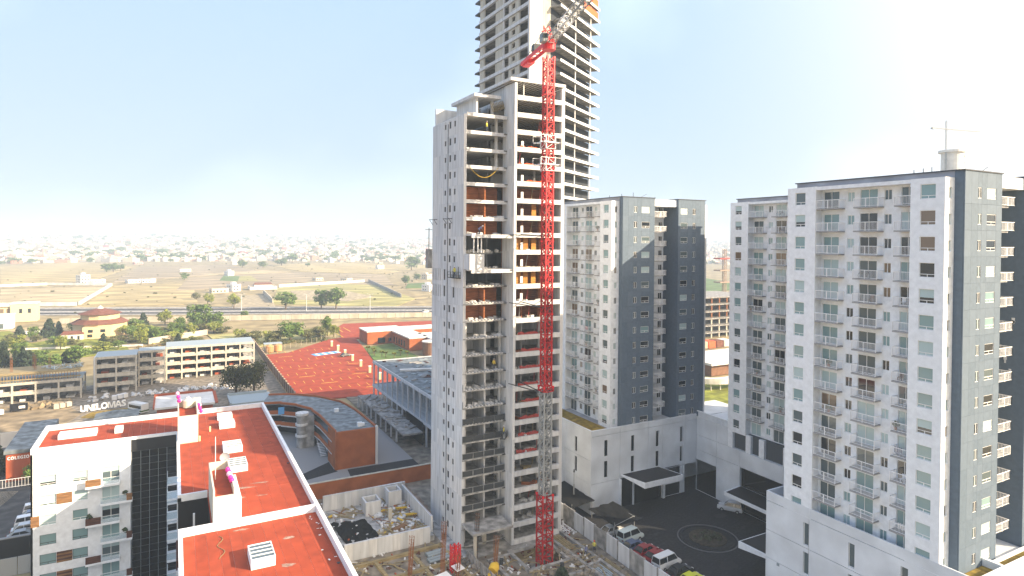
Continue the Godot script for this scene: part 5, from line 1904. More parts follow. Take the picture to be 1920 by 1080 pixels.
# ---------- vehicles
func car_meshes() -> Dictionary:
	if cache.has("car"): return cache["car"]
	var out := {}
	# body: side profile in slices across the width, pulled in at the sides
	for kind in ["saloon", "suv", "van"]:
		var prof := []
		var roof := []
		if kind == "saloon":
			prof = [[-2.15, .30, .62], [-2.05, .25, .78], [-1.3, .22, .92], [.9, .22, .92], [1.9, .25, .84], [2.15, .32, .62]]
			roof = [[-1.75, .92], [-1.05, 1.42], [.35, 1.45], [1.15, .92]]
		elif kind == "suv":
			prof = [[-2.2, .40, .75], [-2.12, .32, 1.0], [-1.3, .30, 1.06], [1.0, .30, 1.06], [2.0, .32, .98], [2.2, .42, .7]]
			roof = [[-2.1, 1.04], [-1.85, 1.70], [.35, 1.74], [1.1, 1.04]]
		else:
			prof = [[-2.4, .40, 1.1], [-2.36, .32, 1.25], [-1.3, .30, 1.25], [1.2, .30, 1.2], [2.2, .32, 1.0], [2.4, .42, .8]]
			roof = [[-2.35, 1.24], [-2.25, 2.1], [1.0, 2.1], [1.7, 1.16]]
		var b := Buf.new()
		for i in prof.size() - 1:
			var p: Array = prof[i]
			var q: Array = prof[i + 1]
			var r := func(e, s, top): return Vector3(e[0], (e[2] if top else e[1]), s * (.82 if top else .86))
			var mid := func(e, s): return Vector3(e[0], (e[1] + e[2]) / 2, s * .90)
			for s in [1.0, -1.0]:
				var a: Vector3 = r.call(p, s, false)
				var c: Vector3 = r.call(q, s, false)
				var m0: Vector3 = mid.call(p, s)
				var m1: Vector3 = mid.call(q, s)
				var t0: Vector3 = r.call(p, s, true)
				var t1: Vector3 = r.call(q, s, true)
				if s > 0: b.quad(a, c, m1, m0); b.quad(m0, m1, t1, t0)
				else: b.quad(c, a, m0, m1); b.quad(m1, m0, t0, t1)
			b.quad(r.call(p, 1.0, true), r.call(q, 1.0, true), r.call(q, -1.0, true), r.call(p, -1.0, true))
			b.quad(r.call(p, -1.0, false), r.call(q, -1.0, false), r.call(q, 1.0, false), r.call(p, 1.0, false))
		for e in [prof[0], prof[-1]]: b.quad(Vector3(e[0], e[1], .86), Vector3(e[0], e[1], -.86), Vector3(e[0], e[2], -.82), Vector3(e[0], e[2], .82))
		# roof panel and pillars as one skin round the glass
		var w := [.80, .64, .64, .80]
		for s in [1.0, -1.0]:
			for i in 4: b.bar(Vector3(roof[i][0], roof[i][1], s * w[i]), Vector3(roof[(i + 1) % 4][0], roof[(i + 1) % 4][1], s * w[(i + 1) % 4]), .07)
			var mx: float = (roof[1][0] + roof[2][0]) / 2
			b.bar(Vector3(mx, roof[1][1], s * .64), Vector3(mx, roof[0][1], s * .80), .09)
		b.box(roof[1][0] - .03, roof[1][1] - .02, -.66, roof[2][0] + .05, roof[1][1] + .05, .66)
		out[kind] = b.mesh()
		b = Buf.new()
		var g := []
		for i in 4: g.append([Vector3(roof[i][0], roof[i][1], w[i] - .03), Vector3(roof[i][0], roof[i][1], -w[i] + .03)])
		b.quad(g[0][0], g[3][0], g[2][0], g[1][0]); b.quad(g[3][1], g[0][1], g[1][1], g[2][1])
		b.quad(g[0][1], g[0][0], g[1][0], g[1][1]); b.quad(g[3][0], g[3][1], g[2][1], g[2][0])
		out[kind + "_glass"] = b.mesh()
	var t := Buf.new()
	t.tube(Vector3(0, 0, -.11), Vector3(0, 0, .11), .33, .33, 14)
	out["tyre"] = t.mesh()
	t = Buf.new()
	t.tube(Vector3(0, 0, -.12), Vector3(0, 0, .12), .19, .19, 10)
	out["rim"] = t.mesh()
	t = Buf.new()
	t.box(-.06, -.07, -.18, .06, .07, .18)
	out["lamp"] = t.mesh()
	cache["car"] = out
	return out

func car(label: String, kind: String, paint: String, x: float, z: float, turn: float, group := "", y := .03, called := "parked_car"):
	var m := car_meshes()
	var t := thing(called, label, "van" if kind == "van" else "car", Vector3(x, y, z), turn, group)
	put("body", m[kind], M[paint], t, Vector3.ZERO)
	put("window", m[kind + "_glass"], M["car_window"], t, Vector3.ZERO)
	for q in [[-1.35, .82], [1.35, .82], [-1.35, -.82], [1.35, -.82]]:
		var w := put("wheel", m["tyre"], M["tyre"], t, Vector3(q[0], .33, q[1]))
		put("rim", m["rim"], M["crane_grey"], w, Vector3.ZERO)
	for s in [-.6, .6]:
		put("headlight", m["lamp"], M["lamp_lens"], t, Vector3(2.12, .68 if kind == "saloon" else .85, s))
		put("tail_light", m["lamp"], M["pane_red"], t, Vector3(-2.14 if kind != "van" else -2.37, .68 if kind == "saloon" else .9, s))
	return t

func vehicles():
	car("white estate car parked alone beside the long garage canopy in the courtyard", "suv", "car_silver", 89.2, -80.6, 0.55 + PI / 2)
	car("pale green white van behind the boundary wall, under the dark shade net", "van", "car_mint", 65.6, -80.0, .15)
	car("white car half covered by the torn dark shade net", "saloon", "car_white", 64.5, -83.4, .12)
	car("dark blue car between the pale van and the red cars", "saloon", "car_blue", 64.2, -77.5, .1)
	car("dark red car behind the boundary wall, nearer the pale van", "saloon", "car_red", 65.0, -75.5, .12, "two dark red cars in the row")
	car("dark red car behind the boundary wall, next to the white van", "saloon", "car_red", 65.3, -73.4, .12, "two dark red cars in the row")
	car("white van parked behind the boundary wall between the red and the black car", "van", "car_white", 65.2, -71.0, .12)
	car("black car behind the boundary wall, next to the yellow one", "saloon", "car_black", 65.4, -68.4, .12)
	car("bright yellow car at the bottom edge behind the boundary wall", "saloon", "car_yellow", 65.2, -65.9, .12)
	# left edge, beside the flats
	var i := 0
	for q in [["suv", "car_white", "white"], ["saloon", "car_blue", "dark blue"], ["suv", "car_white", "white"], ["saloon", "car_silver", "silver"], ["saloon", "car_grey", "dark grey"]]:
		car("%s car parked left of the flats, number %s in its row" % [q[2], ["one", "two", "three", "four", "five"][i]], q[0], q[1], -21.0 - .1 * i, -137.0 + 2.75 * i, .1, "cars parked left of the flats")
		i += 1
	car("orange red van behind the row of cars at the corner of the flats", "van", "car_red", -20.6, -143.0, .4)
	car("dark car alone on the red car park near the blue bays", "saloon", "car_black", 63.0, -261, .2, "", .02)
	for q in [["car_white", -64, -388], ["car_white", -60, -390], ["car_red", -57, -392], ["car_black", -62, -394], ["car_white", -55, -388], ["car_silver", -66, -393]]:
		car("%s in the small crowded car park left of the church" % {"car_white": "white car", "car_red": "red car", "car_black": "black car", "car_silver": "silver car"}[q[0]], "saloon", q[0], q[1], q[2], .3 + rng.randf() * .3, "cars left of the church", .02)
	for q in [["white", "van", 148, -394], ["dark", "saloon", 166, -389], ["white", "saloon", 155, -391]]:
		car("%s %s on the near carriageway of the highway, left of the towers" % [q[0], "van" if q[1] == "van" else "car"], q[1], "car_white" if q[0] == "white" else "car_grey", q[2], q[3], .44, "", .06, "moving_car")
	var t := thing("minibus", "white and green minibus parked on the dirt lot beyond the flats", "bus", Vector3(-8.6, 0, -202.5), 2.2)
	var b := Buf.new()
	b.hexa([Vector3(-3, .4, 1.1), Vector3(3, .4, 1.1), Vector3(3, .4, -1.1), Vector3(-3, .4, -1.1), Vector3(-3, 2.8, 1.0), Vector3(2.7, 2.8, 1.0), Vector3(2.7, 2.8, -1.0), Vector3(-3, 2.8, -1.0)])
	part("body", b, M["car_white"], t, false)
	b = Buf.new()
	b.box(-2.7, 1.5, -1.09, 2.4, 2.3, 1.09); b.box(2.6, 1.4, -.9, 2.9, 2.3, .9)
	part("window", b, M["car_window"], t, false)
	b = Buf.new()
	b.box(-3.02, .7, -1.11, 2.9, 1.1, 1.11)
	part("green_stripe", b, M["field_green"], t, false)
	for q in [[-1.8, 1.0], [1.9, 1.0], [-1.8, -1.0], [1.9, -1.0]]: put("wheel", car_meshes()["tyre"], M["tyre"], t, Vector3(q[0], .4, q[1]))

# ---------- people: one skin over a posed skeleton
func body_mesh(pose: String) -> Mesh:
	return once("body_" + pose, func():
		var j := {}
		if pose == "stand":
			j = {"pel": Vector3(0, .95, 0), "chest": Vector3(0, 1.32, 0), "neck": Vector3(0, 1.52, 0), "head": Vector3(0, 1.66, .02), "ls": Vector3(-.19, 1.42, 0), "rs": Vector3(.19, 1.42, 0), "le": Vector3(-.27, 1.15, .05), "re": Vector3(.28, 1.16, .02), "lh": Vector3(-.2, .98, .22), "rh": Vector3(.27, .90, .12), "lk": Vector3(-.12, .5, .03), "rk": Vector3(.13, .5, .0), "lf": Vector3(-.14, .06, -.02), "rf": Vector3(.16, .06, .0), "lt": Vector3(-.16, .04, .16), "rt": Vector3(.19, .04, .17)}
		else:
			j = {"pel": Vector3(0, .82, -.12), "chest": Vector3(0, 1.05, .2), "neck": Vector3(0, 1.16, .36), "head": Vector3(0, 1.24, .48), "ls": Vector3(-.19, 1.10, .27), "rs": Vector3(.19, 1.10, .27), "le": Vector3(-.25, .82, .36), "re": Vector3(.25, .82, .40), "lh": Vector3(-.14, .62, .52), "rh": Vector3(.15, .6, .56), "lk": Vector3(-.15, .47, .1), "rk": Vector3(.16, .47, .04), "lf": Vector3(-.16, .06, -.06), "rf": Vector3(.18, .06, -.12), "lt": Vector3(-.18, .04, .14), "rt": Vector3(.2, .04, .08)}
		var bones := [["pel", "chest", .15, .17], ["chest", "neck", .14, .06], ["neck", "head", .06, .10], ["ls", "le", .055, .045], ["rs", "re", .055, .045], ["le", "lh", .045, .034], ["re", "rh", .045, .034], ["chest", "ls", .12, .06], ["chest", "rs", .12, .06], ["pel", "lk", .10, .065], ["pel", "rk", .10, .065], ["lk", "lf", .062, .045], ["rk", "rf", .062, .045], ["lf", "lt", .045, .04], ["rf", "rt", .045, .04]]
		var cell := .034
		var lo := Vector3(-.42, -.06, -.42)
		var n := Vector3i(26, 58, 36)
		var f := PackedFloat32Array()
		f.resize(n.x * n.y * n.z)
		f.fill(1.0)
		for bn in bones:
			var a: Vector3 = j[bn[0]]
			var c: Vector3 = j[bn[1]]
			var reach: float = maxf(bn[2], bn[3]) + .12
			var mn := (a.min(c) - Vector3.ONE * reach - lo) / cell
			var mx := (a.max(c) + Vector3.ONE * reach - lo) / cell
			for x in range(maxi(0, int(mn.x)), mini(n.x, int(mx.x) + 1)):
				for y in range(maxi(0, int(mn.y)), mini(n.y, int(mx.y) + 1)):
					for z in range(maxi(0, int(mn.z)), mini(n.z, int(mx.z) + 1)):
						var p := lo + Vector3(x, y, z) * cell
						var t := clampf((p - a).dot(c - a) / (c - a).length_squared(), 0, 1)
						var d := p.distance_to(a.lerp(c, t)) - lerpf(bn[2], bn[3], t)
						var i := (x * n.y + y) * n.z + z
						var h := maxf(.05 - absf(f[i] - d), 0) / .05
						f[i] = minf(f[i], d) - h * h * .0125
		var vert := {}
		var b := Buf.new()
		b.tinted = true
		var at := func(x, y, z): return f[(x * n.y + y) * n.z + z]
		for x in n.x - 1:
			for y in n.y - 1:
				for z in n.z - 1:
					var s := Vector3.ZERO
					var k := 0
					for e in [[0,0,0,1,0,0],[0,1,0,1,1,0],[0,0,1,1,0,1],[0,1,1,1,1,1],[0,0,0,0,1,0],[1,0,0,1,1,0],[0,0,1,0,1,1],[1,0,1,1,1,1],[0,0,0,0,0,1],[1,0,0,1,0,1],[0,1,0,0,1,1],[1,1,0,1,1,1]]:
						var d0: float = at.call(x + e[0], y + e[1], z + e[2])
						var d1: float = at.call(x + e[3], y + e[4], z + e[5])
						if (d0 < 0) != (d1 < 0):
							s += Vector3(x + e[0], y + e[1], z + e[2]).lerp(Vector3(x + e[3], y + e[4], z + e[5]), d0 / (d0 - d1))
							k += 1
					if k > 0: vert[Vector3i(x, y, z)] = lo + s / k * cell
		for q in vert:
			for ax in 3:
				var o := [Vector3i(1, 0, 0), Vector3i(0, 1, 0), Vector3i(0, 0, 1)]
				var d: Vector3i = q + o[ax]
				if d.x >= n.x or d.y >= n.y or d.z >= n.z: continue
				var s0: bool = at.call(q.x, q.y, q.z) < 0
				var s1: bool = at.call(d.x, d.y, d.z) < 0
				if s0 == s1: continue
				var u: Vector3i = o[(ax + 1) % 3]
				var w: Vector3i = o[(ax + 2) % 3]
				var c := [q - u - w, q - w, q, q - u]
				var ok := true
				for e in c:
					if not vert.has(e): ok = false
				if not ok: continue
				var m: Vector3 = vert[q]
				b.col = Color(.03, .04, .07) if m.y < .88 else Color(.30, .17, .11)
				if m.y >= .88 and m.y < 1.47 and pose == "stand": b.col = Color(.55, .50, .08)
				if m.y >= .70 and m.z < .40 and pose != "stand": b.col = Color(.12, .13, .22)
				if s0: b.quad(vert[c[0]], vert[c[1]], vert[c[2]], vert[c[3]])
				else: b.quad(vert[c[3]], vert[c[2]], vert[c[1]], vert[c[0]])
		return b.mesh())

func person(label: String, pose: String, at: Vector3, turn: float, helmet := "tarp_white", vest := ""):
	var t := thing("person", label, "person", at, turn)
	put("body", body_mesh(pose), M["tinted"], t, Vector3.ZERO)
	var h := Vector3(0, 1.70, .02) if pose == "stand" else Vector3(0, 1.29, .50)
	put("helmet", once("helmet", func():
		var b := Buf.new()
		for j in 3:
			var y0 := sin(PI / 2 * j / 3) * .11
			var y1 := sin(PI / 2 * (j + 1) / 3) * .11
			b.tube(Vector3(0, y0, 0), Vector3(0, y1, 0), cos(PI / 2 * j / 3) * .13, cos(PI / 2 * (j + 1) / 3) * .13, 10, false)
		b.tube(Vector3(0, -.01, .02), Vector3(0, .01, .02), .15, .15, 10)
		return b.mesh()), M[helmet], t, h)
	if vest: put("vest", once("vest", func():
		var b := Buf.new()
		b.hexa([Vector3(-.20, .95, .17), Vector3(.20, .95, .17), Vector3(.20, .95, -.17), Vector3(-.20, .95, -.17), Vector3(-.17, 1.46, .14), Vector3(.17, 1.46, .14), Vector3(.17, 1.46, -.14), Vector3(-.17, 1.46, -.14)])
		return b.mesh()), M[vest], t, Vector3.ZERO)

func people():
	person("worker in yellow vest standing on a middle floor of the unfinished tower", "stand", Vector3(45.9, level(16) + .02, -90.8), .3, "tarp_white", "yellow")
	person("worker near the top left opening of the unfinished tower, white helmet", "stand", Vector3(44.3, level(2) + .02, -90.8), .8)
	person("worker bending over orange sheeting on the floor above the open double storey", "bend", Vector3(42.1, level(8) + .02, -88.6), 1.2, "tarp_white", "")
	person("worker on the hanging platform against the tower's left wall", "stand", Vector3(39.55, level(11) + 1.34, -92.4), -1.2)
	person("worker on the hanging platform beside the railed balconies", "stand", Vector3(46.9, level(20) + .34, -89.1), 1.0)
	person("worker bending over planks between the boundary wall and the crane pit", "bend", Vector3(56.4, .05, -79.4), 2.2)
	person("worker standing by the boundary wall beside a bending one", "stand", Vector3(58.3, .05, -79.8), -.6, "net_orange")
	person("worker in a red shirt on the path left of the unfinished tower", "stand", Vector3(38.3, .05, -104.0), .5, "net_orange", "crane_red")

# ---------- the building site at the foot of the tower
func site():
	var b := Buf.new()
	for q in [rect(14.6, -119.9, 46.4, -31), rect(53.2, -119.9, 60.3, -31), rect(46.4, -119.9, 53.2, -85.5), rect(46.4, -79.3, 53.2, -31)]: sheet("site_ground", q, .012, M["dirt_site"], .2)
	b = Buf.new()
	b.prism(PackedVector2Array([V(38.2, -118), V(40.0, -118), V(40.0, -84), V(38.2, -88)]), .0, .05)
	struct("site_path", b, M["concrete_floor"])
	var t := thing("basement_shell", "pale concrete basement walls with two hollow cores beside the unfinished tower", "foundation", Vector3(31, 0, -103))
	for i in 12:
		b = Buf.new()
		b.box(23.2 + i * 1.25, -.5, -112.3, 23.2 + i * 1.25 + 1.235, 3.6, -111.9)
		part("formed_panel", b, M[["concrete", "concrete_c", "concrete_b"][i % 3]], t)
	for i in 11:
		b = Buf.new()
		b.box(22.8 + i * 1.25, 0, -94.9, 22.8 + i * 1.25 + 1.235, 2.6, -94.5)
		part("formed_panel", b, M[["concrete_c", "concrete", "concrete_b"][(i * 2) % 3]], t)
	b = Buf.new()
	b.box(37.4, 0, -112.0, 37.75, 3.3, -96.5)
	part("side_wall", b, M["concrete_c"], t)
	b = Buf.new()
	b.prism(PackedVector2Array(rect(22.5, -111.9, 37.4, -94.9)), 0, .9)
	part("raft_slab", b, M["concrete_floor"], t)
	for q in [[29.3, -109.4, 32.0, -106.6, 3.3], [34.0, -111.2, 36.4, -108.6, 3.6]]:
		b = Buf.new()
		b.box(q[0], .9, q[1], q[0] + .25, q[4], q[3]); b.box(q[2] - .25, .9, q[1], q[2], q[4], q[3]); b.box(q[0] + .25, .9, q[3] - .25, q[2] - .25, q[4], q[3]); b.box(q[0] + .25, .9, q[1], q[2] - .25, q[4], q[1] + .25)
		part("hollow_core", b, M["concrete_c"], t)
	b = Buf.new()
	b.box(32.3, .9, -103.6, 32.9, 3.0, -103.1)
	part("stub_column", b, M["concrete_warm"], t)
	for q in [["concrete_c", 70, "offcuts and concrete lumps over the basement slab"], ["wood_pale", 90, "formwork boards scattered over the basement slab"], ["rebar", 60, "rusty bars strewn over the basement slab"], ["yellow", 14, "yellow form parts lying about the basement slab"], ["steel_pipe", 30, "short scaffold tubes scattered on the basement slab"]]:
		b = Buf.new()
		for i in q[1]:
			var p := Vector3(23.5 + rng.randf() * 13.4, .98 + rng.randf() * .15, -111 + rng.randf() * 15.5)
			if p.x < 30 and p.z > -107.5 and p.z < -96.5: p.x += 7.2
			var s: Vector3 = {"concrete_c": Vector3(.6, .3, .4), "wood_pale": Vector3(2.2, .06, .2), "rebar": Vector3(3.0, .05, .05), "yellow": Vector3(1.0, .12, .3), "steel_pipe": Vector3(1.8, .08, .08)}[q[0]]
			b.tbox(Basis(Vector3(rng.randf() * .15, 1, rng.randf() * .15).normalized(), rng.randf() * 6), p, s * (.5 + rng.randf()))
		solo("slab_clutter", b, M[q[0]], q[2], "rubble", Vector3(30, .9, -103), "", "stuff")
	b = Buf.new()
	for i in 90:
		var p := Vector3(23.3 + i * .158, 3.5, -112.1) if i < 60 else Vector3(37.58, 3.3, -111.5 + (i - 60) * .5)
		b.tube(p, p + Vector3(rng.randf() * .1 - .05, .5 + rng.randf() * .6, 0), .02, .02, 4)
	part("starter_bars", b, M["rebar"], t).set_meta("kind", "stuff")
	for q in [[30.5, -99.5, 2.6], [26.5, -109.0, 1.8], [34.8, -101.8, 1.6], [33.5, -106.0, 1.3]]:
		var pts := []
		for i in 14:
			var a := TAU * i / 14
			var rr: float = q[2] * (.6 + .6 * rng.randf())
			pts.append(V(q[0] + cos(a) * rr, q[1] + sin(a) * rr * .6))
		sheet("sand_spill", pts, .93, M["sand"], .03)
	var d := thing("black_tarpaulin", "large crumpled black tarpaulin on the basement slab beside the red roof", "tarpaulin", Vector3(26, .95, -101))
	b = Buf.new()
	cloth(b, Vector3(23.2, 1.0, -106.6), Vector3(5.6, 0, .9), Vector3(.6, 0, 8.6), 12, .22)
	part("sheet", b, M["tarp_black"], d)
	d = thing("white_plastic_sheet", "torn white plastic sheeting along the edge of the black tarpaulin", "tarpaulin", Vector3(28, .95, -97))
	b = Buf.new()
	cloth(b, Vector3(24.5, .98, -97.8), Vector3(4.6, .1, -.5), Vector3(.2, .1, 1.2), 8, .2)
	part("sheet", b, M["tarp_white"], d)
	d = thing("board_stack", "stack of red brown boards on the basement slab", "boards", Vector3(33, .9, -99))
	for i in 5:
		b = Buf.new()
		b.tbox(Basis(Vector3.UP, .35), Vector3(33.0, .98 + i * .09, -99.4), Vector3(2.6, .08, .95 - .05 * (i % 2)))
		part("board", b, M["wood"], d)
	for q in [[35.6, -106.6, "yellow formwork frame lying in the corner of the basement slab"], [36.3, -103.4, "second yellow formwork frame, nearer along the basement side wall"]]:
		d = thing("formwork_frame", q[2], "formwork", Vector3(q[0], .9, q[1]))
		b = Buf.new()
		for i in 6:
			b.bar(Vector3(q[0] - .9, 1.1 + .1 * i, q[1] - .8 + i * .3), Vector3(q[0] + .9, 1.0 + .1 * i, q[1] - .6 + i * .3), .12)
			b.bar(Vector3(q[0] - .8 + i * .3, 1.0, q[1] - .9), Vector3(q[0] - .8 + i * .3, 1.4, q[1] + .9), .1)
		part("frame", b, M["yellow"], d)
	# ground beams and trenches in the foreground
	t = thing("foundation_grid", "grid of earth formed ground beams in the foreground trenches", "foundation", Vector3(30, 0, -88))
	for q in [[22, -92.0, 37.8, -92.6], [22, -86.5, 36.5, -87.0], [26.8, -92, 27.6, -80], [32.5, -92, 33.2, -80], [37.5, -93, 37.9, -78], [42, -84.6, 46, -84.8], [42.4, -84, 42.9, -72], [46.0, -79.2, 53.4, -79.2], [46.0, -85.6, 53.4, -85.6], [46.2, -85.6, 46.2, -79.2], [53.2, -85.6, 53.2, -79.2], [54.2, -88, 55.0, -66], [56.9, -92, 57.6, -66], [53.2, -76.4, 57.4, -76.6], [43, -75.5, 53, -75.5]]:
		b = Buf.new()
		b.bar(Vector3(q[0], .18, q[1]), Vector3(q[2], .18, q[3]), .5, .5)
		part("ground_beam", b, M["wood_pale" if q[0] < 38 else "concrete_old"], t)
	for q in [["trench_floor", 22.5, -91.4, 32.0, -87.6], ["trench_floor", 33.4, -91.6, 37.0, -87.8], ["trench_floor", 22.5, -85.8, 32, -79], ["trench_floor", 55.3, -80.8, 57.0, -70], ["trench_floor", 44, -74.8, 52, -68]]:
		b = Buf.new()
		b.prism(PackedVector2Array(rect(q[1], q[2], q[3], q[4])), .0, .035)
		struct(q[0], b, M["dirt_site"])
	sheet("crane_pit_floor", rect(46.3, -85.6, 53.3, -79.2), -1.6, M["dirt_site"], .3)
	b = Buf.new()
	b.box(48.0, -1.6, -82.2, 51.2, -.9, -79.6)
	solo("crane_footing", b, M["concrete_old"], "square concrete footing in the pit under the red crane mast", "footing", Vector3(49.6, -1.6, -80.6))
	# pipes, timber, steel
	for s in [[34.4, -90.9, 3.6, .22, 3, "steel_pipe", "grey pipes lying in a trench cell beside the red mast piece"], [34.0, -89.2, 3.4, .18, 4, "steel_pipe", "second bundle of grey pipes nearer in the same trench cell"]]:
		d = thing("pipe_bundle", s[6], "pipes", Vector3(s[0], 0, s[1]))
		for i in s[4]:
			b = Buf.new()
			b.tube(Vector3(s[0], .25 + .1 * (i % 2), s[1] + i * s[3] * 2.1), Vector3(s[0] + s[2], .25 + .1 * (i % 2), s[1] + i * s[3] * 2.1 - .3), s[3], s[3], 10)
			part("pipe", b, M[s[5]], d)
	for q in [[56.0, -73.5, 6.5, "roof_metal", "bundle of bluish steel sheets near the boundary wall at the bottom"], [57.9, -74.5, 7.5, "wood_pale", "long timber planks along the boundary wall at the bottom"], [55.6, -84.4, 5.0, "wood_pale", "timber planks between the tower and the boundary wall"], [58.6, -88.5, 3.0, "crane_white", "white boards leaning near the tower's right corner"]]:
		d = thing("plank_stack", q[4], "planks", Vector3(q[0], 0, q[1]))
		for i in 6:
			b = Buf.new()
			b.bar(Vector3(q[0] - .8 + i * .28, .15 + .06 * (i % 3), q[1] + q[2] / 2), Vector3(q[0] - .9 + i * .28, .15 + .06 * (i % 3), q[1] - q[2] / 2), .22, .06)
			part("plank", b, M[q[3]], d)
	for q in [[34.0, -83.2, 8.5, "tall rusty bundle of column rebar in front of the trenches"], [41.6, -81.5, 5.5, "rusty rebar cage beside the yellow mixer"], [40.9, -86.6, 7.0, "dark rebar rising at the corner of the entrance canopy"], [30.2, -86.2, 6.0, "thin rebar column in the trench left of the tall rusty bundle"], [36.0, -82.5, 3.8, "short rebar mesh around the red mast piece"]]:
		d = thing("rebar_column", q[3], "rebar", Vector3(q[0], 0, q[1]))
		for i in 9:
			b = Buf.new()
			var o := Vector3((i % 3 - 1) * .22, 0, (i / 3 - 1) * .22)
			b.tube(Vector3(q[0], 0, q[1]) + o, Vector3(q[0] + .3, q[2] - .6 * (i % 4), q[1]) + o * 1.3, .035, .03, 4)
			part("bar", b, M["rebar" if q[0] != 40.9 else "steel_dark"], d)
		b = Buf.new()
		for i in int(q[2] / .5):
			var y := .3 + i * .5
			var c := Vector3(q[0] + .3 * y / q[2], y, q[1])
			for e in [[-1, -1, 1, -1], [1, -1, 1, 1], [1, 1, -1, 1], [-1, 1, -1, -1]]: b.bar(c + Vector3(e[0] * .25, 0, e[1] * .25), c + Vector3(e[2] * .25, 0, e[3] * .25), .03)
		part("stirrup", b, M["rebar"], d)
	d = thing("concrete_mixer", "yellow concrete mixer among rubble in front of the entrance canopy", "mixer", Vector3(40.9, 0, -80.4), .6)
	b = Buf.new()
	b.tube(Vector3(-.5, 1.2, 0), Vector3(.3, 1.45, 0), .62, .75, 14); b.tube(Vector3(.3, 1.45, 0), Vector3(.9, 1.65, 0), .75, .35, 14)
	part("drum", b, M["yellow"], d, false)
	b = Buf.new()
	for s in [-.6, .6]: b.bar(Vector3(-.8, .15, s), Vector3(.8, .15, s), .1); b.bar(Vector3(0, .15, s), Vector3(0, 1.3, s), .1)
	b.box(-1.2, .4, -.3, -.6, 1.1, .3)
	part("frame", b, M["yellow"], d, false)
	for s in [-.65, .65]: put("wheel", car_meshes()["tyre"], M["tyre"], d, Vector3(-.5, .33, s))
	for q in [[33.0, -81.5, 3.2, "white sheet roof of a hut at the bottom edge, beside the rusty rebar"], [36.4, -83.0, 1.4, "white board beside the red mast piece"]]:
		d = thing("sheet_roof", q[3], "roof sheet", Vector3(q[0], 0, q[1]))
		b = Buf.new()
		b.tbox(Basis(Vector3.UP, .2).rotated(Vector3.RIGHT, .1), Vector3(q[0], 1.4, q[1]), Vector3(q[2], .06, 1.6))
		part("sheet", b, M["tarp_white"], d)
		b = Buf.new()
		for e in [-.4, .4]: b.box(q[0] + e * q[2] - .05, 0, q[1] - .05, q[0] + e * q[2] + .05, 1.3, q[1] + .05)
		part("post", b, M["wood_pale"], d)
	d = thing("hoarding", "grey timber hoarding along the path at the tower's left foot", "fence", Vector3(40, 0, -82))
	for i in 9:
		b = Buf.new()
		b.tbox(Basis(Vector3.UP, -.05), Vector3(39.6 + .06 * i, .75, -86.4 + i * 1.0), Vector3(.08, 1.5, .96))
		part("board", b, M["concrete_old"], d)
	for q in [["concrete_c", 330, .2, "scattered pale building rubble and offcuts across the site", 23, -117, 36, 40], ["wood_dark", 300, .16, "scattered dark timber offcuts across the site", 23, -93, 36, 20], ["tarp_white", 60, .16, "white scraps and bags strewn over the site", 23, -95, 36, 24], ["brick_red", 60, .14, "brick rubble heaps around the trenches", 24, -110, 33, 34]]:
		b = Buf.new()
		for i in q[1]:
			var p := Vector3(q[4] + rng.randf() * q[6], .12, q[5] + rng.randf() * q[7])
			if p.x > 39.5 and p.z < -86.2 and p.x < 57.5: p.x = 57.8 + rng.randf() * 1.8
			if p.z < -95 and p.x < 37.5: p.y = 1.0
			var s: float = q[2]
			b.tbox(Basis(Vector3(rng.randf() * .4, 1, rng.randf() * .4).normalized(), rng.randf() * 6), p, Vector3(s * (1 + 4 * rng.randf()), s * (.5 + rng.randf()), s * (.8 + rng.randf())))
		solo("rubble", b, M[q[0]], q[3], "rubble", Vector3(40, 0, -95), "", "stuff")
	b = Buf.new()
	for i in 120:
		var p := Vector3(22.5 + rng.randf() * 36.5, .2, -93 + rng.randf() * 27)
		if p.z < -85 and p.x > 39: p.z += 9
		var dd := Vector3(rng.randf() - .5, 0, rng.randf() - .5).normalized() * (.8 + rng.randf() * 1.6)
		b.bar(p - dd, p + dd + Vector3(0, rng.randf() * .3, 0), .18, .05)
	solo("loose_planks", b, M["wood_pale"], "loose planks and formwork strips lying all over the site foreground", "planks", Vector3(40, 0, -80), "", "stuff")
	b = Buf.new()
	for i in 26:
		var c := Vector3(24 + rng.randf() * 34, .0, -93 + rng.randf() * 26)
		if c.z < -85 and c.x > 39: c.z += 9
		for k in 14: b.tbox(Basis(Vector3(rng.randf() - .5, 1, rng.randf() - .5).normalized(), rng.randf() * 6), c + Vector3(rng.randfn() * .8, .1 + rng.randf() * .25, rng.randfn() * .8), Vector3(.5, .3, .45) * (.4 + rng.randf()))
	solo("earth_heaps", b, M["dirt_site"], "earth heaps between the trenches of the site", "earth", Vector3(40, 0, -80), "", "stuff")
	for q in [[38.6, -99.2, "first"], [38.9, -94.6, "second"], [43.5, -83.0, "third"], [51.0, -77.8, "fourth"]]:
		d = thing("oil_drum", "dark steel drum standing on the site near the tower, %s from the back" % q[2], "drum", Vector3(q[0], .05, q[1]), 0.0, "steel drums on the site")
		b = Buf.new()
		b.tube(Vector3.ZERO, Vector3(0, .9, 0), .3, .3, 12); b.tube(Vector3(0, .42, 0), Vector3(0, .47, 0), .32, .32, 12)
		part("drum", b, M["steel_dark"], d, false)
	# shade nets over the parking behind the wall
	d = thing("shade_net", "torn dark shade net on poles over the parking behind the boundary wall", "shade net", Vector3(63, 0, -86))
	b = Buf.new()
	cloth(b, Vector3(60.5, 3.1, -99), Vector3(4.6, .3, 0), Vector3(.2, -.2, 9.6), 10, .07)
	part("net", b, M["net_black"], d)
	b = Buf.new()
	cloth(b, Vector3(62.4, 3.0, -87.6), Vector3(4.9, .6, .6), Vector3(.9, -.6, 6.6), 10, .09)
	part("net", b, M["net_black"], d)
	b = Buf.new()
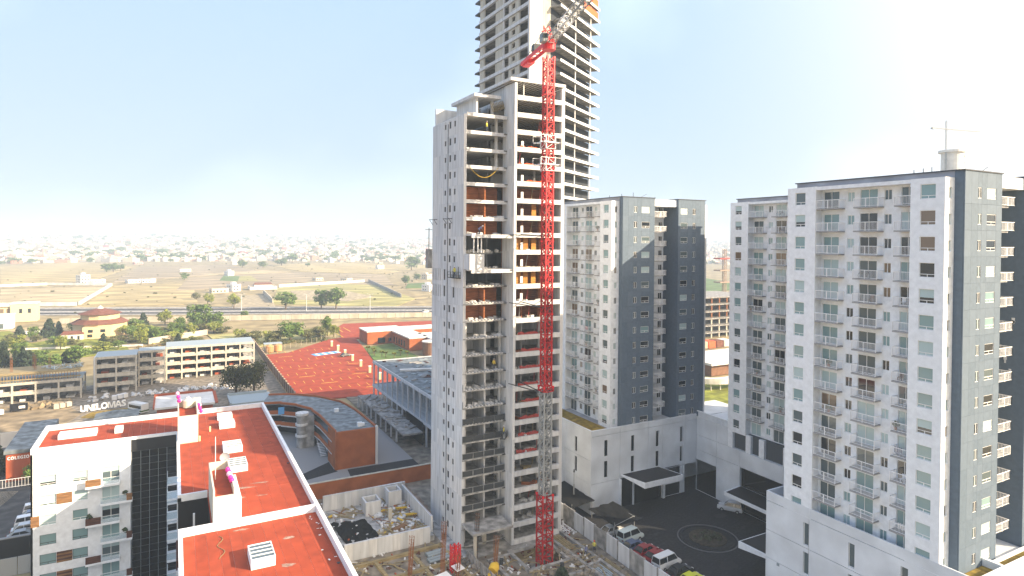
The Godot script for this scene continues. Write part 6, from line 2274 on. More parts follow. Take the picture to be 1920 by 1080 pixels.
	for p in [[60.8, -98], [65, -98], [60.9, -90], [65, -89.8], [67.0, -87], [67.6, -81.4], [63.2, -81]]:
		b = Buf.new()
		b.tube(Vector3(p[0], 0, p[1]), Vector3(p[0], 3.1, p[1]), .06, .06, 6)
		part("pole", b, M["crane_grey"], d)
	b = Buf.new()
	b.bar(Vector3(63.2, 2.6, -81), Vector3(67.6, 3.2, -81.4), .06); b.bar(Vector3(67.6, 3.1, -81.4), Vector3(67.0, 3.3, -87), .06)
	part("rail", b, M["crane_grey"], d)
	d = thing("lamp_post", "thin grey lamp post with small head in front of the cream podium wall", "lamp post", Vector3(63.6, 0, -93.4))
	b = Buf.new()
	b.tube(Vector3(63.6, 0, -93.4), Vector3(63.6, 5.0, -93.4), .14, .12, 8); b.tube(Vector3(63.6, 5.0, -93.4), Vector3(63.6, 7.4, -93.4), .05, .05, 6)
	part("pole", b, M["crane_grey"], d)
	b = Buf.new()
	b.tube(Vector3(63.6, 7.2, -93.4), Vector3(63.6, 7.7, -93.4), .16, .10, 8)
	part("lamp_head", b, M["steel_dark"], d)

func cloth(b: Buf, o: Vector3, u: Vector3, w: Vector3, k: int, wave: float):
	var g := []
	for i in k + 1:
		var row := []
		for j in k + 1:
			var e := .18 if (i in [0, k] or j in [0, k]) else 0.0
			row.append(o + u * (float(i) / k) + w * (float(j) / k) + Vector3(rng.randf() * e, (sin(i * 1.3 + j * .7) * .5 + rng.randf() - .3) * wave, rng.randf() * e * 2))
		g.append(row)
	for i in k:
		for j in k: b.quad(g[i][j + 1], g[i + 1][j + 1], g[i + 1][j], g[i][j])

# ---------- ground, fields, roads
func hill(x: float, z: float) -> float:
	var r := Vector2(x, z).length()
	var u := clampf((r - 1500.0) / 3200.0, 0, 1)
	var a := atan2(x, -z)
	return u * u * (3 - 2 * u) * (58.0 + 7.0 * sin(a * 5.0 + 1.0) + 5.0 * sin(a * 13.0))

func ground():
	var b := Buf.new()
	var rings := [0.0, 60, 300, 700, 1200, 1500, 1800, 2200, 2600, 3000, 3500, 4000, 4600, 5200, 6000, 7500]
	var k := 72
	for i in rings.size() - 1:
		for j in k:
			var p := []
			for q in [[i, j], [i, j + 1], [i + 1, j + 1], [i + 1, j]]:
				var a: float = TAU * q[1] / k
				var r: float = rings[q[0]]
				var x := sin(a) * r
				var z := -cos(a) * r
				p.append(Vector3(x, hill(x, z) - .3, z))
			if i > 1: b.quad(p[0], p[1], p[2], p[3])
	struct("ground", b, M["ground"])
	for q in [rect(-310, -310, -17.9, 310), rect(14.6, -310, 46.4, 310), rect(53.2, -310, 310, 310), rect(46.4, -310, 53.2, -85.5), rect(46.4, -79.3, 53.2, 310), rect(-17.9, -310, 14.6, -122), rect(-17.9, -30, 14.6, 310)]: sheet("ground", q, -.25, M["ground"], 10.0)
	sheet("sunken_court", rect(-18.5, -123, 15, -29), -9.0, M["paving_dark"], .3)
	# fields
	for f in [["field_straw", .0, [V(-147,-767),V(-241,-1255),V(-161,-1481),V(-58,-1196),V(-84,-772)]], ["field_olive", .0, [V(-170,-770),V(-330,-1255),V(-241,-1255),V(-149,-767)]], ["field_pale", .02, [V(-108,-560),V(-138,-721),V(-59,-723),V(-58,-538)]], ["field_straw", .0, [V(-56,-529),V(-51,-735),V(18,-757),V(16,-514)]], ["field_brown", .02, [V(2,-649),V(17,-859),V(159,-942),V(253,-835),V(205,-639),V(121,-716),V(20,-655)]], ["field_green", .04, [V(46,-784),V(63,-758),V(74,-862),V(58,-893)]], ["field_olive", .05, [V(63,-758),V(85,-759),V(88,-869),V(74,-862)]], ["field_green", .04, [V(204,-600),V(223,-592),V(251,-665),V(226,-657)]], ["field_olive", .0, [V(64,-492),V(90,-648),V(195,-706),V(175,-490),V(141,-438)]], ["sand", .02, [V(37,-484),V(45,-572),V(74,-576),V(64,-472)]], ["sand", .05, [V(84,-520),V(96,-610),V(140,-600),V(150,-520),V(120,-490)]], ["field_brown", .0, [V(-57,-780),V(-50,-1180),V(90,-1250),V(110,-960),V(16,-880),V(-48,-800)]], ["field_straw", .0, [V(165,-950),V(260,-860),V(420,-1080),V(300,-1300),V(150,-1200)]], ["field_pale", .02, [V(60,-905),V(150,-950),V(120,-1010),V(30,-930)]], ["field_olive", .0, [V(-230,-620),V(-260,-720),V(-150,-727),V(-120,-570)]], ["field_pale", .0, [V(260,-600),V(330,-560),V(480,-800),V(380,-900)]], ["field_green", .0, [V(420,-420),V(560,-480),V(640,-640),V(500,-600)]], ["field_straw", .0, [V(380,-330),V(460,-380),V(420,-430),V(340,-380)]], ["lawn", .05, [V(-50,-301),V(-58,-353),V(-46,-368),V(-21,-344),V(-16,-312),V(-37,-305)]], ["lawn", .05, [V(-19,-343),V(-8,-330),V(6,-370),V(-12,-400)]], ["lawn", .04, [V(-70,-330),V(-100,-400),V(-74,-405),V(-57,-355)]], ["dirt_site", .03, [V(-60,-203),V(-60,-240),V(-24,-246),V(31.5,-262),V(31.5,-204),V(-3,-196),V(-27,-190)]], ["dirt", .04, [V(-75,-180),V(-75,-226),V(-30,-226),V(-22,-208),V(-28,-186)]], ["lawn_dry", .06, [V(-22,-203),V(-20,-208),V(-11,-209),V(-9,-204),V(-16,-199)]], ["asphalt_grey", .02, [V(-60,-185),V(-60,-124),V(-17.9,-119.5),V(14.8,-122),V(14.8,-195),V(-20,-190)]], ["field_olive", .03, [V(20,-300),V(31,-300),V(72,-325),V(70,-350),V(15,-350)]]]:
		sheet("lawn" if f[0].begins_with("lawn") else "dirt" if f[0].begins_with("dirt") or f[0] == "sand" else "road" if f[0] == "asphalt_grey" else "field", f[2], .02 + f[1] * 2 - (.0 if f[1] > 0 else .05), M[f[0]], .3)
	var s := V(-65, -365)
	# highway: verge, two carriageways, median
	var d := V(233, 94).normalized()
	var nn := V(d.y, -d.x)
	for q in [["verge", -.0, 34.0, .06, "road_pale"], ["carriageway", 5.0, 8.5, .10, "lane"], ["carriageway", 23.5, 9.0, .10, "lane"], ["service_road", 37.0, 7.0, .09, "road_pale"]]:
		var o: Vector2 = V(-76, -482) - d * 340 + nn * (q[1] - 2.0)
		sheet(q[0], [o, o + d * 1500, o + d * 1500 + nn * q[2], o + nn * q[2]], q[3], M[q[4]], .2)
	var wl := thing("highway_wall", "long pale panelled wall along the near side of the highway", "wall", Vector3(60, 0, -385))
	for i in 44:
		var p := V(-72, -432) + V(231, 66).normalized() * (i * 5.6)
		var p2 := p + V(231, 66).normalized() * 5.35
		if i < 3: continue
		var b2 := Buf.new()
		b2.bar(Vector3(p.x, 1.5, p.y), Vector3(p2.x, 1.5, p2.y), .25, 3.0)
		part("wall_panel", b2, M["wall_pale" if i % 3 else "concrete_warm"], wl)
	for i in 6:
		var p := V(40, -452) + d * (i * 42.0)
		var lp := thing("highway_lamp", "slim pale street lamp on the highway median, %s" % nth(i), "street lamp", Vector3(p.x, 0, p.y), 0.0, "street lamps along the highway")
		var c := Buf.new()
		c.tube(Vector3.ZERO, Vector3(0, 11, 0), .16, .10, 6)
		part("pole", c, M["crane_white"], lp, false)
		c = Buf.new()
		for e in [-1.0, 1.0]: c.bar(Vector3(0, 11, 0), Vector3(1.6 * e, 11.4, .6 * e), .10); c.bar(Vector3(1.2 * e, 11.4, .5 * e), Vector3(2.0 * e, 11.5, .8 * e), .3, .15)
		part("arm", c, M["crane_white"], lp, false)
	for q in [[V(-200,-735), V(-111,-771), 2.4, 1.2, "far white wall between the two big straw fields"], [V(-111,-771), V(-55,-742), 2.4, 1.2, "white wall running from the white house to the field corner"], [V(-54,-738), V(-59,-540), 2.4, 1.2, "white wall running down the middle of the fields to the highway"], [V(-140,-560), V(-60,-534), 2.6, .8, "white wall along the far side of the highway, left"], [V(92,-655), V(190,-700), 2.8, .8, "pale wall along the back of the scrub lot"], [V(195,-702), V(168,-505), 3.0, .8, "dark stone wall at the right of the scrub lot by the tower"], [V(70,-590), V(66,-500), 3.2, .8, "tan wall at the left of the scrub lot"], [V(-10,-330), V(15,-350), 2.6, .6, "tan wall slanting up behind the concrete frame"], [V(-70,-338), V(-12,-325), .9, .6, "low curb wall on the church lawn"]]:
		var b3 := Buf.new()
		var a: Vector2 = q[0]
		var e: Vector2 = q[1]
		b3.bar(Vector3(a.x, q[2] / 2, a.y), Vector3(e.x, q[2] / 2, e.y), q[3], q[2])
		solo("field_wall", b3, M["concrete_old" if "dark" in q[4] else "wall_pale" if "tan" in q[4] else "wall_white"], q[4], "wall", Vector3((a.x + e.x) / 2, 0, (a.y + e.y) / 2))

func red_car_park():
	var lot := [V(32.3,-208), V(32.3,-276), V(34,-279), V(43,-280), V(66,-308), V(73,-312), V(81,-352), V(86,-362), V(140,-352), V(140,-330), V(118,-304), V(78.5,-305), V(75,-276), V(70,-243), V(79,-206), V(58,-192), V(33,-196)]
	sheet("red_car_park", lot, .05, M["tarmac_red"], .3)
	for q in [[58.5, -284, 9, "n"], [46, -262, 9, "b"]]: pass
	var b := Buf.new()
	var spots := 0
	for row in [-284, -264, -250, -236, -222, -210]:
		for i in 9:
			var x := 36.0 + i * 3.1
			if x > 62: continue
			b = Buf.new()
			b.box(x, .05, row, x + .14, .058, row + 3.6)
			spots += 1
			var o := struct("parking_line", b, M["paint_yellow"])
	for q in [[38, -271], [41, -243], [39, -229], [44, -216], [57, -226], [60, -245], [56, -204]]:
		b = Buf.new()
		b.box(q[0], .05, q[1], q[0] + 5.5, .06, q[1] + .3)
		struct("lane_marking", b, M["paint_yellow"])
	for i in 3:
		b = Buf.new()
		b.box(74 + i * 4.0, .05, -346 + i * .0, 74.3 + i * 4.0, .058, -312 if i == 0 else -330)
		struct("lane_marking", b, M["paint_yellow"])
	sheet("blue_parking_bay", [V(51,-272), V(62.5,-275.5), V(63.5,-270.5), V(52,-267)], .056, M["paint_blue"], .01)
	for i in 4: sheet("bay_line", [V(52.5 + i * 3, -272.2 - i * .8), V(53.6 + i * 3, -272.5 - i * .8), V(54.4 + i * 3, -267.9 - i * .8), V(53.3 + i * 3, -267.6 - i * .8)], .062, M["paint_white"], .006)
	for i in 7:
		var t := thing("light_bollard", "square pale lamp pillar beside the red car park, number %s from the far end" % ["one", "two", "three", "four", "five", "six", "seven"][i], "lamp pillar", Vector3(63.2, .05, -288 + i * 12.5), 0.0, "lamp pillars of the red car park")
		b = Buf.new()
		b.box(-.45, 0, -.45, .45, 2.2, .45)
		part("pillar", b, M["ochre"], t, false)
		b = Buf.new()
		b.box(-.5, 2.2, -.5, .5, 2.5, .5)
		part("cap", b, M["roof_white"], t, false)
	var w := thing("car_park_wall", "brown panelled wall down the left side of the red car park", "wall", Vector3(32, 0, -255))
	for i in 30:
		b = Buf.new()
		var z := -308.0 + i * 3.9
		b.box(31.8, 0, z, 32.1, 3.0, z + 3.6)
		part("wall_panel", b, M["brick_brown"], w)
		b = Buf.new()
		b.box(31.7, 0, z + 3.6, 32.2, 3.2, z + 3.9)
		part("post", b, M["wall_pale"], w)
	w = thing("mesh_fence", "wire mesh fence along the far edge of the red car park", "fence", Vector3(55, 0, -297))
	for i in 14:
		var p := V(35, -282) + V(38, -32) * (i / 14.0)
		var p2 := V(35, -282) + V(38, -32) * ((i + 1) / 14.0)
		b = Buf.new()
		b.tube(Vector3(p.x, 0, p.y), Vector3(p.x, 2.4, p.y), .07, .07, 5)
		part("post", b, M["wall_pale"], w)
		b = Buf.new()
		for y in 6: b.bar(Vector3(p.x, .3 + y * .4, p.y), Vector3(p2.x, .3 + y * .4, p2.y), .05)
		part("mesh", b, M["leaf_bush"], w)
	for q in [[36.5, -285.5, "left"], [40.0, -286.5, "right"]]:
		var t := thing("round_tank", "round terracotta water tank in the fenced corner of the red car park, %s of two" % q[2], "tank", Vector3(q[0], 0, q[1]))
		b = Buf.new()
		b.tube(Vector3.ZERO, Vector3(0, 2.6, 0), 1.6, 1.6, 16)
		part("shell", b, M["tank_terracotta"], t, false)
		b = Buf.new()
		b.tube(Vector3(0, 2.6, 0), Vector3(0, 2.9, 0), 1.6, .5, 16)
		part("lid", b, M["tank_terracotta"], t, false)
	var t := thing("pump_shelter", "small flat roofed shelter behind the two round tanks", "shelter", Vector3(38, 0, -290))
	b = Buf.new()
	b.box(34.5, 2.8, -292, 42, 3.1, -288)
	part("roof", b, M["roof_metal"], t)
	b = Buf.new()
	for x in [34.8, 41.7]: b.box(x - .1, 0, -288.3, x + .1, 2.8, -288.1); b.box(x - .1, 0, -291.9, x + .1, 2.8, -291.7)
	part("post", b, M["crane_grey"], t)
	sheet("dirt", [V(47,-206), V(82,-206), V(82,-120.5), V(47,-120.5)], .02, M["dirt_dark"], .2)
	sheet("lawn", [V(71,-246), V(75.5,-279), V(90,-284), V(90,-246)], .07, M["field_green"], .2)
	b = Buf.new()
	for i in 60: leaf_ball(b, Vector3(33 + rng.randf() * 32, .6, -312 + rng.randf() * 8), 1.1, 22, .3, Color(.07, .08, .025), .6)
	solo("undergrowth", b, M["leaf"], "tangled low undergrowth beyond the far fence of the red car park", "undergrowth", Vector3(50, 0, -308), "", "stuff")
	b = Buf.new()
	for i in 70: leaf_ball(b, Vector3(-14 + rng.randf() * 36, .4, -322 + rng.randf() * 14), 1.2, 18, .32, Color(.15, .11, .04), .5)
	solo("dry_scrub", b, M["leaf"], "dry brown scrub between the concrete frame and the tan wall", "scrub", Vector3(2, 0, -315), "", "stuff")

func left_side():
	# street, forecourt and walls left of the flats
	sheet("pavement", [V(-30,-150), V(-36,-120), V(-18,-119.6), V(-18,-130), V(-23,-150)], .045, M["asphalt_grey"], .1)
	sheet("sandy_forecourt", [V(-31,-152), V(-40,-140), V(-28,-140), V(-26,-150)], .06, M["wall_pale"], .1)
	var t := thing("metal_fence", "pale metal railing in front of the brick block with letters", "fence", Vector3(-28, 0, -152))
	var b := Buf.new()
	for i in 24: b.bar(Vector3(-36 + i * .5, 0, -152.5), Vector3(-36 + i * .5, 1.8, -152.5), .05)
	for y in [.2, 1.75]: b.bar(Vector3(-36, y, -152.5), Vector3(-24.3, y, -152.5), .08)
	part("bars", b, M["crane_white"], t)
	t = thing("dark_street_wall", "long dark wall at the bottom left beside the white flats", "wall", Vector3(-24, 0, -119))
	b = Buf.new()
	b.box(-45, 0, -119.2, -17.9, 3.2, -118.8)
	part("wall", b, M["panel_black"], t)
	b = Buf.new()
	b.box(-45, 3.2, -119.3, -17.9, 3.35, -118.7)
	part("coping", b, M["kerb"], t)
	t = thing("street_gate", "grey gate panels at the bottom left corner below the dark wall", "gate", Vector3(-24, 0, -113))
	for i in 6:
		b = Buf.new()
		b.box(-30 + i * 2.05, 0, -113.1, -28.05 + i * 2.05, 2.6, -113)
		part("gate_panel", b, M["crane_grey"], t)
	t = thing("blue_figure_board", "white board with a blue shape beside the brick block at the left edge", "sign", Vector3(-30, 0, -178))
	b = Buf.new()
	b.box(-34.2, 1.2, -178.1, -27.6, 4.6, -177.9)
	part("board", b, M["wall_white"], t)
	b = Buf.new()
	b.prism(PackedVector2Array([V(-33.4, 1.9), V(-32.6, 2.9), V(-31, 3.8), V(-30.4, 2.9), V(-28.4, 2.5), V(-29.6, 1.8)]), 0, .06)
	var o := part("blue_shape", b, M["paint_blue"], t, false)
	o.position = Vector3(30, 0, -177.9 + 178)
	o.rotation.x = -PI / 2
	o.scale = Vector3(1, 1, -1)
	o.position.z = .1
	for q in [[-4.2, -197, 9.8, -183.5, 5.2, "white_roof_canopy", "low block with pale flat roof behind the far red roof, in shade", "roof_white"], [14, -196, 24, -186, 3.6, "glazed_canopy", "low pale green canopy right of the low block, before the olive trees", "roof_metal"]]:
		t = thing(q[5], q[6], "building", Vector3((q[0] + q[2]) / 2, 0, (q[1] + q[3]) / 2))
		b = Buf.new()
		b.box(q[0] + .5, 0, q[1] + .5, q[2] - .5, q[4] - .5, q[3] - .5)
		part("wall", b, M["brick_red"], t)
		b = Buf.new()
		b.box(q[0], q[4] - .5, q[1], q[2], q[4], q[3])
		part("roof", b, M[q[7]], t)
		b = Buf.new()
		b.box(q[0] - .3, q[4] - .3, q[1] - .4, q[2] + .3, q[4] + .6, q[1]); b.box(q[0] - .4, q[4] - .3, q[1], q[0], q[4] + .3, q[3]); b.box(q[2], q[4] - .3, q[1], q[2] + .8, q[4] + .1, q[3])
		part("roof_edge", b, M["brick_red" if q[4] > 4 else "roof_metal"], t)
	t = thing("small_hip_roof", "little grey hipped roof peeking over the flats beside the standing letters", "pavilion", Vector3(-13, 0, -196))
	b = Buf.new()
	b.hexa([Vector3(-18, 2.0, -191), Vector3(-8, 2.0, -191), Vector3(-8, 2.0, -198), Vector3(-18, 2.0, -198), Vector3(-13.5, 3.2, -194), Vector3(-12.5, 3.2, -194), Vector3(-12.5, 3.2, -195), Vector3(-13.5, 3.2, -195)])
	part("roof", b, M["roof_bluegrey"], t)
	b = Buf.new()
	for p in [[-17, -192], [-9, -192], [-17, -197], [-9, -197]]: b.box(p[0] - .15, 0, p[1] - .15, p[0] + .15, 2.0, p[1] + .15)
	part("post", b, M["wall_white"], t)
	# spoil, huts and banners on the dirt lot
	for q in [["dirt", 70, -40, -226, 14, 8, 1.0, "earth and debris heaped along the scaffolded frame"], ["concrete_c", 90, -22, -229, 46, 8, .8, "pale stones and rubble in a band before the long bare frame"], ["dirt_dark", 60, -20, -226, 44, 5, .7, "dark spoil in a band before the long bare frame"]]:
		b = Buf.new()
		for i in q[1]:
			var s: float = q[6] * (.3 + rng.randf())
			b.tbox(Basis(Vector3(rng.randf() - .5, 1, rng.randf() - .5).normalized(), rng.randf() * 6), Vector3(q[2] + rng.randf() * q[4], s * .25, q[3] + rng.randf() * q[5] - (12.0 if q[2] > -30 and rng.randf() < .0 else 0.0)), Vector3(s * 1.6, s, s * 1.2))
		solo("spoil", b, M[q[0]], q[7], "rubble", Vector3(-10, 0, -226), "", "stuff")
	t = thing("site_banner", "black banner board on the dirt lot in front of the scaffolded frame", "sign", Vector3(-38, 0, -217))
	b = Buf.new()
	b.box(-39.6, .6, -217, -35.6, 2.6, -216.8)
	part("board", b, M["panel_black"], t)
	b = Buf.new()
	b.box(-37.6, 1.2, -216.8, -36.2, 1.9, -216.76)
	part("emblem", b, M["paint_white"], t)
	for q in [[-44, -215, "tarp_white", "white hut sheets left of the black banner"], [-29, -217, "wall_pale", "pale heap of boards right of the black banner"], [-15.5, -221.5, "tarp_white", "white table and sheets in front of the long bare frame"]]:
		t = thing("site_hut", q[3], "site stores", Vector3(q[0], 0, q[1]))
		for i in 3:
			b = Buf.new()
			b.tbox(Basis(Vector3.UP, .3 * i), Vector3(q[0] + i * 1.3, .7 + .2 * i, q[1]), Vector3(1.3, 1.2, 1.4))
			part("sheet", b, M[q[2]], t)

# ---------- the town
func house_mesh(v: int) -> Array:
	var key := "house_%d" % v
	if not cache.has(key):
		var b := Buf.new()
		var w := Buf.new()
		var hgt: float = [3.2, 5.8, 6.0, 3.4, 8.6, 5.6][v]
		var wd: float = [9.0, 8.0, 11.0, 14.0, 9.0, 7.0][v]
		b.box(-wd / 2, 0, -5, wd / 2, hgt, 5)
		b.box(-wd / 2, hgt, 4.8, wd / 2, hgt + .6, 5); b.box(-wd / 2, hgt, -5, -wd / 2 + .2, hgt + .6, 4.8); b.box(wd / 2 - .2, hgt, -5, wd / 2, hgt + .6, 4.8)
		if v in [1, 4]: b.box(-1, hgt, -4, 2.5, hgt + 2.4, 0)
		if v == 2: b.box(-wd / 2, 0, 5, 0, 3.2, 8)
		for f in int(hgt / 2.8):
			for i in int(wd / 3):
				w.box(-wd / 2 + 1 + i * 3, f * 2.8 + .9, 4.95 if not (v == 2 and f == 0 and i < 2) else 8.0, -wd / 2 + 2.3 + i * 3, f * 2.8 + 2.2, 5.04 if not (v == 2 and f == 0 and i < 2) else 8.04)
				w.box(-wd / 2 - .04, f * 2.8 + .9, -3.5 + i * 3, -wd / 2 + .05, f * 2.8 + 2.2, -2.3 + i * 3)
		cache[key] = [b.mesh(), w.mesh()]
	return cache[key]

func house(x: float, z: float, v: int, paint: String, turn: float, s: float, label: String, group: String):
	var t := thing("house", label, "house", Vector3(x, hill(x, z) - .2, z), turn, group)
	t.scale = Vector3.ONE * s
	var m := house_mesh(v)
	put("wall", m[0], M[paint], t, Vector3.ZERO)
	put("window", m[1], M["pane_dark"], t, Vector3.ZERO)

func town():
	mat("house_white", Color(.72, .70, .66), .95)
	mat("house_cream", Color(.60, .52, .40), .95)
	mat("house_grey", Color(.38, .37, .36), .95)
	mat("house_brick", Color(.40, .20, .13), .95)
	mat("house_pink", Color(.62, .30, .28), .95)
	var q := [[-83,-788,4,"house_white","tall white house at the corner of the white walls in the fields"],[-72,-793,3,"house_white","low white house right of the tall white one in the fields"],[-37,-779,3,"house_white","long white house behind the right end of the field wall"],[-25,-782,3,"house_white","second long white house by the field wall"],[-56,-1311,3,"house_pink","long low pink walled shed at the edge of the town"],[36,-616,3,"house_cream","cream house left of the white farmhouse beyond the highway"],[49,-629,1,"house_white","white two storey farmhouse beyond the highway"],[15,-1008,3,"house_white","small lone white house in the middle fields"],[63,-878,1,"house_white","white house above the green field patch"],[147,-744,0,"house_cream","small cream shed behind the scrub lot wall"],[175,-723,0,"house_cream","lone cream shed right of another behind the scrub lot"],[98,-1239,1,"house_white","white house beside round trees in the far fields"],[282,-1297,4,"house_white","bright white tall house in the far fields before the town"],[296,-999,2,"house_white","white rambling house near the big dark tree"],[274,-727,1,"house_cream","cream house beside the tower's left wall, far below"],[213,-560,1,"house_white","white corner of a house beside the tower's left wall"]]
	for h in q: house(h[0], h[1], h[2], h[3], rng.randf() * .6, 1.0, h[4], "")
	var t := thing("walled_compound", "square white walled yard with a red roofed house beyond the highway", "compound", Vector3(76, 0, -640))
	var b := Buf.new()
	b.box(-13, 0, 9.6, 11, 3, 10); b.box(-13, 0, -9, -12.6, 3, 9.6); b.box(10.6, 0, -9, 11, 3, 9.6); b.box(-12.6, 0, -9, 10.6, 3, -8.6)
	part("yard_wall", b, M["wall_white"], t, false)
	b = Buf.new()
	b.box(-8, 0, -8, 8, 4.2, -2)
	part("house_wall", b, M["wall_white"], t, false)
	b = Buf.new()
	b.hexa([Vector3(-8.6, 4.2, -1.4), Vector3(8.6, 4.2, -1.4), Vector3(8.6, 4.2, -8.4), Vector3(-8.6, 4.2, -8.4), Vector3(-7, 6, -4.5), Vector3(7, 6, -4.5), Vector3(7, 6, -5.2), Vector3(-7, 6, -5.2)])
	part("roof", b, M["tile_red"], t, false)
	var paints := ["house_white", "house_cream", "house_cream", "house_grey", "house_brick", "house_white"]
	var words := {"house_white": "white", "house_cream": "cream", "house_grey": "grey concrete", "house_brick": "brick coloured"}
	var sizes := ["low", "two storey", "two storey", "long low", "three storey", "narrow two storey"]
	for i in 285:
		var a := deg_to_rad(lerpf(-13.0, 52.0, rng.randf()))
		var edge := 1330.0 + 120.0 * sin(a * 9.0 + 1.2) + (120.0 if a < .05 else 0.0)
		var r := edge + pow(rng.randf(), 1.3) * 420.0
		var x := sin(a) * r
		var z := -cos(a) * r
		var p: String = paints[rng.randi() % 6]
		var v := rng.randi() % 6
		house(x, z, v, p, rng.randf() * .5 - .25 + (PI / 2 if rng.randf() < .5 else 0.0), .6 + .35 * rng.randf(), "%s %s house among the nearest rows of the far town" % [sizes[v], words[p]], "%s houses in the nearest rows of the town" % words[p])
	# the rest of the town and its trees, uncountable behind the haze
	var mm := MultiMesh.new()
	mm.transform_format = MultiMesh.TRANSFORM_3D
	mm.use_colors = true
	mm.mesh = house_mesh(1)[0]
	mm.instance_count = 14000
	for i in mm.instance_count:
		var a := deg_to_rad(lerpf(-22.0, 76.0, rng.randf()))
		var r := 1420.0 + pow(rng.randf(), 1.15) * 3200.0
		var x := sin(a) * r
		var z := -cos(a) * r
		var s := .6 + .7 * rng.randf()
		mm.set_instance_transform(i, Transform3D(Basis(Vector3.UP, rng.randf() * TAU).scaled(Vector3(s * (.8 + rng.randf() * 1.2), s * (.5 + .7 * rng.randf()), s)), Vector3(x, hill(x, z) - .4, z)))
		var k := rng.randf()
		mm.set_instance_color(i, Color(.66, .62, .56) if k < .36 else Color(.50, .42, .33) if k < .62 else Color(.30, .29, .28) if k < .86 else Color(.34, .20, .14) if k < .985 else Color(.55, .10, .10))
	var o := MultiMeshInstance3D.new()
	o.multimesh = mm
	o.material_override = M["tinted"]
	o.name = "far_town"
	tag(o, "pale mass of far town houses spread along the hazy horizon", "town", "", "stuff")
	add_child(o)
	mm = MultiMesh.new()
	mm.transform_format = MultiMesh.TRANSFORM_3D
	mm.mesh = crown_mesh("far", 1)[0]
	mm.instance_count = 750
	for i in mm.instance_count:
		var a := deg_to_rad(lerpf(-22.0, 76.0, rng.randf()))
		var r := 1380.0 + pow(rng.randf(), 1.2) * 2600.0
		var x := sin(a) * r
		var z := -cos(a) * r
		var s := 8.0 + 9 * rng.randf()
		mm.set_instance_transform(i, Transform3D(Basis(Vector3.UP, rng.randf() * TAU).scaled(Vector3(s * (1 + rng.randf() * 1.2), s, s * 1.3)), Vector3(x, hill(x, z) - 1.5, z)))
	o = MultiMeshInstance3D.new()
	o.multimesh = mm
	o.material_override = M["leaf"]
	o.name = "far_trees"
	tag(o, "hazy clumps of trees scattered through the far town", "trees", "", "stuff")
	add_child(o)

func field_scrub():
	var mm := MultiMesh.new()
	mm.transform_format = MultiMesh.TRANSFORM_3D
	mm.mesh = crown_mesh("bush", 0)[0]
	mm.instance_count = 300
	for i in mm.instance_count:
		var a := deg_to_rad(lerpf(-14.0, 30.0, rng.randf()))
		var r := 470.0 + rng.randf() * 850.0
		var s := .6 + 1.6 * rng.randf() * rng.randf()
		mm.set_instance_transform(i, Transform3D(Basis(Vector3.UP, rng.randf() * TAU).scaled(Vector3(s * 1.6, s, s * 1.6)), Vector3(sin(a) * r, -.2, -cos(a) * r)))
	var o := MultiMeshInstance3D.new()
	o.multimesh = mm
	o.material_override = M["leaf"]
	o.name = "field_scrub"
	tag(o, "dry low scrub dotted over the fields beyond the highway", "scrub", "", "stuff")
	add_child(o)

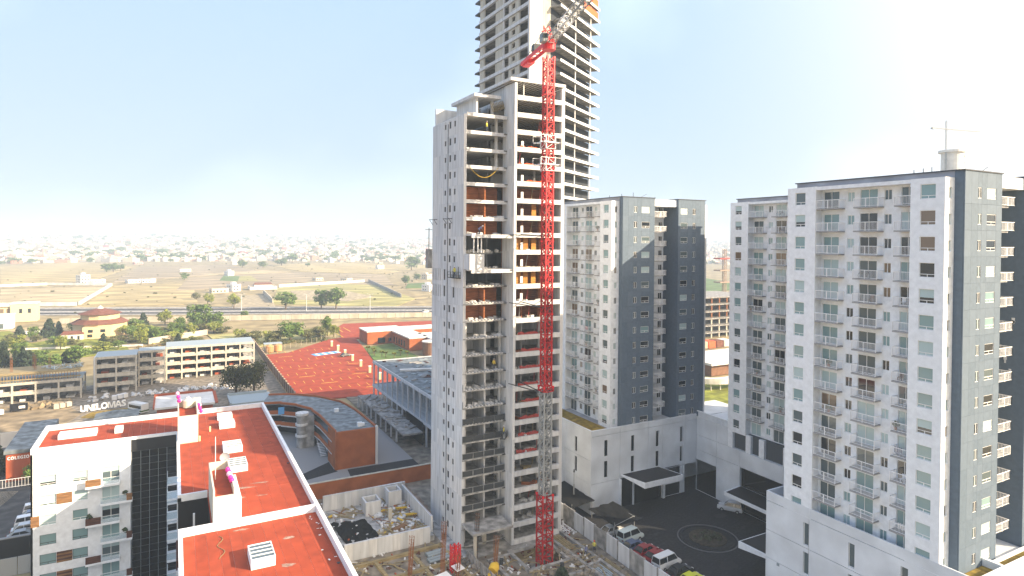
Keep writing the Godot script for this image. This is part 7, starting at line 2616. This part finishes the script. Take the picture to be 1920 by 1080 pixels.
func right_gap():
	# what shows between the blue shaded tower and the white one, and above the roof at the right
	sheet("lawn", [V(118,-112), V(112,-128), V(165,-170), V(182,-150), V(150,-118)], .08, M["lawn"], .2)
	var t := thing("white_curved_canopy", "white curved low canopy on the lawn between two towers", "canopy", Vector3(150, 0, -141))
	var b := Buf.new()
	for i in 14:
		var a := -.9 + i * .13
		var e := a + .13
		var c := Vector3(163, 0, -160)
		b.hexa([c + Vector3(-sin(e) * 14, 2.2, cos(e) * 14), c + Vector3(-sin(a) * 14, 2.2, cos(a) * 14), c + Vector3(-sin(a) * 9, 2.2, cos(a) * 9), c + Vector3(-sin(e) * 9, 2.2, cos(e) * 9), c + Vector3(-sin(e) * 14, 4.0, cos(e) * 14), c + Vector3(-sin(a) * 14, 4.0, cos(a) * 14), c + Vector3(-sin(a) * 9, 3.4, cos(a) * 9), c + Vector3(-sin(e) * 9, 3.4, cos(e) * 9)])
	part("roof", b, M["wall_white"], t)
	b = Buf.new()
	for i in 5: b.tube(Vector3(152 + i * 3.4, 0, -150 + i * .8), Vector3(152 + i * 3.4, 2.4, -150 + i * .8), .2, .2, 8)
	part("column", b, M["wall_white"], t)
	t = thing("white_roof_hall", "hall with wide white roof and brown wall between two towers", "building", Vector3(183, 0, -170))
	b = Buf.new()
	b.box(172, 0, -182, 200, 4.2, -165)
	part("wall", b, M["brick_brown"], t)
	b = Buf.new()
	b.box(170, 4.2, -184, 202, 5.0, -163)
	part("roof", b, M["roof_white"], t)
	t = thing("unfinished_block", "unfinished rust and grey block seen through the gap between two towers", "building shell", Vector3(250, 0, -235))
	for k in 6:
		b = Buf.new()
		b.box(236, 2 + k * 3.6, -262, 276, 2.5 + k * 3.6, -232)
		part("floor_slab", b, M["concrete_old"], t)
		for i in 8:
			b = Buf.new()
			b.box(236.3 + i * 5.4, 2.5 + k * 3.6 - 3.1, -233, 237 + i * 5.4, 2 + k * 3.6, -232.4)
			part("column", b, M["rebar" if k > 2 else "concrete_warm"], t)
	b = Buf.new()
	b.box(238, 0, -260, 274, 20, -248)
	part("core", b, M["brick_brown"], t)
	t = thing("red_site_sheds", "row of red and orange sheds before the unfinished block in the gap", "sheds", Vector3(220, 0, -208))
	for i in 5:
		b = Buf.new()
		b.box(206 + i * 5, 0, -214, 210.4 + i * 5, 3.0, -209)
		part("shed", b, M[["net_red", "wall_pale", "net_orange", "tile_red", "wall_white"][i]], t)
	t = thing("brown_crane_mast", "thin rust brown crane mast in the hazy gap between two towers", "tower crane", Vector3(330, 0, -306))
	b = Buf.new()
	lattice(b, Vector3(330, 0, -306), Vector3(330, 44, -306), 1.8, 2.0, .28, .16)
	part("mast", b, M["hazy_steel"], t)
	for y in [4, 13, 21, 29, 37]:
		b = Buf.new()
		b.box(324, y, -310, 338, y + .8, -304)
		part("platform", b, M["net_red" if y > 30 else "hazy_steel"], t)
	# far white tower and its crane above the right roof
	t = thing("far_white_tower", "far pale tower top with its thin crane above the right roof", "tower", Vector3(440, 0, -220))
	b = Buf.new()
	b.tube(Vector3(439, 0, -220), Vector3(439, 107, -220), 6.0, 6.0, 20); b.tube(Vector3(439, 107, -220), Vector3(439, 108.5, -220), 7.5, 7.5, 20); b.box(439, 0, -226, 447, 107, -216)
	part("shaft", b, M["wall_white"], t)
	for q in [[445.5, 104], [445.0, 100], [441.5, 97]]:
		b = Buf.new()
		b.box(q[0], q[1], -215.99, q[0] + 1, q[1] + 1.6, -215.9)
		part("window", b, M["pane_mid"], t)
	t = thing("far_tower_crane", "thin pale far crane with level jib beside the far tower top", "tower crane", Vector3(432, 0, -220))
	b = Buf.new()
	lattice(b, Vector3(432, 0, -220), Vector3(432, 127, -220), .7, 2.6, .14, .07)
	part("mast", b, M["crane_grey"], t)
	b = Buf.new()
	lattice(b, Vector3(415.5, 121, -220), Vector3(432, 121.5, -220), .6, 2.2, .16, .08)
	b.box(415.5, 120.2, -220.6, 418, 121, -219.4)
	part("counter_jib", b, M["crane_grey"], t)
	b = Buf.new()
	lattice(b, Vector3(432, 121.5, -220), Vector3(473, 123.5, -220), .6, 2.4, .2, .1)
	part("jib", b, M["crane_grey"], t)

func _ready():
	materials()
	setup()
	ground()
	red_car_park()
	concrete_tower()
	tall_tower()
	apartment_tower("nearest white balconied tower, at the right edge, with a sunlit grey end wall", Vector3(72.5, 0, -35), 13.9, 54.6, 15, true)
	apartment_tower("middle white tower in the gap, its balconied front half hidden by the nearest tower", Vector3(92.7, 0, -63), 13.9, 54.8, 15, true)
	apartment_tower("tower whose end wall is mostly in deep blue shade, right of the red crane", Vector3(72.4, 0, -91.3), 14.3, 55.0, 15, true)
	podiums()
	courtyard()
	tower_crane()
	red_roof_flats()
	school()
	other_frames()
	church_and_neighbours()
	left_side()
	site()
	right_gap()
	town()
	field_scrub()
	vegetation()
	vehicles()
	people()
